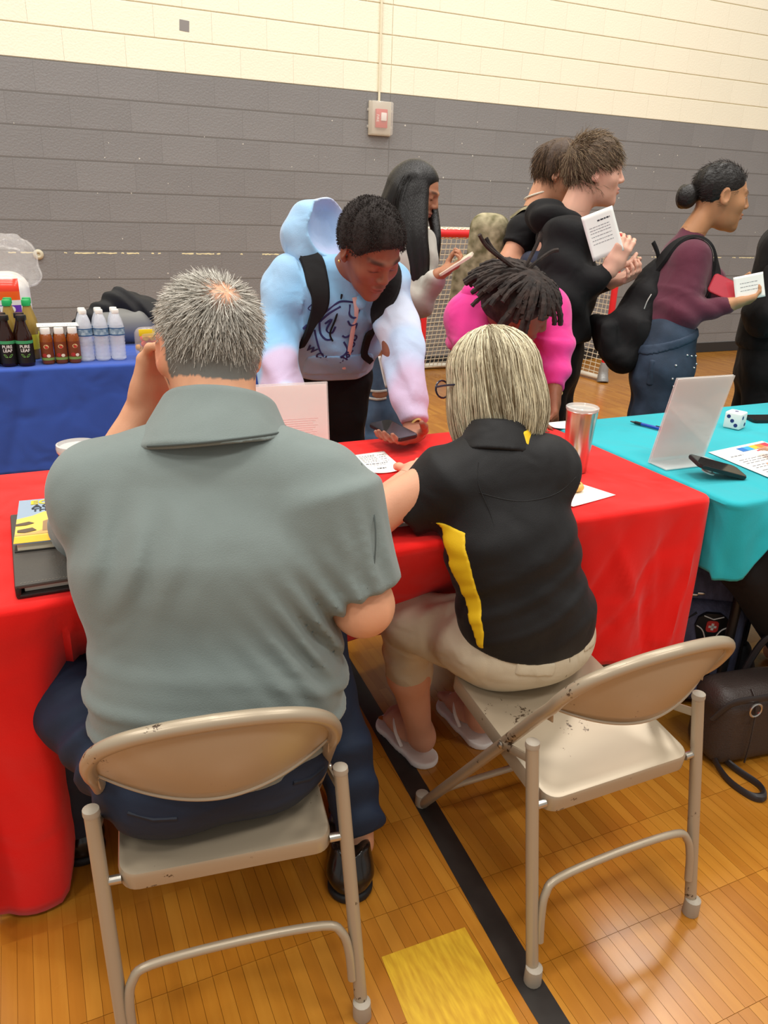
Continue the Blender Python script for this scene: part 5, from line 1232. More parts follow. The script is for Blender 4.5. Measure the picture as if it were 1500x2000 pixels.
def eyes(H, t, iris='#2a1a12'):
    for s in (-1, 1):
        bm = bmesh.new(); bmesh.ops.create_uvsphere(bm, u_segments=16, v_segments=12, radius=.0105*H.k); e = obj('eye', bm, mat('sclera', '#e6ded6', .25)); stub(e, t); e.location = Vector(H.w(s*.031, .0715, .0095))-t.location
        bm = bmesh.new(); bmesh.ops.create_uvsphere(bm, u_segments=14, v_segments=10, radius=.0054*H.k); i = obj('iris', bm, mat('iris'+iris, iris, .15)); i.parent = e; i.location = Vector(H.R[1]*.0066*H.k)
def tube_on(name, body, pts, d, r, m, parent, flat=None, lift=.001, n=6, smooth=6):
    q = body.trace(A_(pts), d); q = q-_n(d)*lift; bm = bmesh.new(); tube(bm, smooth_path([tuple(x) for x in q], smooth), r, n, flat=flat); o = obj(name, bm, m)
    if parent: o.parent = parent
    return o
FAB = lambda name, c, **k: mat(name, c, .8, bump=.15, bscale=380, sheen=k.pop('sheen', .2), spec=.25, var=k.pop('var', .05), vscale=12, wr=k.pop('wr', .35), wscale=12, **k)
M_tee = FAB('black_cotton', '#181718', sheen=.03); M_blk = FAB('black_fleece_knit', '#191819', sheen=.03); M_trk = FAB('black_track', '#151415', sheen=.02); M_den = mat('blue_denim', '#5d7896', .8, bump=.2, bscale=350, var2='#3c546f', vscale=9, wr=.2); M_ddn = mat('dark_denim', '#37475c', .8, bump=.2, bscale=350, var2='#222d3c', vscale=8, wr=.18)
M_nyl = mat('black_nylon', '#1b1a1b', .85, bump=.15, bscale=220, var=.1, vscale=8, wr=.6, wscale=10, spec=.3); M_sole = mat('shoe_white', '#d8d4cc', .6); M_sneak = mat('shoe_dark', '#2a2a2c', .6)
def legs(t, hipL, hipR, kneeL, kneeR, ankL, ankR, m, fdir, r=(.085, .066, .052), pel=None, name='trousers', hem=True):
    """trousers and shoes"""
    T = Body(); hipL, hipR = A_(hipL, float), A_(hipR, float); c = (hipL+hipR)/2; ax = _n(hipL-hipR)
    T.rc(c+A_([0, 0, .10]), c+A_([0, 0, -.02]), r[0]*1.2, r[0]*1.25, .0, sq=(ax, 1.3))
    for hp, kn, an in ((hipL, kneeL, ankL), (hipR, kneeR, ankR)): T.rc(hp, kn, r[0], r[1], .05); T.cc(kn, an, r[1], r[2], .03, rnd=.004)
    T.warp(lambda p, d: d-.004*vnoise(p, 13, 2)-.003*np.sin(p[..., 2]*45+3*vnoise(p, 6))); o = solid(name, T, .009, m); stub(o, t)
    f = _n(A_([*fdir, 0]))
    for an in (ankL, ankR):
        a = A_([an[0], an[1], 0]); s = shoe('shoe', None, a-f*.07, a+f*.19, M_sneak, M_sole, .08); stub(s, t)
    return T, o

def strap_on(S_, pts, ws, m, bp, name='shoulder_strap', lift=.008):
    """a flat strap that hugs the surface of S_"""
    q = A_([tuple(v) for v in smooth_path(pts, 6)])
    for _ in range(3):
        fld = S_.field(q); g = np.stack([S_.field(q+e)-S_.field(q-e) for e in np.eye(3)*.004], -1); g /= np.linalg.norm(g, axis=1)[:, None]+1e-9; q = q-g*(fld-lift)[:, None]
    for _ in range(4): q[1:-1] = q[1:-1]*.5+(q[:-2]+q[2:])*.25; g[1:-1] = g[1:-1]*.5+(g[:-2]+g[2:])*.25
    w = np.interp(np.linspace(0, 1, len(q)), np.linspace(0, 1, len(ws)), ws); bm = bmesh.new(); tang = np.gradient(q, axis=0); tang /= np.linalg.norm(tang, axis=1)[:, None]; side = np.cross(tang, g)
    rows = [[bm.verts.new(q[i]+side[i]*w[i]*u+g[i]*hh) for u, hh in ((-1, -.005), (-.8, .005), (.8, .005), (1, -.005))] for i in range(len(q))]
    for a, b in zip(rows, rows[1:]):
        for k in range(4): bm.faces.new((a[k], a[(k+1) % 4], b[(k+1) % 4], b[k]))
    bm.faces.new(rows[0]); bm.faces.new(rows[-1][::-1]); o = obj(name, bm, m); o.parent = bp; o.location = -bp.location; return o
# ---------------------------------------------------------------- boy in the pale blue hoodie
def boy_blue():
    t = person('boy in a pale tie-dye hoodie leaning on the red table over a phone', (.93, 2.50, 0)); H = Head((.925, 2.135, 1.275), (.16, -.78, -.62), (.02, -.55, .83), 1.03)
    B = Body(); H.add(B); B.rc(H.w(0, -.03, -.03), (.905, 2.27, 1.2), .05, .056, .03); B.rc((.92, 2.47, .90), (.89, 2.32, 1.12), .06, .08, .05, sq=((1, 0, 0), 1.3))
    B.rc((.74, 2.34, 1.19), (.675, 2.29, 1.0), .05, .045, .03); B.rc((.675, 2.29, 1.0), (.645, 2.02, .80), .042, .028, .02)
    B.rc((1.04, 2.25, 1.19), (1.005, 2.09, .99), .05, .045, .03); B.rc((1.005, 2.09, .99), (.990, 1.935, .80), .042, .029, .02)
    h1 = add_hand(B, (.644, 2.005, .790), (-.1, -1, -.02), (0, 0, -1), side=-1, curl=(.1, .1, .1, .12), spread=.2); h2 = add_hand(B, (.985, 1.915, .790), (-.86, -.42, -.02), (.1, .1, 1), side=-1, curl=(.28, .28, .3, .3), spread=.12, thumb=(1.1, .55))
    B.rc((.86, 2.5, .85), (.86, 2.52, .1), .07, .04, .03); B.rc((.98, 2.5, .85), (.98, 2.52, .1), .07, .04, .03)
    def col(p):
        c = H.paint(p, '#8a5642', lip='#8a4a42', brow='#1c1310', ear='#8a4f38'); pm = np.exp(-((p[:, 2]-.80)/.03)**2)*(p[:, 1] < 1.99)*(p[:, 0] > .8)*.45; return c*(1-pm[:, None])+A_(lin('#c08a72'))*pm[:, None]
    stub(solid('body', B, .010, SKIN, fine=[(H.c-.15, H.c+.15, .0036), (h1[0], h1[1], .005), (h2[0], h2[1], .004)], col=col), t)
    Bc, hr = cap_hair(H, mat('black_afro', '#231b18', .85, bump=.6, bscale=300), t, grow=.015, low=-.012, front=.056, noise=.003, ns=60, h=.005, top=.004)
    tufts(H, t, hr, mat('black_curl', '#261d19', .8), 5200, .008, r=.0010, lift=.75, low=-.02, fringe=.060, grow=.017, segs=3, jitter=.55, grav=0, top=.004)
    # hoodie
    X = (1, .12, 0); S_ = Body(); S_.rc((.925, 2.45, .90), (.91, 2.40, 1.0), .125, .128, .04, sq=(X, 1.18)); S_.rc((.91, 2.40, 1.0), (.895, 2.32, 1.13), .128, .12, .05, sq=(X, 1.42)); S_.rc((.755, 2.345, 1.175), (1.025, 2.26, 1.175), .068, .068, .06); S_.rc((.90, 2.31, 1.15), (.90, 2.32, 1.18), .085, .06, .04)
    S_.rc((.748, 2.345, 1.165), (.680, 2.29, 1.0), .074, .068, .04); S_.rc((.680, 2.29, 1.0), (.65, 2.06, .845), .070, .058, .03); S_.cc((.652, 2.085, .86), (.645, 2.02, .805), .047, .042, .01)
    S_.rc((1.04, 2.255, 1.165), (1.022, 2.09, .99), .07, .062, .04); S_.rc((1.022, 2.09, .99), (1.0, 1.985, .875), .062, .055, .02); S_.cc((.997, 2.0, .885), (.991, 1.935, .815), .046, .042, .01)
    def fo(p, d):
        n = vnoise(p, 7, 1); z = p[..., 2]; arm = (np.abs(p[..., 0]-.87) > .11)
        return d-arm*.009*np.sin(z*62-p[..., 1]*30+2.5*n)*(.6+.4*vnoise(p, 9, 5))-(~arm)*.006*np.sin(z*50+p[..., 0]*34+3*n)-.002*vnoise(p, 22)
    S_.warp(fo); S_.cut((.92, 2.45, .885), (0, .25, -1), .012)
    def tie(p):
        a = vnoise(p, 6.5, 3)+.5*vnoise(p, 14, 6); b = vnoise(p, 5, 8)+.4*vnoise(p, 12, 2); c = np.tile(A_(lin('#9cc3e4')), (len(p), 1))
        for v, cc, th in ((a, '#bccbe6', .0), (b, '#c9aeca', .25), (-a, '#84b9e2', .3), (-b, '#d4d8ea', .4)): w = np.clip((v-th)*2.4, 0, .85)[:, None]; c = c*(1-w)+A_(lin(cc))*w
        return c
    mh = attr_mat('tie_dye_fleece', .85, .2, bump=.2, bscale=380, sheen=.25, wr=.3); ho = stub(solid('hoodie', S_, .006, mh, col=tie), t)
    # hood standing behind the neck, open towards the face
    Hd = Body(); Hd.el((.862, 2.375, 1.305), (.128, .115, .112), frame((.35, -.9, .1)), k=0); Hd.rc((.80, 2.33, 1.24), (.893, 2.215, 1.12), .045, .016, .03); Hd.rc((.99, 2.31, 1.24), (.925, 2.205, 1.12), .045, .016, .03); Hd.el((.905, 2.29, 1.335), (.112, .125, .098), frame((.35, -.9, .1)), k=.012, mode='s'); Hd.warp(lambda p, d: d-.003*vnoise(p, 14, 2)-.004*np.sin(p[..., 0]*60+p[..., 2]*30))
    o = solid('hood', Hd, .006, mh, col=tie); o.parent = ho
    Pk = S_.copy().off(.0035); Pk.bx((.905, 2.25, .925), (.115, .12, .034), frame((0, -1, .1)), rnd=.02, k=.004, mode='cut'); o = solid('pouch_pocket', Pk, .006, mh, col=tie); o.parent = ho
    dn = (0, 1, 0)
    zx = [(.905, 1.9, 1.14), (.912, 1.9, 1.10), (.915, 1.9, 1.04), (.915, 1.9, .97), (.91, 1.9, .91)]
    tube_on('zipper', S_, zx, dn, .008, mat('zip_pink', '#dcb9b4', .5), ho, flat=((0, 1, 0), .35), lift=.002)
    mp = mat('print_navy', '#2c2f66', .7)
    def ink(pts, r=.0034): tube_on('print_line', S_, [(x, 1.9, z) for x, z in pts], dn, r, mp, ho, flat=((0, 1, 0), .4), lift=.001, n=5, smooth=4)
    ink([(0.798, 1.075), (0.820, 1.10), (0.848, 1.125), (0.869, 1.13), (0.911, 1.125), (0.939, 1.125)]); ink([(0.810, 1.065), (0.830, 1.095), (0.859, 1.115)]); ink([(0.810, 1.065), (0.816, 1.03), (0.834, 1.01), (0.855, 1.01)]); ink([(0.827, 1.06), (0.841, 1.075), (0.834, 1.04), (0.852, 1.03), (0.859, 1.05)])
    ink([(0.890, 1.12), (0.890, 1.09), (0.911, 1.08), (0.929, 1.115)]); ink([(0.890, 1.07), (0.904, 1.055), (0.922, 1.06), (0.919, 1.03), (0.901, 1.015), (0.887, 1.02)]); ink([(0.798, 1.04), (0.810, 1.0), (0.827, .965), (0.852, .94)]); ink([(0.894, 1.0), (0.908, .975), (0.894, .955), (0.876, .95)])
    ink([(0.773, 1.055), (0.760, 1.045)], .004); ink([(0.788, 1.03), (0.781, 1.0)], .004); ink([(0.781, 1.12), (0.791, 1.145), (0.798, 1.12), (0.788, 1.10), (0.773, 1.105), (0.781, 1.12)], .0018); ink([(0.791, 1.10), (0.805, 1.09), (0.798, 1.07), (0.788, 1.06)], .003)
    for ch, x, z, rz in (('W', 0.798, .975, .5), ('C', 0.823, .955, .3), ('I', 0.841, .945, .2), ('I', 0.890, .94, -.1), ('N', 0.901, .947, -.3), ('S', 0.911, .958, -.5), ('L', 0.920, .972, -.7), ('U', 0.926, .99, -.9), ('D', 0.929, 1.012, -1.1)):
        o = text_mesh('lettering', ch, .026, mp, ho, (0, 0, 0), bold=.0012, ext=0); c, s = math.cos(rz), math.sin(rz); vs = A_([(x+(v.co.x*c+v.co.y*s), 1.95, z+(-v.co.x*s+v.co.y*c)) for v in o.data.vertices]); q = S_.trace(vs, dn)-A_([0, .004, 0])
        for v, p in zip(o.data.vertices, q): v.co = p
    o = tube_on('drawcord', S_, [(.865, 1.9, 1.15), (.85, 1.9, 1.08), (.845, 1.9, 1.03), (.855, 1.9, 1.005)], dn, .003, M_tee, ho, lift=.004)
    # earring
    bm = bmesh.new(); bmesh.ops.create_icosphere(bm, subdivisions=2, radius=.0045); e = stub(obj('earring', bm, mat('gold', '#e0c27a', .2, metal=1)), t); e.location = Vector(H.w(.088, -.004, -.03))-t.location
    bm = bmesh.new(); R = 0.031; tube(bm, [(.990+R*math.cos(a)*.5-.0, 1.928+R*math.sin(a)*.6, .806+R*.9*math.cos(a+1.57)) for a in np.linspace(0, 2*math.pi, 20)], .0035, 6, cap=False); stub(obj('wristband', bm, mat('wrist_yellow', '#e8d98a', .5)), t)
    T, tr = legs(t, (.985, 2.47, .84), (.865, 2.48, .84), (.985, 2.50, .47), (.86, 2.52, .47), (.985, 2.56, .10), (.86, 2.58, .10), M_trk, (0, -1), r=(.085, .078, .07), name='track_trousers')
    for x, s in ((1.062, 1),):
        bm = bmesh.new(); tube(bm, [(x, 2.47, .86), (x+.005, 2.49, .6), (x-.0, 2.52, .3), (x-.01, 2.55, .12)], .014, 8, flat=((1, 0, 0), .4)); o = obj('side_stripe', bm, mat('stripe_blue', '#3a46b0', .7)); o.parent = tr; bm = bmesh.new(); tube(bm, [(x-.004, 2.452, .86), (x+.001, 2.472, .6), (x-.004, 2.502, .3)], .004, 6); o = obj('white_piping', bm, M_white); o.parent = tr
    # backpack: straps over the shoulders, bag behind
    bp = thing('backpack', 'black backpack worn by the boy in the pale blue hoodie', 'backpack', (.95, 2.55, .9)); mb = M_nyl
    for pts in ([(.805, 2.44, 1.27), (.795, 2.33, 1.29), (.79, 2.235, 1.225), (.80, 2.20, 1.14), (.785, 2.225, 1.06), (.76, 2.29, 1.0)], [(1.0, 2.40, 1.27), (1.015, 2.28, 1.285), (1.02, 2.19, 1.22), (.995, 2.165, 1.13), (.978, 2.19, 1.06), (.972, 2.25, 1.0), (.985, 2.33, .95)]):
        strap_on(S_, pts, [.03, .034, .035, .034, .026, .013, .012], mb, bp)
    Bg = Body(); Bg.bx((.955, 2.585, 1.10), (.14, .075, .2), frame((.1, -1, -.25), (0, -.25, 1)), rnd=.06, k=0); o = solid('bag_body', Bg, .012, mb); o.parent = bp; o.location = -bp.location
    ph = phone('phone', 'black phone lying in the hand of the boy in the pale blue hoodie', (.905, 1.895, .806), basis((.98, .17, .05), (-.17, .98, .06)))
boy_blue()

# ---------------------------------------------------------------- boy in pink with locs
def boy_pink():
    t = person('boy with dark locs in a hot pink hoodie bending down behind the blonde woman', (1.62, 2.55, 0)); H = Head((1.432, 2.115, 1.10), (.86, -.34, -.38), (.2, -.52, .83), 1.02)
    B = Body(); H.add(B); B.rc(H.w(0, -.03, -.03), (1.47, 2.30, 1.11), .05, .055, .03); B.rc((1.60, 2.55, .92), (1.50, 2.34, 1.08), .09, .1, .05, sq=((1, .2, 0), 1.25))
    B.rc((1.64, 2.26, 1.07), (1.635, 2.18, .95), .048, .043, .03); B.rc((1.635, 2.18, .95), (1.585, 2.085, .84), .04, .028, .02); B.rc((1.36, 2.30, 1.05), (1.33, 2.16, .93), .048, .043, .03); B.rc((1.33, 2.16, .93), (1.37, 2.03, .81), .04, .028, .02)
    h1 = add_hand(B, (1.582, 2.078, .828), (-.25, -.55, -.62), (-.75, .3, -.35), side=1, curl=(.5, .6, .65, .7), thumb=(.6, .5)); h2 = add_hand(B, (1.372, 2.02, .79), (.2, -1, 0), (0, 0, -1), side=1, curl=(.15, .15, .15, .2))
    B.rc((1.56, 2.56, .88), (1.56, 2.58, .1), .07, .04, .03); B.rc((1.68, 2.54, .88), (1.70, 2.56, .1), .07, .04, .03)
    col = lambda p: H.paint(p, '#8a5238', lip='#94564a', brow='#1a1210')
    stub(solid('body', B, .010, SKIN, fine=[(H.c-.14, H.c+.14, .004), (h1[0], h1[1], .0045)], col=col), t)
    ml = mat('dark_locs', '#1d1614', .8, bump=.5, bscale=150, var2='#3a2d27', vscale=40); Bc, hr = cap_hair(H, ml, t, grow=.022, low=-.04, front=.045, noise=.003, ns=50)
    rg = np.random.default_rng(11); crown = A_([-.005, -.045, .118])
    for i in range(210):
        th = rg.uniform(0, 2*math.pi); ph = rg.uniform(.1, 1.3); d = A_([math.sin(ph)*math.sin(th), math.sin(ph)*math.cos(th), math.cos(ph)]); root = d*A_([.08, .1, .09])+A_([0, -.016, .034]); L = rg.uniform(.08, .125); pts = [root]; out = A_([math.sin(th), math.cos(th), 0]); dd = d*.55+out*.8; dd /= np.linalg.norm(dd)
        if out[1] > .3 and ph > .75: continue
        for k in range(6):
            dd = dd+A_([rg.normal(0, .10), rg.normal(0, .10), -.30]); dd /= np.linalg.norm(dd); pts.append(pts[-1]+dd*L/6)
        bm = bmesh.new(); rr = rg.uniform(.008, .0115); tube(bm, smooth_path([tuple(H.c+H.k*(p@H.R)) for p in A_(pts)], 3), [rr*(1-.012*j)*(1+.12*math.sin(j*2.1+i)) for j in range(19)], 6); o = obj('loc', bm, ml); o.parent = hr
    for i, (dx, dy) in enumerate(((-.045, .02), (-.06, -.01), (.02, .0), (.04, -.02))):
        c0 = H.w(0, -.05, .115); up = A_([dx*2.2, dy, .10+.02*(i % 3)]); bm = bmesh.new(); tube(bm, smooth_path([tuple(c0), tuple(c0+up*.5+A_([dx, 0, .01])), tuple(c0+up+A_([dx*.6, 0, -.01*i]))], 5), .0065, 6); o = obj('loc', bm, ml); o.parent = hr
    X = (1, -.1, 0); S_ = Body(); S_.rc((1.60, 2.56, .93), (1.53, 2.40, 1.04), .125, .125, .04, sq=(X, 1.25)); S_.rc((1.53, 2.40, 1.04), (1.49, 2.31, 1.09), .12, .10, .05, sq=(X, 1.35)); S_.rc((1.37, 2.31, 1.05), (1.64, 2.26, 1.07), .07, .078, .05)
    S_.rc((1.64, 2.255, 1.075), (1.638, 2.185, .965), .083, .072, .05); S_.rc((1.638, 2.185, .965), (1.607, 2.125, .895), .066, .056, .03); S_.cc((1.612, 2.135, .905), (1.586, 2.088, .845), .045, .041, .01); S_.rc((1.365, 2.30, 1.05), (1.335, 2.17, .94), .078, .068, .05); S_.rc((1.335, 2.17, .94), (1.365, 2.05, .83), .062, .05, .03)
    S_.warp(lambda p, d: d-.005*np.sin(p[..., 2]*70+2*vnoise(p, 8))*(p[..., 2] < 1.0)-.003*vnoise(p, 15)); S_.cut((1.60, 2.56, .90), (0, .3, -1), .01)
    mk = FAB('hot_pink_fleece', '#e5398f'); ho = stub(solid('hoodie', S_, .007, mk), t)
    Hd = Body(); Hd.rc((1.38, 2.30, 1.13), (1.50, 2.38, 1.16), .045, .06, .0); Hd.rc((1.50, 2.38, 1.16), (1.60, 2.27, 1.15), .06, .045, .03); Hd.rc((1.60, 2.27, 1.15), (1.55, 2.16, 1.06), .04, .025, .03); o = solid('hood', Hd, .007, mk); o.parent = ho
    tube_on('drawcord', S_, [(1.53, 1.95, 1.05), (1.535, 1.95, 1.0), (1.53, 1.95, .965)], (0, 1, 0), .003, M_white, ho, lift=.003)
    bm = bmesh.new(); tube(bm, [(1.585+.033*math.cos(a), 2.084+.026*math.sin(a), .838+.012*math.sin(a)) for a in np.linspace(0, 2*math.pi, 20)], .002, 6, cap=False); stub(obj('bracelet', bm, mat('gold_thread', '#d8b878', .4)), t)
    legs(t, (1.68, 2.52, .86), (1.56, 2.57, .86), (1.68, 2.50, .47), (1.56, 2.55, .47), (1.69, 2.56, .1), (1.56, 2.6, .1), mat('charcoal_cargo', '#3a3b3a', .8, var=.1, vscale=10), (-.1, -1))
    sheet('folded_note', 'small white paper under the hand of the boy in pink', 'paper', [(1.50, 2.02-.03), (1.585, 1.99), (1.565, 1.90), (1.48, 1.92)], curl=.004)
boy_pink()

# ---------------------------------------------------------------- girl with long black hair
def girl_long():
    t = person('girl with long straight black hair in a grey sweatshirt looking at her phone', (1.45, 3.05, 0)); H = Head((1.532, 3.075, 1.452), (.66, -.62, -.36), (.22, -.24, .94), .98)
    B = Body(); H.add(B); B.rc(H.w(0, -.03, -.03), (1.48, 3.10, 1.31), .043, .048, .03); B.rc((1.43, 3.06, .90), (1.47, 3.09, 1.22), .085, .09, .05, sq=((.6, .8, 0), 1.25))
    B.rc((1.55, 3.02, 1.25), (1.515, 2.96, 1.02), .042, .038, .03); B.rc((1.515, 2.96, 1.02), (1.525, 2.83, 1.145), .034, .024, .02); B.rc((1.39, 3.02, 1.25), (1.345, 2.93, 1.03), .042, .038, .03); B.rc((1.345, 2.93, 1.03), (1.29, 2.86, .90), .034, .024, .02)
    h1 = add_hand(B, (1.528, 2.822, 1.153), (.45, -.30, .30), (-.25, .1, .6), side=-1, k=.9, curl=(.7, .75, .75, .75), thumb=(.5, .6)); h2 = add_hand(B, (1.287, 2.855, .89), (.12, -.15, -1), (.8, -.3, 0), side=1, k=.9, curl=(.35, .4, .4, .4))
    B.rc((1.38, 3.06, .85), (1.36, 3.1, .1), .07, .04, .03); B.rc((1.49, 3.04, .85), (1.50, 3.06, .1), .07, .04, .03)
    stub(solid('body', B, .011, SKIN, fine=[(H.c-.13, H.c+.13, .004), (h1[0], h1[1], .0045), (h2[0], h2[1], .0045)], col=lambda p: H.paint(p, '#b07a5c', lip='#9a5a50', brow='#2a1d18')), t)
    mh = mat('black_hair_sheet', '#14100f', .35, bump=.5, bscale=20, stretch=(18, 18, .6)); hb = Body(); hb.el(H.w(0, -.016, .036), A_([.08, .102, .09])*.98, H.R, k=0); hb.cut(H.w(0, .052, .04), H.R[1]-H.R[2]*.55, .012)
    for pts in ([(1.525, 3.01, 1.47), (1.512, 2.975, 1.38), (1.505, 2.945, 1.29), (1.512, 2.925, 1.20), (1.515, 2.925, 1.12)], [(1.60, 3.10, 1.47), (1.605, 3.06, 1.38), (1.598, 3.0, 1.28), (1.585, 2.975, 1.17)], [(1.505, 3.015, 1.47), (1.49, 2.985, 1.37), (1.482, 2.955, 1.28), (1.49, 2.937, 1.18), (1.495, 2.935, 1.10)], [(1.485, 3.025, 1.46), (1.468, 2.998, 1.36), (1.458, 2.972, 1.26), (1.466, 2.953, 1.16), (1.47, 2.95, 1.09)], [(1.46, 3.04, 1.45), (1.445, 3.015, 1.35), (1.436, 2.99, 1.25), (1.44, 2.97, 1.15)]):
        sp = [tuple(v) for v in smooth_path(pts, 5)]; ns = len(sp)
        for i, (a, b) in enumerate(zip(sp, sp[1:])): hb.rc(a, b, .027*(1-.55*i/ns), .027*(1-.55*(i+1)/ns), .012)
    for s in (-1, 1): hb.el(H.w(s*.074, -.012, -.005), A_([.016, .05, .085]), H.R, k=.02); hb.el(H.w(s*.07, -.03, -.09), A_([.02, .05, .08]), H.R, k=.03)
    hb.rc(H.w(0, -.07, .0), H.w(0, -.075, -.16), .06, .058, .04, sq=(H.R[0], 1.3)); hb.rc(H.w(0, -.075, -.16), H.w(0, -.05, -.34), .056, .03, .04, sq=(H.R[0], 1.5)); hair = stub(solid('hair', hb, .006, mh), t)
    tufts(H, t, hair, hair_mat('black_hair', '#0f0c0b', '#2c2522', .3, .5), 1500, .24, r=.0009, lift=.08, low=.0, fringe=-.03, grow=.010, segs=7, jitter=.05, grav=.5, sidecut=False, crown=(0, .06, .12))
    S_ = Body(); ax = (.62, .78, 0); S_.rc((1.43, 3.06, .93), (1.45, 3.07, 1.08), .118, .115, .04, sq=(ax, 1.25)); S_.rc((1.45, 3.07, 1.08), (1.47, 3.09, 1.22), .115, .098, .05, sq=(ax, 1.35)); S_.rc((1.39, 3.03, 1.24), (1.545, 3.04, 1.245), .058, .058, .05)
    S_.rc((1.55, 3.02, 1.24), (1.515, 2.955, 1.03), .066, .062, .05); S_.rc((1.515, 2.955, 1.03), (1.523, 2.845, 1.13), .058, .038, .03); S_.rc((1.385, 3.02, 1.24), (1.345, 2.93, 1.04), .064, .058, .05); S_.rc((1.345, 2.93, 1.04), (1.30, 2.87, .93), .054, .036, .03)
    S_.warp(lambda p, d: d-.005*np.sin(p[..., 2]*50+p[..., 0]*30+2*vnoise(p, 7))-.003*vnoise(p, 15)); S_.cut((1.43, 3.06, .90), (0, 0, -1), .01); stub(solid('sweatshirt', S_, .008, FAB('heather_grey', '#b9b5ab')), t)
    T, tr = legs(t, (1.48, 3.02, .82), (1.37, 3.04, .82), (1.485, 3.0, .46), (1.355, 3.02, .46), (1.49, 3.06, .1), (1.35, 3.08, .1), M_den, (.5, -.8), r=(.08, .07, .066), name='jeans')
    Rp = T.copy().off(.003); Rp.el((1.345, 2.94, .645), (.045, .05, .022), k=.004, mode='cut'); o = solid('ripped_knee', Rp, .005, mat('knee_skin', '#a8755a', .6)); o.parent = tr
    for z in (.662, .628):
        q = T.trace(A_([(1.30, 2.7, z), (1.335, 2.7, z-.004), (1.375, 2.7, z)]), (0, 1, 0)); bm = bmesh.new(); tube(bm, smooth_path([tuple(x) for x in q], 4), .006, 6); o = obj('frayed_edge', bm, mat('denim_fray', '#d8d4cc', .9, bump=1, bscale=300)); o.parent = tr
    bm = bmesh.new(); tube(bm, [(1.289+.027*math.cos(a), 2.858+.027*math.sin(a), .899) for a in np.linspace(0, 2*math.pi, 16)], .004, 6, cap=False); stub(obj('bracelet', bm, mat('red_band', '#c23a36', .5)), t)
    phone('phone', 'pale phone held by the girl with long black hair', (1.563, 2.762, 1.198), basis((.55, .75, .15), (.62, -.55, .55)), col='#d8c8b4', screen='#8d8478')
    o = sheet('folded_paper', 'white folded paper hanging from the hand of the long-haired girl', 'paper', [(-.04, .065), (.02, .065), (.04, -.065), (-.02, -.065)], z=0, curl=.004); o.location = (1.30, 2.82, .775); o.rotation_euler = (math.radians(80), math.radians(0), math.radians(35))
girl_long()

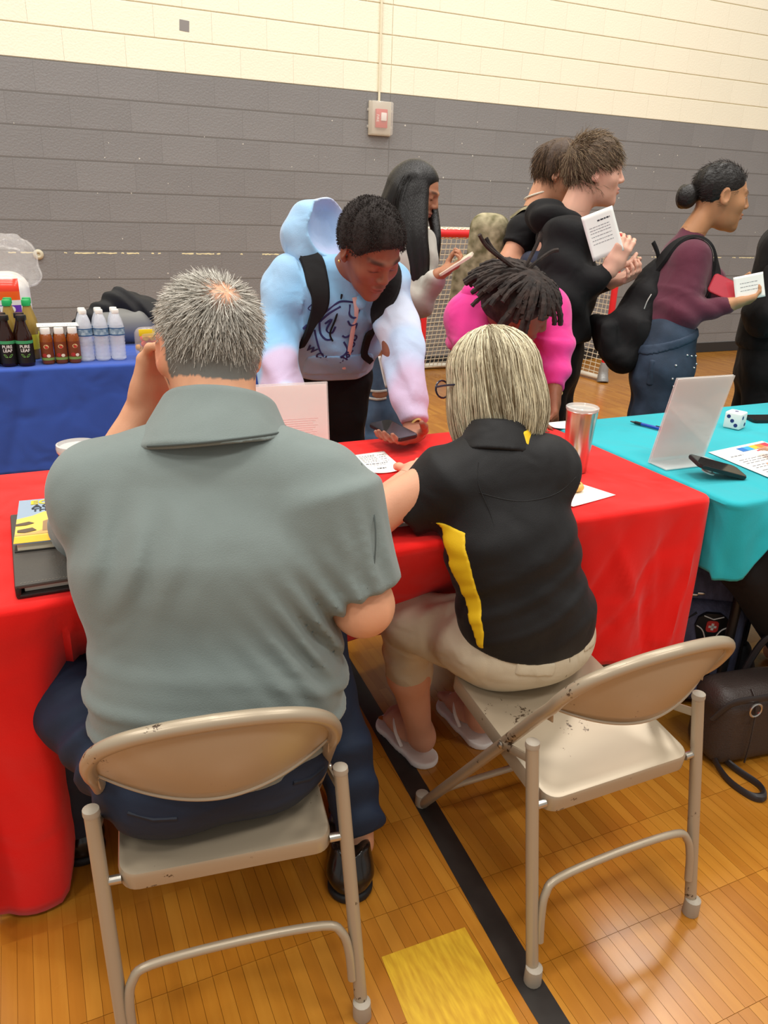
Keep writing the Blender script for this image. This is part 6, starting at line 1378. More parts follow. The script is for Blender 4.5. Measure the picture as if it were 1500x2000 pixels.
# ---------------------------------------------------------------- boy with camouflage backpack
def boy_camo():
    t = person('brown-haired boy in a black t-shirt with his head bowed, behind the black hoodie', (2.15, 3.05, 0)); H = Head((2.185, 3.015, 1.545), (.70, -.45, -.42), (.25, -.2, .93), 1.0); ax = (.6, .8, 0)
    B = Body(); H.add(B); B.rc(H.w(0, -.03, -.03), (2.11, 3.05, 1.40), .05, .054, .03); B.rc((2.10, 3.06, .9), (2.11, 3.06, 1.28), .09, .1, .05, sq=(ax, 1.3)); B.rc((2.03, 2.98, 1.34), (1.928, 2.955, 1.185), .05, .046, .03); B.rc((1.928, 2.955, 1.185), (2.03, 2.85, 1.15), .044, .03, .02)
    B.rc((2.20, 3.12, 1.33), (2.24, 3.10, 1.1), .048, .042, .03); B.rc((2.24, 3.10, 1.1), (2.2, 2.95, 1.12), .04, .03, .02); h1 = add_hand(B, (2.04, 2.84, 1.147), (.7, -.4, 0), (0, 0, 1), curl=(.5, .5, .5, .5))
    B.rc((2.06, 3.03, .85), (2.06, 3.05, .1), .07, .04, .03); B.rc((2.17, 3.08, .85), (2.18, 3.1, .1), .07, .04, .03)
    stub(solid('body', B, .011, SKIN, fine=[(H.c-.13, H.c+.13, .0045)], col=lambda p: H.paint(p, '#d69c7c', lip='#b06a5c', brow='#4a3526', ear='#e09a80')), t)
    mh = mat('brown_hair_base', '#4a382a', .6, bump=.6, bscale=90); Bc, hr = cap_hair(H, mh, t, grow=.016, low=-.03, front=.065, noise=.006, ns=35, top=.008); tufts(H, t, hr, hair_mat('brown_hair', '#3a2a1e', '#7a5f46', .45, .5), 2800, .05, r=.0010, lift=.1, low=-.04, fringe=.078, grow=.017, segs=5, jitter=.25, grav=.2)
    S_ = Body(); S_.rc((2.10, 3.06, .92), (2.105, 3.06, 1.12), .118, .118, .04, sq=(ax, 1.25)); S_.rc((2.105, 3.06, 1.12), (2.11, 3.06, 1.29), .118, .10, .05, sq=(ax, 1.45)); S_.rc((2.03, 2.985, 1.335), (2.19, 3.12, 1.335), .062, .062, .05); S_.rc((2.11, 3.05, 1.35), (2.115, 3.045, 1.385), .07, .06, .03); S_.cc((2.03, 2.98, 1.335), (1.965, 2.965, 1.245), .07, .066, .04); S_.cc((2.2, 3.12, 1.33), (2.23, 3.1, 1.2), .068, .064, .04); S_.warp(lambda p, d: d-.004*np.sin(p[..., 2]*45+p[..., 0]*40+2*vnoise(p, 7))); S_.cut((2.1, 3.06, .9), (0, 0, -1), .01); sh = stub(solid('t_shirt', S_, .008, M_tee), t)
    dn = (.35, .93, 0)
    R0 = _n((.93, -.35, 0))
    for st in ([(-.06, .02), (-.05, -.03), (-.035, .01), (-.02, -.035)], [(-.005, .03), (.0, -.035)], [(.01, .03), (.015, -.02), (.03, -.025), (.032, .03)], [(.045, .03), (.05, -.04)], [(-.05, -.05), (.0, -.056), (.05, -.06)], [(-.03, -.075), (.03, -.08)]):
        tube_on('shirt_print', S_, [A_([2.085, 2.7, 1.275])+R0*u+A_([0, 0, v]) for u, v in st], dn, .0055, M_white, sh, flat=(dn, .3), lift=.001, smooth=3)
    pn = bmesh.new(); tube(pn, [tuple(H.w(0, -.03, -.1)+A_([.06*math.cos(a), .06*math.sin(a), -.005+.02*math.sin(a+2.5)])) for a in np.linspace(0, 2*math.pi, 20)], .004, 6, cap=False); stub(obj('shell_necklace', pn, mat('shell', '#e6dccb', .5)), t)
    legs(t, (2.06, 3.02, .85), (2.17, 3.08, .85), (2.06, 3.0, .47), (2.18, 3.06, .47), (2.06, 3.05, .1), (2.18, 3.1, .1), mat('grey_trousers', '#4a4a4a', .8), (.7, -.6))
    bp = thing('backpack', 'tan camouflage backpack on the back of the boy in the t-shirt', 'backpack', (1.97, 3.20, .95)); mc = mat('camouflage', '#b9ad8c', .8, var2='#66603f', vscale=24, bump=.3, bscale=120, detail=1.5)
    Bg = Body(); Bg.bx((1.955, 3.175, 1.18), (.13, .085, .20), frame((.75, -.6, -.05)), rnd=.06, k=0); Bg.bx((1.865, 3.22, 1.09), (.10, .045, .11), frame((.75, -.6, -.05)), rnd=.03, k=.02); Bg.warp(lambda p, d: d-.006*vnoise(p, 14, 5)); o = solid('bag_body', Bg, .008, mc); o.parent = bp; o.location = -bp.location
    strap_on(S_, [(1.99, 3.06, 1.38), (2.02, 3.0, 1.41), (2.045, 2.95, 1.40), (2.055, 2.92, 1.33), (2.05, 2.91, 1.25), (2.03, 2.93, 1.17), (1.99, 2.99, 1.10)], [.026, .03, .03, .03, .026, .014, .012], mc, bp)
    bm = bmesh.new(); box(bm, (2.03, 2.915, 1.265), (.02, .006, .016), bev=.003); o = obj('buckle', bm, M_black); o.parent = bp; o.location = -bp.location
boy_camo()

# ---------------------------------------------------------------- boy in the black hoodie
def boy_black():
    t = person('tall brown-haired boy in a black hoodie seen in profile holding a sheet', (2.05, 2.70, 0)); H = Head((2.150, 2.715, 1.540), (.86, -.50, .0), (.02, .0, 1), 1.03); ax = (.5, .86, 0)
    B = Body(); H.add(B); B.rc(H.w(0, -.03, -.03), (2.075, 2.745, 1.37), .056, .062, .03); B.rc((2.03, 2.70, .9), (2.04, 2.74, 1.26), .09, .1, .05, sq=(ax, 1.3))
    B.rc((1.99, 2.63, 1.31), (1.965, 2.57, 1.08), .05, .045, .03); B.rc((1.965, 2.57, 1.08), (2.085, 2.485, 1.19), .042, .028, .02); B.rc((2.1, 2.84, 1.31), (2.14, 2.76, 1.09), .05, .045, .03); B.rc((2.14, 2.76, 1.09), (2.17, 2.565, 1.14), .042, .028, .02)
    h1 = add_hand(B, (2.092, 2.480, 1.200), (.30, -.15, .75), (.3, .75, -.1), side=-1, curl=(.45, .5, .5, .5)); h2 = add_hand(B, (2.172, 2.555, 1.145), (.1, -.7, .15), (-.3, 0, 1), side=-1, curl=(.6, .6, .6, .6))
    B.rc((1.98, 2.66, .85), (1.97, 2.7, .1), .07, .04, .03); B.rc((2.09, 2.74, .85), (2.10, 2.78, .1), .07, .04, .03)
    stub(solid('body', B, .011, SKIN, fine=[(H.c-.14, H.c+.14, .0038), (h1[0], h1[1], .0042), (h2[0], h2[1], .005)], col=lambda p: H.paint(p, '#dfaa93', lip='#c07a70', brow='#6a5240', ear='#e2a490')), t)
    mh = mat('light_brown_base', '#5c4a38', .6, bump=.6, bscale=90); Bc, hr = cap_hair(H, mh, t, grow=.013, low=-.035, front=.06, noise=.006, ns=35, top=.016); tufts(H, t, hr, hair_mat('light_brown_hair', '#4a3a2a', '#9c8468', .45, .5), 3200, .045, r=.0010, lift=.12, low=-.05, fringe=.078, grow=.015, segs=5, jitter=.28, grav=.12, top=.016, crown=(0, -.09, .07))
    S_ = Body(); S_.rc((2.03, 2.69, .93), (2.03, 2.70, 1.12), .135, .132, .04, sq=(ax, 1.3)); S_.rc((2.03, 2.70, 1.12), (2.045, 2.735, 1.28), .13, .105, .05, sq=(ax, 1.45)); S_.rc((1.985, 2.64, 1.305), (2.1, 2.83, 1.305), .07, .07, .05)
    S_.rc((1.99, 2.635, 1.30), (1.965, 2.575, 1.09), .085, .078, .05); S_.rc((1.965, 2.575, 1.09), (2.078, 2.49, 1.183), .072, .042, .03); S_.rc((2.1, 2.83, 1.30), (2.14, 2.76, 1.10), .08, .075, .05); S_.rc((2.14, 2.76, 1.10), (2.169, 2.575, 1.14), .07, .043, .03)
    S_.warp(lambda p, d: d-.007*np.sin(p[..., 2]*42+p[..., 0]*30+2*vnoise(p, 6))-.003*vnoise(p, 15)); S_.cut((2.03, 2.7, .90), (0, 0, -1), .01); ho = stub(solid('hoodie', S_, .008, M_blk), t)
    Hd = Body(); Hd.el((2.02, 2.775, 1.365), (.13, .12, .075), frame((.86, -.5, -.25), (.3, 0, 1)), k=0); Hd.el((2.10, 2.735, 1.43), (.095, .085, .07), frame((.86, -.5, -.25), (.3, 0, 1)), k=.02, mode='s'); Hd.rc((2.03, 2.67, 1.36), (2.115, 2.64, 1.28), .04, .028, .03); Hd.rc((2.09, 2.86, 1.36), (2.17, 2.74, 1.28), .04, .028, .03); Hd.warp(lambda p, d: d-.005*np.sin(p[..., 0]*45+p[..., 1]*50+p[..., 2]*40)-.004*vnoise(p, 15)); o = solid('hood', Hd, .007, M_blk); o.parent = ho
    legs(t, (1.98, 2.65, .82), (2.08, 2.74, .82), (1.97, 2.65, .47), (2.09, 2.74, .47), (1.97, 2.71, .1), (2.09, 2.79, .1), M_trk, (.8, -.5), r=(.095, .088, .085))
    o = sheet('printed_paper', 'white printed sheet held up by the boy in the black hoodie', 'paper', [(-.06, .085), (.06, .085), (.06, -.085), (-.06, -.085)], z=0, curl=.006); f = on_sheet([(-.06, .085), (.06, .085), (.06, -.085), (-.06, -.085)], .006); print_lines(o, f, [(.15, .8, v, .012) for v in (.3, .36, .42, .5, .58, .66)], M_ink); print_lines(o, f, [(.45, .85, .18, .03)], M_dark)
    o.location = (2.045, 2.498, 1.325); o.rotation_euler = Matrix(((.72, -.38, .0), (-.45, .10, 0), (.42, .84, 0))).to_3x3().to_euler()
    x = Vector((.80, -.42, .38)).normalized(); y = Vector((-.42, .22, .88)); y = (y-x*y.dot(x)).normalized(); o.rotation_euler = Matrix((x, y, x.cross(y))).transposed().to_euler()
    bp = thing('backpack', 'navy backpack on the back of the boy in the black hoodie', 'backpack', (1.88, 2.83, .9)); mn = mat('navy_nylon', '#20263c', .7, bump=.2, bscale=200)
    Bg = Body(); Bg.bx((1.945, 2.79, 1.085), (.115, .065, .16), frame((.86, -.5, -.1)), rnd=.05, k=0); Bg.warp(lambda p, d: d-.006*vnoise(p, 13, 5)); o = solid('bag_body', Bg, .009, mn); o.parent = bp; o.location = -bp.location
boy_black()

# ---------------------------------------------------------------- girl in maroon
def girl_maroon():
    t = person('girl with a low bun in a maroon long-sleeved top seen in profile', (2.40, 2.38, 0)); H = Head((2.520, 2.405, 1.468), (.895, -.44, -.10), (.11, -.03, .99), 1.02); ax = (.47, .88, 0)
    B = Body(); H.add(B); B.rc(H.w(0, -.032, -.03), (2.425, 2.435, 1.32), .042, .05, .03); B.rc((2.31, 2.36, .92), (2.38, 2.41, 1.2), .085, .085, .05, sq=(ax, 1.25)); B.rc((2.36, 2.33, 1.25), (2.29, 2.27, 1.04), .042, .038, .03); B.rc((2.29, 2.27, 1.04), (2.425, 2.185, 1.09), .034, .025, .02)
    B.rc((2.44, 2.49, 1.25), (2.43, 2.45, 1.05), .042, .038, .03); B.rc((2.43, 2.45, 1.05), (2.49, 2.27, 1.10), .034, .025, .02); h1 = add_hand(B, (2.432, 2.180, 1.094), (.72, -.30, .22), (-.1, .45, .8), side=-1, k=.92, curl=(.5, .55, .6, .6)); h2 = add_hand(B, (2.49, 2.26, 1.105), (.25, -.6, .2), (-.5, 0, .8), side=-1, k=.9, curl=(.5, .5, .5, .5))
    B.rc((2.27, 2.30, .85), (2.25, 2.33, .1), .075, .04, .03); B.rc((2.35, 2.41, .85), (2.36, 2.45, .1), .075, .04, .03)
    B.el(H.w(.033, .09, .0095), A_([.02, .018, .0055]), H.R, k=.003, mode='s'); B.el(H.w(-.033, .09, .0095), A_([.02, .018, .0055]), H.R, k=.003, mode='s')
    stub(solid('body', B, .011, SKIN, fine=[(H.c-.13, H.c+.13, .0035), (h1[0], h1[1], .004), (h2[0], h2[1], .005)], col=lambda p: H.paint(p, '#b9855e', lip='#b0685a', brow='#2a1c14', lash=None, ear='#c08a66')), t); eyes(H, t)
    mh = mat('sleek_black_hair', '#17120f', .45, bump=.7, bscale=120); hb = Body(); hb.el(H.w(0, -.016, .036), A_([.079, .101, .089]), H.R, k=0); hb.cut(H.w(0, .06, .05), H.R[1]-H.R[2]*.7, .010); hb.cut(H.w(0, -.03, -.045), -H.R[2]*1-H.R[1]*.0, .02)
    for s in (-1, 1): hb.el(H.w(s*.085, .012, -.022), A_([.04, .032, .045]), H.R, k=.012, mode='s')
    hb.warp(lambda p, d: d+.0018*vnoise(p, 90)+.0015*vnoise(p, 45, 2)); hair = stub(solid('hair', hb, .0045, mh), t)
    bn = Body(); bn.el(H.w(0, -.128, -.012), (.042, .04, .047), H.R, k=0); bn.warp(lambda p, d: d+.004*vnoise(p, 60)); o = solid('bun', bn, .005, mh); o.parent = hair
    tufts(H, t, hair, mat('black_curl', '#261d19', .8), 900, .02, r=.0007, lift=.12, low=-.03, fringe=.052, grow=.011, segs=3, jitter=.3, grav=0, crown=(0, .2, .1))
    S_ = Body(); S_.rc((2.31, 2.36, .945), (2.335, 2.375, 1.06), .098, .094, .04, sq=(ax, 1.3)); S_.rc((2.335, 2.375, 1.06), (2.385, 2.415, 1.21), .094, .09, .05, sq=(ax, 1.3)); S_.el((2.435, 2.335, 1.17), (.06, .085, .06), frame((.88, -.47, 0)), k=.05); S_.rc((2.365, 2.345, 1.255), (2.435, 2.48, 1.255), .055, .055, .05); S_.rc((2.39, 2.42, 1.25), (2.43, 2.435, 1.325), .07, .05, .03)
    S_.rc((2.36, 2.335, 1.25), (2.292, 2.275, 1.05), .057, .05, .05); S_.rc((2.292, 2.275, 1.05), (2.415, 2.192, 1.085), .047, .034, .03); S_.rc((2.44, 2.485, 1.25), (2.43, 2.45, 1.06), .055, .05, .05); S_.rc((2.43, 2.45, 1.06), (2.485, 2.285, 1.10), .046, .034, .03)
    S_.warp(lambda p, d: d-.003*np.sin(p[..., 2]*75+p[..., 0]*55+2*vnoise(p, 8))*(p[..., 2] < 1.15)-.002*vnoise(p, 18)); S_.cut((2.31, 2.36, .905), (-.3, .15, -1), .008); stub(solid('long_sleeved_top', S_, .007, FAB('maroon_jersey', '#5a2738')), t)
    T, tr = legs(t, (2.265, 2.29, .84), (2.345, 2.41, .84), (2.245, 2.30, .47), (2.34, 2.42, .47), (2.24, 2.34, .1), (2.34, 2.46, .1), M_ddn, (.88, -.47), r=(.097, .078, .06), name='jeans')
    for c, h in (((2.215, 2.275, .835), (.05, .045, .05)),):
        F = T.copy().off(.004); F.bx(c, h, frame((.88, -.47, 0)), rnd=.006, k=.003, mode='cut'); o = solid('back_pocket', F, .005, M_ddn); o.parent = tr
    Wb = T.copy().off(.004); Wb.cut((2.3, 2.35, .965), (-.3, .15, 1), .003); Wb.cut((2.3, 2.35, .93), (.3, -.15, -1), .003); o = solid('waistband', Wb, .006, M_ddn); o.parent = tr
    rg = np.random.default_rng(2)
    for i, (u, z) in enumerate(((-.03, .905), (.0, .90), (.045, .895), (.05, .865), (.02, .855), (-.09, .87), (-.10, .82), (-.085, .79))):
        q = T.trace(A_([[2.29+u*.9, 2.0, z]]), (.1, 1, 0))[0]; bm = bmesh.new(); bmesh.ops.create_icosphere(bm, subdivisions=1, radius=.0055); o = obj('rhinestone', bm, mat('silver_stud', '#d8d8d8', .2, metal=.9)); o.parent = tr; o.location = Vector(q)
    phone('phone', 'red phone held by the girl in maroon', (2.432, 2.205, 1.143), basis((.45, .1, .85), (-.75, .45, .35)), col='#b02a38', screen='#c24450')
    o = sheet('card_of_paper', 'small white paper in the hand of the girl in maroon', 'paper', [(-.055, .045), (.055, .045), (.055, -.045), (-.055, -.045)], z=0, curl=.003); o.location = (2.475, 2.15, 1.160); x = Vector((.88, -.38, .22)).normalized(); y = Vector((-.3, .3, .9)); y = (y-x*y.dot(x)).normalized(); o.rotation_euler = Matrix((x, y, x.cross(y))).transposed().to_euler()
    f = on_sheet([(-.055, .045), (.055, .045), (.055, -.045), (-.055, -.045)], .003); print_lines(o, f, [(.2, .8, v, .02) for v in (.3, .45, .6)], M_ink)
    bp = thing('backpack', 'black sack-like backpack hanging low on the girl in maroon', 'backpack', (2.25, 2.48, .8))
    Bg = Body(); Bg.rc((2.330, 2.485, 1.22), (2.285, 2.475, 1.12), .028, .055, .0, sq=(ax, 1.7)); Bg.rc((2.285, 2.475, 1.12), (2.215, 2.455, .98), .058, .090, .05, sq=(ax, 1.4)); Bg.rc((2.215, 2.455, .98), (2.185, 2.44, .88), .09, .082, .04, sq=(ax, 1.4)); Bg.bx((2.115, 2.49, .935), (.11, .03, .08), frame((.9, -.4, .25)), rnd=.025, k=.025)
    Bg.warp(lambda p, d: d-.006*np.sin(p[..., 2]*30+p[..., 0]*40+2*vnoise(p, 6))-.004*vnoise(p, 13)); o = solid('bag_body', Bg, .008, M_nyl); o.parent = bp; o.location = -bp.location
    strap_on(S_, [(2.30, 2.44, 1.20), (2.33, 2.395, 1.27), (2.365, 2.345, 1.315), (2.405, 2.30, 1.29), (2.43, 2.275, 1.22), (2.42, 2.265, 1.15), (2.38, 2.27, 1.08)], [.03, .03, .028, .026, .024, .016, .012], M_nyl, bp)
    bm = bmesh.new(); tube(bm, smooth_path([(2.275, 2.47, 1.30), (2.30, 2.46, 1.255), (2.31, 2.455, 1.20), (2.30, 2.44, 1.10)], 5), .012, 8, flat=((.45, -.85, .1), .5)); o = obj('bag_top', bm, M_nyl); o.parent = bp; o.location = -bp.location
    for pts in ([(2.185, 2.365, 1.06), (2.19, 2.36, 1.09), (2.205, 2.36, 1.115)], [(2.085, 2.43, .965), (2.11, 2.42, .968), (2.135, 2.41, .966)]):
        bm = bmesh.new(); tube(bm, smooth_path(pts, 4), .0022, 6); o = obj('reflective_trim', bm, mat('reflective', '#d6d4ce', .3, metal=.5)); o.parent = bp; o.location = -bp.location
girl_maroon()

# ---------------------------------------------------------------- figures cut by the right picture edge
def edge_person():
    t = person('person in black cut off by the right picture edge behind the turquoise table', (2.78, 2.25, 0)); H = Head((2.80, 2.23, 1.56), (.9, -.4, 0), (0, 0, 1), 1.0)
    B = Body(); H.add(B); B.rc(H.w(0, -.03, -.03), (2.77, 2.26, 1.38), .05, .055, .03); B.rc((2.77, 2.26, .9), (2.77, 2.26, 1.28), .09, .1, .05, sq=((.4, .9, 0), 1.3)); B.rc((2.73, 2.17, 1.33), (2.72, 2.14, 1.1), .048, .042, .03); B.rc((2.72, 2.14, 1.1), (2.84, 2.06, 1.14), .04, .028, .02); h1 = add_hand(B, (2.85, 2.05, 1.145), (.8, -.3, .1), (0, 0, 1), curl=(.5, .5, .5, .5)); B.rc((2.82, 2.34, 1.33), (2.84, 2.32, 1.1), .048, .042, .03); B.rc((2.84, 2.32, 1.1), (2.93, 2.2, 1.14), .04, .028, .02); h2 = add_hand(B, (2.94, 2.19, 1.145), (.8, -.3, .1), (0, 0, 1), side=-1, curl=(.5, .5, .5, .5))
    B.rc((2.73, 2.2, .85), (2.73, 2.22, .1), .07, .04, .03); B.rc((2.81, 2.3, .85), (2.81, 2.34, .1), .07, .04, .03); stub(solid('body', B, .012, SKIN, fine=[(H.c-.13, H.c+.13, .006)], col=lambda p: H.paint(p, '#a87452', lip='#94564a', brow='#1a1210')), t)
    cap_hair(H, mat('black_afro', '#191412', .85), t, grow=.014, h=.008); S_ = Body(); ax = (.4, .9, 0); S_.rc((2.77, 2.26, .93), (2.77, 2.26, 1.28), .115, .1, .04, sq=(ax, 1.4)); S_.rc((2.73, 2.18, 1.31), (2.82, 2.33, 1.31), .065, .065, .05); S_.rc((2.73, 2.17, 1.3), (2.72, 2.14, 1.1), .066, .06, .04); S_.rc((2.72, 2.14, 1.1), (2.83, 2.07, 1.135), .058, .04, .03); S_.rc((2.82, 2.34, 1.3), (2.84, 2.32, 1.1), .066, .06, .04); S_.rc((2.84, 2.32, 1.1), (2.92, 2.21, 1.135), .058, .04, .03); S_.cut((2.7, 2.2, .9), (0, 0, -1), .01); stub(solid('sweatshirt', S_, .012, M_blk), t)
    legs(t, (2.73, 2.2, .84), (2.81, 2.31, .84), (2.73, 2.2, .47), (2.81, 2.31, .47), (2.73, 2.23, .1), (2.81, 2.35, .1), M_trk, (.9, -.4))
    bp = thing('drawstring_bag', 'black drawstring bag on the person cut off at the right edge', 'bag', (2.66, 2.26, .9)); Bg = Body(); Bg.rc((2.672, 2.235, 1.22), (2.655, 2.225, 1.05), .02, .05, 0, sq=((.4, .9, 0), 2.2)); Bg.rc((2.655, 2.225, 1.05), (2.66, 2.22, 1.0), .05, .045, .03, sq=((.4, .9, 0), 2.2)); o = solid('bag_body', Bg, .008, M_nyl); o.parent = bp; o.location = -bp.location
    bm = bmesh.new(); tube(bm, smooth_path([(2.625, 2.165, 1.03), (2.612, 2.16, 1.0), (2.615, 2.155, .975)], 4), .003, 6); o = obj('cord_end', bm, M_nyl); o.parent = bp; o.location = -bp.location
edge_person()
def edge_sitter():
    t = person('seated person in black trousers cut off by the right picture edge', (2.0, 1.0, 0)); H = Head((2.02, 1.12, 1.20), (0, 1, -.1), (0, .1, 1), 1.0)
    B = Body(); H.add(B); B.rc(H.w(0, -.03, -.03), (2.02, 1.06, 1.04), .05, .055, .03); B.rc((2.02, 1.02, .52), (2.02, 1.04, .94), .09, .1, .05, sq=((1, 0, 0), 1.3))
    for s in (-1, 1):
        B.rc((2.02+s*.16, 1.05, 1.0), (2.02+s*.2, 1.12, .80), .048, .042, .03); B.rc((2.02+s*.2, 1.12, .80), (2.02+s*.12, 1.34, .795), .04, .028, .02); add_hand(B, (2.02+s*.115, 1.35, .79), (-s*.2, 1, 0), (0, 0, -1), side=-s, curl=(.15, .15, .15, .2))
    B.rc((1.94, 1.05, .51), (1.71, 1.29, .55), .085, .065, .04); B.rc((1.71, 1.29, .55), (2.0, 1.23, .10), .056, .036, .03); B.rc((2.1, 1.05, .51), (2.18, 1.35, .54), .085, .065, .04); B.rc((2.18, 1.35, .54), (2.16, 1.36, .1), .056, .036, .03)
    for ax_, ay in ((2.01, 1.22), (2.16, 1.36)): B.rc((ax_, ay-.02, .05), (ax_+.02, ay+.14, .03), .034, .03, .03)
    stub(solid('body', B, .011, SKIN, col=lambda p: H.paint(p, '#d6a184', lip='#b06a5c', brow='#3a2a20')), t); cap_hair(H, mat('brown_hair_base', '#4a382a', .6), t, h=.008)
    S_ = Body(); S_.rc((2.02, 1.02, .54), (2.02, 1.045, .95), .125, .11, .04, sq=((1, 0, 0), 1.4)); S_.rc((1.87, 1.05, 1.0), (2.17, 1.05, 1.0), .065, .065, .05)
    for s in (-1, 1): S_.rc((2.02+s*.16, 1.05, .99), (2.02+s*.2, 1.12, .81), .064, .056, .04); S_.rc((2.02+s*.2, 1.12, .81), (2.02+s*.14, 1.29, .81), .054, .042, .03)
    stub(solid('jumper', S_, .012, M_blk), t)
    T = Body(); T.el((2.02, 1.06, .50), (.19, .16, .09), k=0); T.rc((1.94, 1.07, .51), (1.70, 1.285, .57), .105, .105, .06); T.rc((1.70, 1.285, .57), (2.0, 1.22, .16), .105, .075, .04); T.rc((2.1, 1.07, .51), (2.18, 1.33, .55), .1, .085, .05); T.rc((2.18, 1.33, .55), (2.165, 1.35, .13), .08, .06, .04); T.warp(lambda p, d: d-.006*np.sin(p[..., 2]*40+p[..., 0]*50+2*vnoise(p, 6))); stub(solid('trousers', T, .009, M_blk), t)
    c = copy_tree(chair_woman); c.location = (2.02, .80, 0); tag(c, 'beige metal folding chair beyond the right picture edge, under the seated person in black')
edge_sitter()
# ================================================================ bags on the floor at the right
def school_bag():
    o0 = np.array([1.755, 1.50, 0.0]); t = thing('backpack', 'navy backpack with a red cross badge standing on the floor under the turquoise cloth', 'backpack', tuple(o0), math.radians(-30)); R = np.eye(3)
    mn = mat('navy_melange', '#5a5e78', .8, bump=.5, bscale=160, var=.25, vscale=60, stretch=(1, 1, .3)); mb = mat('black_trim', '#17161a', .6)
    B = Body(); B.bx((0, 0, .215), (.165, .085, .212), rnd=.075, k=0); B.rc((-.06, 0, .40), (.06, 0, .40), .06, .06, .05); B.warp(lambda p, d: d-.004*vnoise(p, 12)); body = solid('bag_body', B, .008, mn, t)
    F = Body(); F.bx((0, -.085, .185), (.135, .045, .175), rnd=.055, k=0); F.warp(lambda p, d: d-.003*vnoise(p, 13, 4)); fp = solid('front_pocket', F, .007, mn, t)
    def arc(w, z0, z1, y, r=.004, name='zip', m=mb):
        pts = [(-w, y, z0), (-w, y, (z0+z1)/2), (-w*.9, y, z1-.05), (-w*.55, y, z1-.01), (0, y, z1), (w*.55, y, z1-.01), (w*.9, y, z1-.05), (w, y, (z0+z1)/2), (w, y, z0)]; bm = bmesh.new(); tube(bm, smooth_path(pts, 5), r, 8); obj(name, bm, m, t)
    arc(.138, .06, .365, -.072, .008); arc(.168, .08, .425, -.012, .010); arc(.155, .2, .405, -.055, .006)
    for x in (-.085, .085):
        bm = bmesh.new(); tube(bm, smooth_path([(x*.9, -.128, .05), (x, -.132, .18), (x*.75, -.129, .29), (x*.3, -.124, .33)], 5), .003, 6); obj('piping', bm, mb, fp)
    bm = bmesh.new(); slab(bm, [(-.042, .07), (-.048, .045), (-.03, -.02), (-.016, -.06), (.016, -.06), (.03, -.02), (.048, .045), (.042, .07), (.02, .085), (-.02, .085)][::-1], .012); o = obj('badge_plate', bm, mat('black_rubber_plate', '#131213', .45), t); o.rotation_euler = (math.pi/2, 0, 0); o.location = (.02, -.124, .25)
    bm = bmesh.new(); slab(bm, rrect(.034, .036, .009), .003); bd = obj('cross_badge', bm, mat('badge_red', '#b8332f', .4), o); bd.location = (0, .045, .012)
    mw = mat('silver_print', '#e2e0dc', .35, metal=.3)
    for h in ((.011, .0036), (.0036, .011)):
        bm = bmesh.new(); box(bm, (0, 0, .0035), (h[0], h[1], .0008)); c = obj('white_cross', bm, mw, o); c.location = (0, .045, .012)
    for s in (-1, 1):
        bm = bmesh.new(); tube(bm, smooth_path([(s*.044, .045, .013), (s*.026, .032, .013), (s*.014, .005, .013), (s*.012, -.022, .013)], 4), .002, 6); obj('silver_line', bm, mw, o); bm = bmesh.new(); tube(bm, [(s*.028, .078, .013), (0, .068, .013)], .0018, 6); obj('silver_line', bm, mw, o)
    bm = bmesh.new(); box(bm, (.02, -.135, .165), (.013, .006, .026), bev=.003); obj('buckle', bm, mat('gunmetal', '#6d6a66', .3, metal=.9), t); bm = bmesh.new(); box(bm, (.02, -.137, .135), (.02, .005, .01), bev=.002); obj('strap_clip', bm, mb, t)
    for p in ((-.135, -.085, .33), (-.03, -.085, .367), (-.01, -.083, .372)):
        bm = bmesh.new(); box(bm, p, (.011, .004, .005), bev=.002); obj('zip_pull', bm, mat('zip_silver', '#c8c6c2', .25, metal=.9), t)
    bm = bmesh.new(); tube(bm, smooth_path([(-.06, .01, .445), (-.05, .0, .48), (0, -.005, .495), (.05, .0, .48), (.06, .01, .445)], 6), .013, 8); obj('carry_handle', bm, mb, t)
    Sd = Body(); Sd.rc((.16, -.03, .17), (.19, -.05, .03), .03, .045, 0); Sd.rc((.19, -.05, .03), (.20, -.12, .04), .04, .03, .03); Sd.cut((0, 0, .002), (0, 0, -1), .002); solid('hanging_strap', Sd, .008, mb, t)
school_bag()
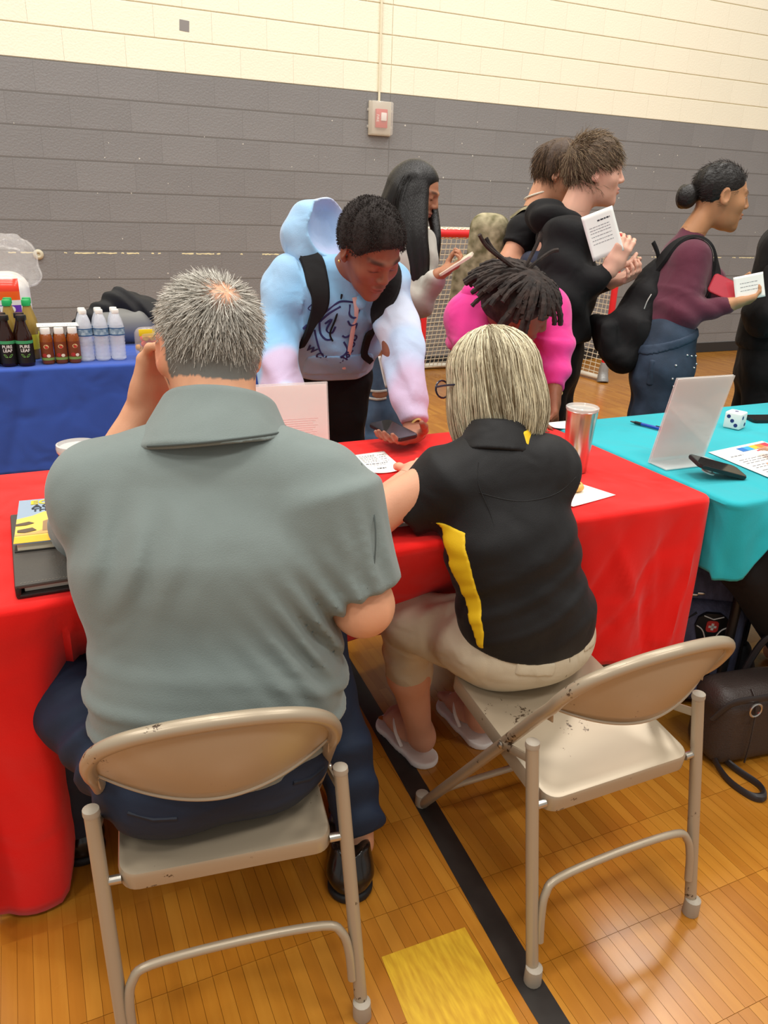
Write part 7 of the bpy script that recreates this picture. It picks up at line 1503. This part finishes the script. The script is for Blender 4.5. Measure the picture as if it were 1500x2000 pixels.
def handbag():
    t = thing('handbag', 'dark brown leather tote handbag on the floor in front of the navy backpack', 'handbag', (1.735, 1.19, 0), math.radians(-8)); ml = mat('brown_grain_leather', '#3a302c', .45, bump=.4, bscale=230, var=.08, vscale=8); ms = mat('dark_strap_leather', '#2c2829', .45)
    B = Body(); B.bx((0, 0, .115), (.185, .075, .112), rnd=.045, k=0); B.bx((0, 0, .205), (.165, .03, .02), rnd=.012, k=.05); B.warp(lambda p, d: d-.006*vnoise(p, 9, 3)-.003*vnoise(p, 20)); B.cut((0, 0, .245), (0, 0, 1), .01); B.cut((0, 0, .004), (0, 0, -1), .006); solid('bag_body', B, .007, ml, t)
    for x in (-.09, .105):
        bm = bmesh.new(); tube(bm, smooth_path([(x, -.08, .02), (x-.006, -.088, .1), (x-.002, -.075, .2), (x, -.045, .235)], 5), .0025, 6); obj('seam_ridge', bm, ml, t)
    bm = bmesh.new(); tube(bm, smooth_path([(-.20, -.05, .16), (-.17, -.075, .222), (-.10, -.09, .236), (0, -.092, .238), (.12, -.088, .236), (.2, -.05, .225)], 6), .0115, 10, flat=((0, 1, 0), .3)); obj('buckled_strap', bm, ms, t)
    mm = mat('nickel', '#b8b4ae', .25, metal=.95)
    bm = bmesh.new(); c = [(-.112+.018*math.cos(a), -.095, .205+.019*math.sin(a)) for a in np.linspace(0, 2*math.pi, 18)]; tube(bm, c, .0034, 6, cap=False); obj('d_ring', bm, mm, t); bm = bmesh.new(); box(bm, (-.07, -.1, .237), (.004, .004, .015), bev=.001); obj('strap_keeper', bm, mm, t)
    for y, s in ((-.075, 1), (.06, -1)):
        bm = bmesh.new(); tube(bm, smooth_path([(-.02, y, .13), (-.01, y-.01*s, .2), (.02, y+.005*s, .31), (.08, y+.02*s, .345), (.14, y+.005*s, .30), (.155, y-.01*s, .2), (.16, y, .13)], 6), .0095, 8); obj('handle', bm, ms, t)
    bm = bmesh.new(); tube(bm, smooth_path([(-.165, -.03, .045), (-.17, -.07, .02), (-.172, -.13, .011), (-.155, -.185, .011), (-.125, -.195, .011), (-.105, -.16, .011), (-.12, -.10, .012), (-.135, -.06, .02)], 6), .012, 8, flat=((1, 0, 0), .35)); obj('trailing_strap', bm, ms, t)
    bm = bmesh.new(); box(bm, (.07, .03, .262), (.026, .006, .045), bev=.004); o = obj('pink_pouch', bm, mat('dusty_pink', '#b98680', .6), t); o.rotation_euler = (.2, 0, .3)
handbag()
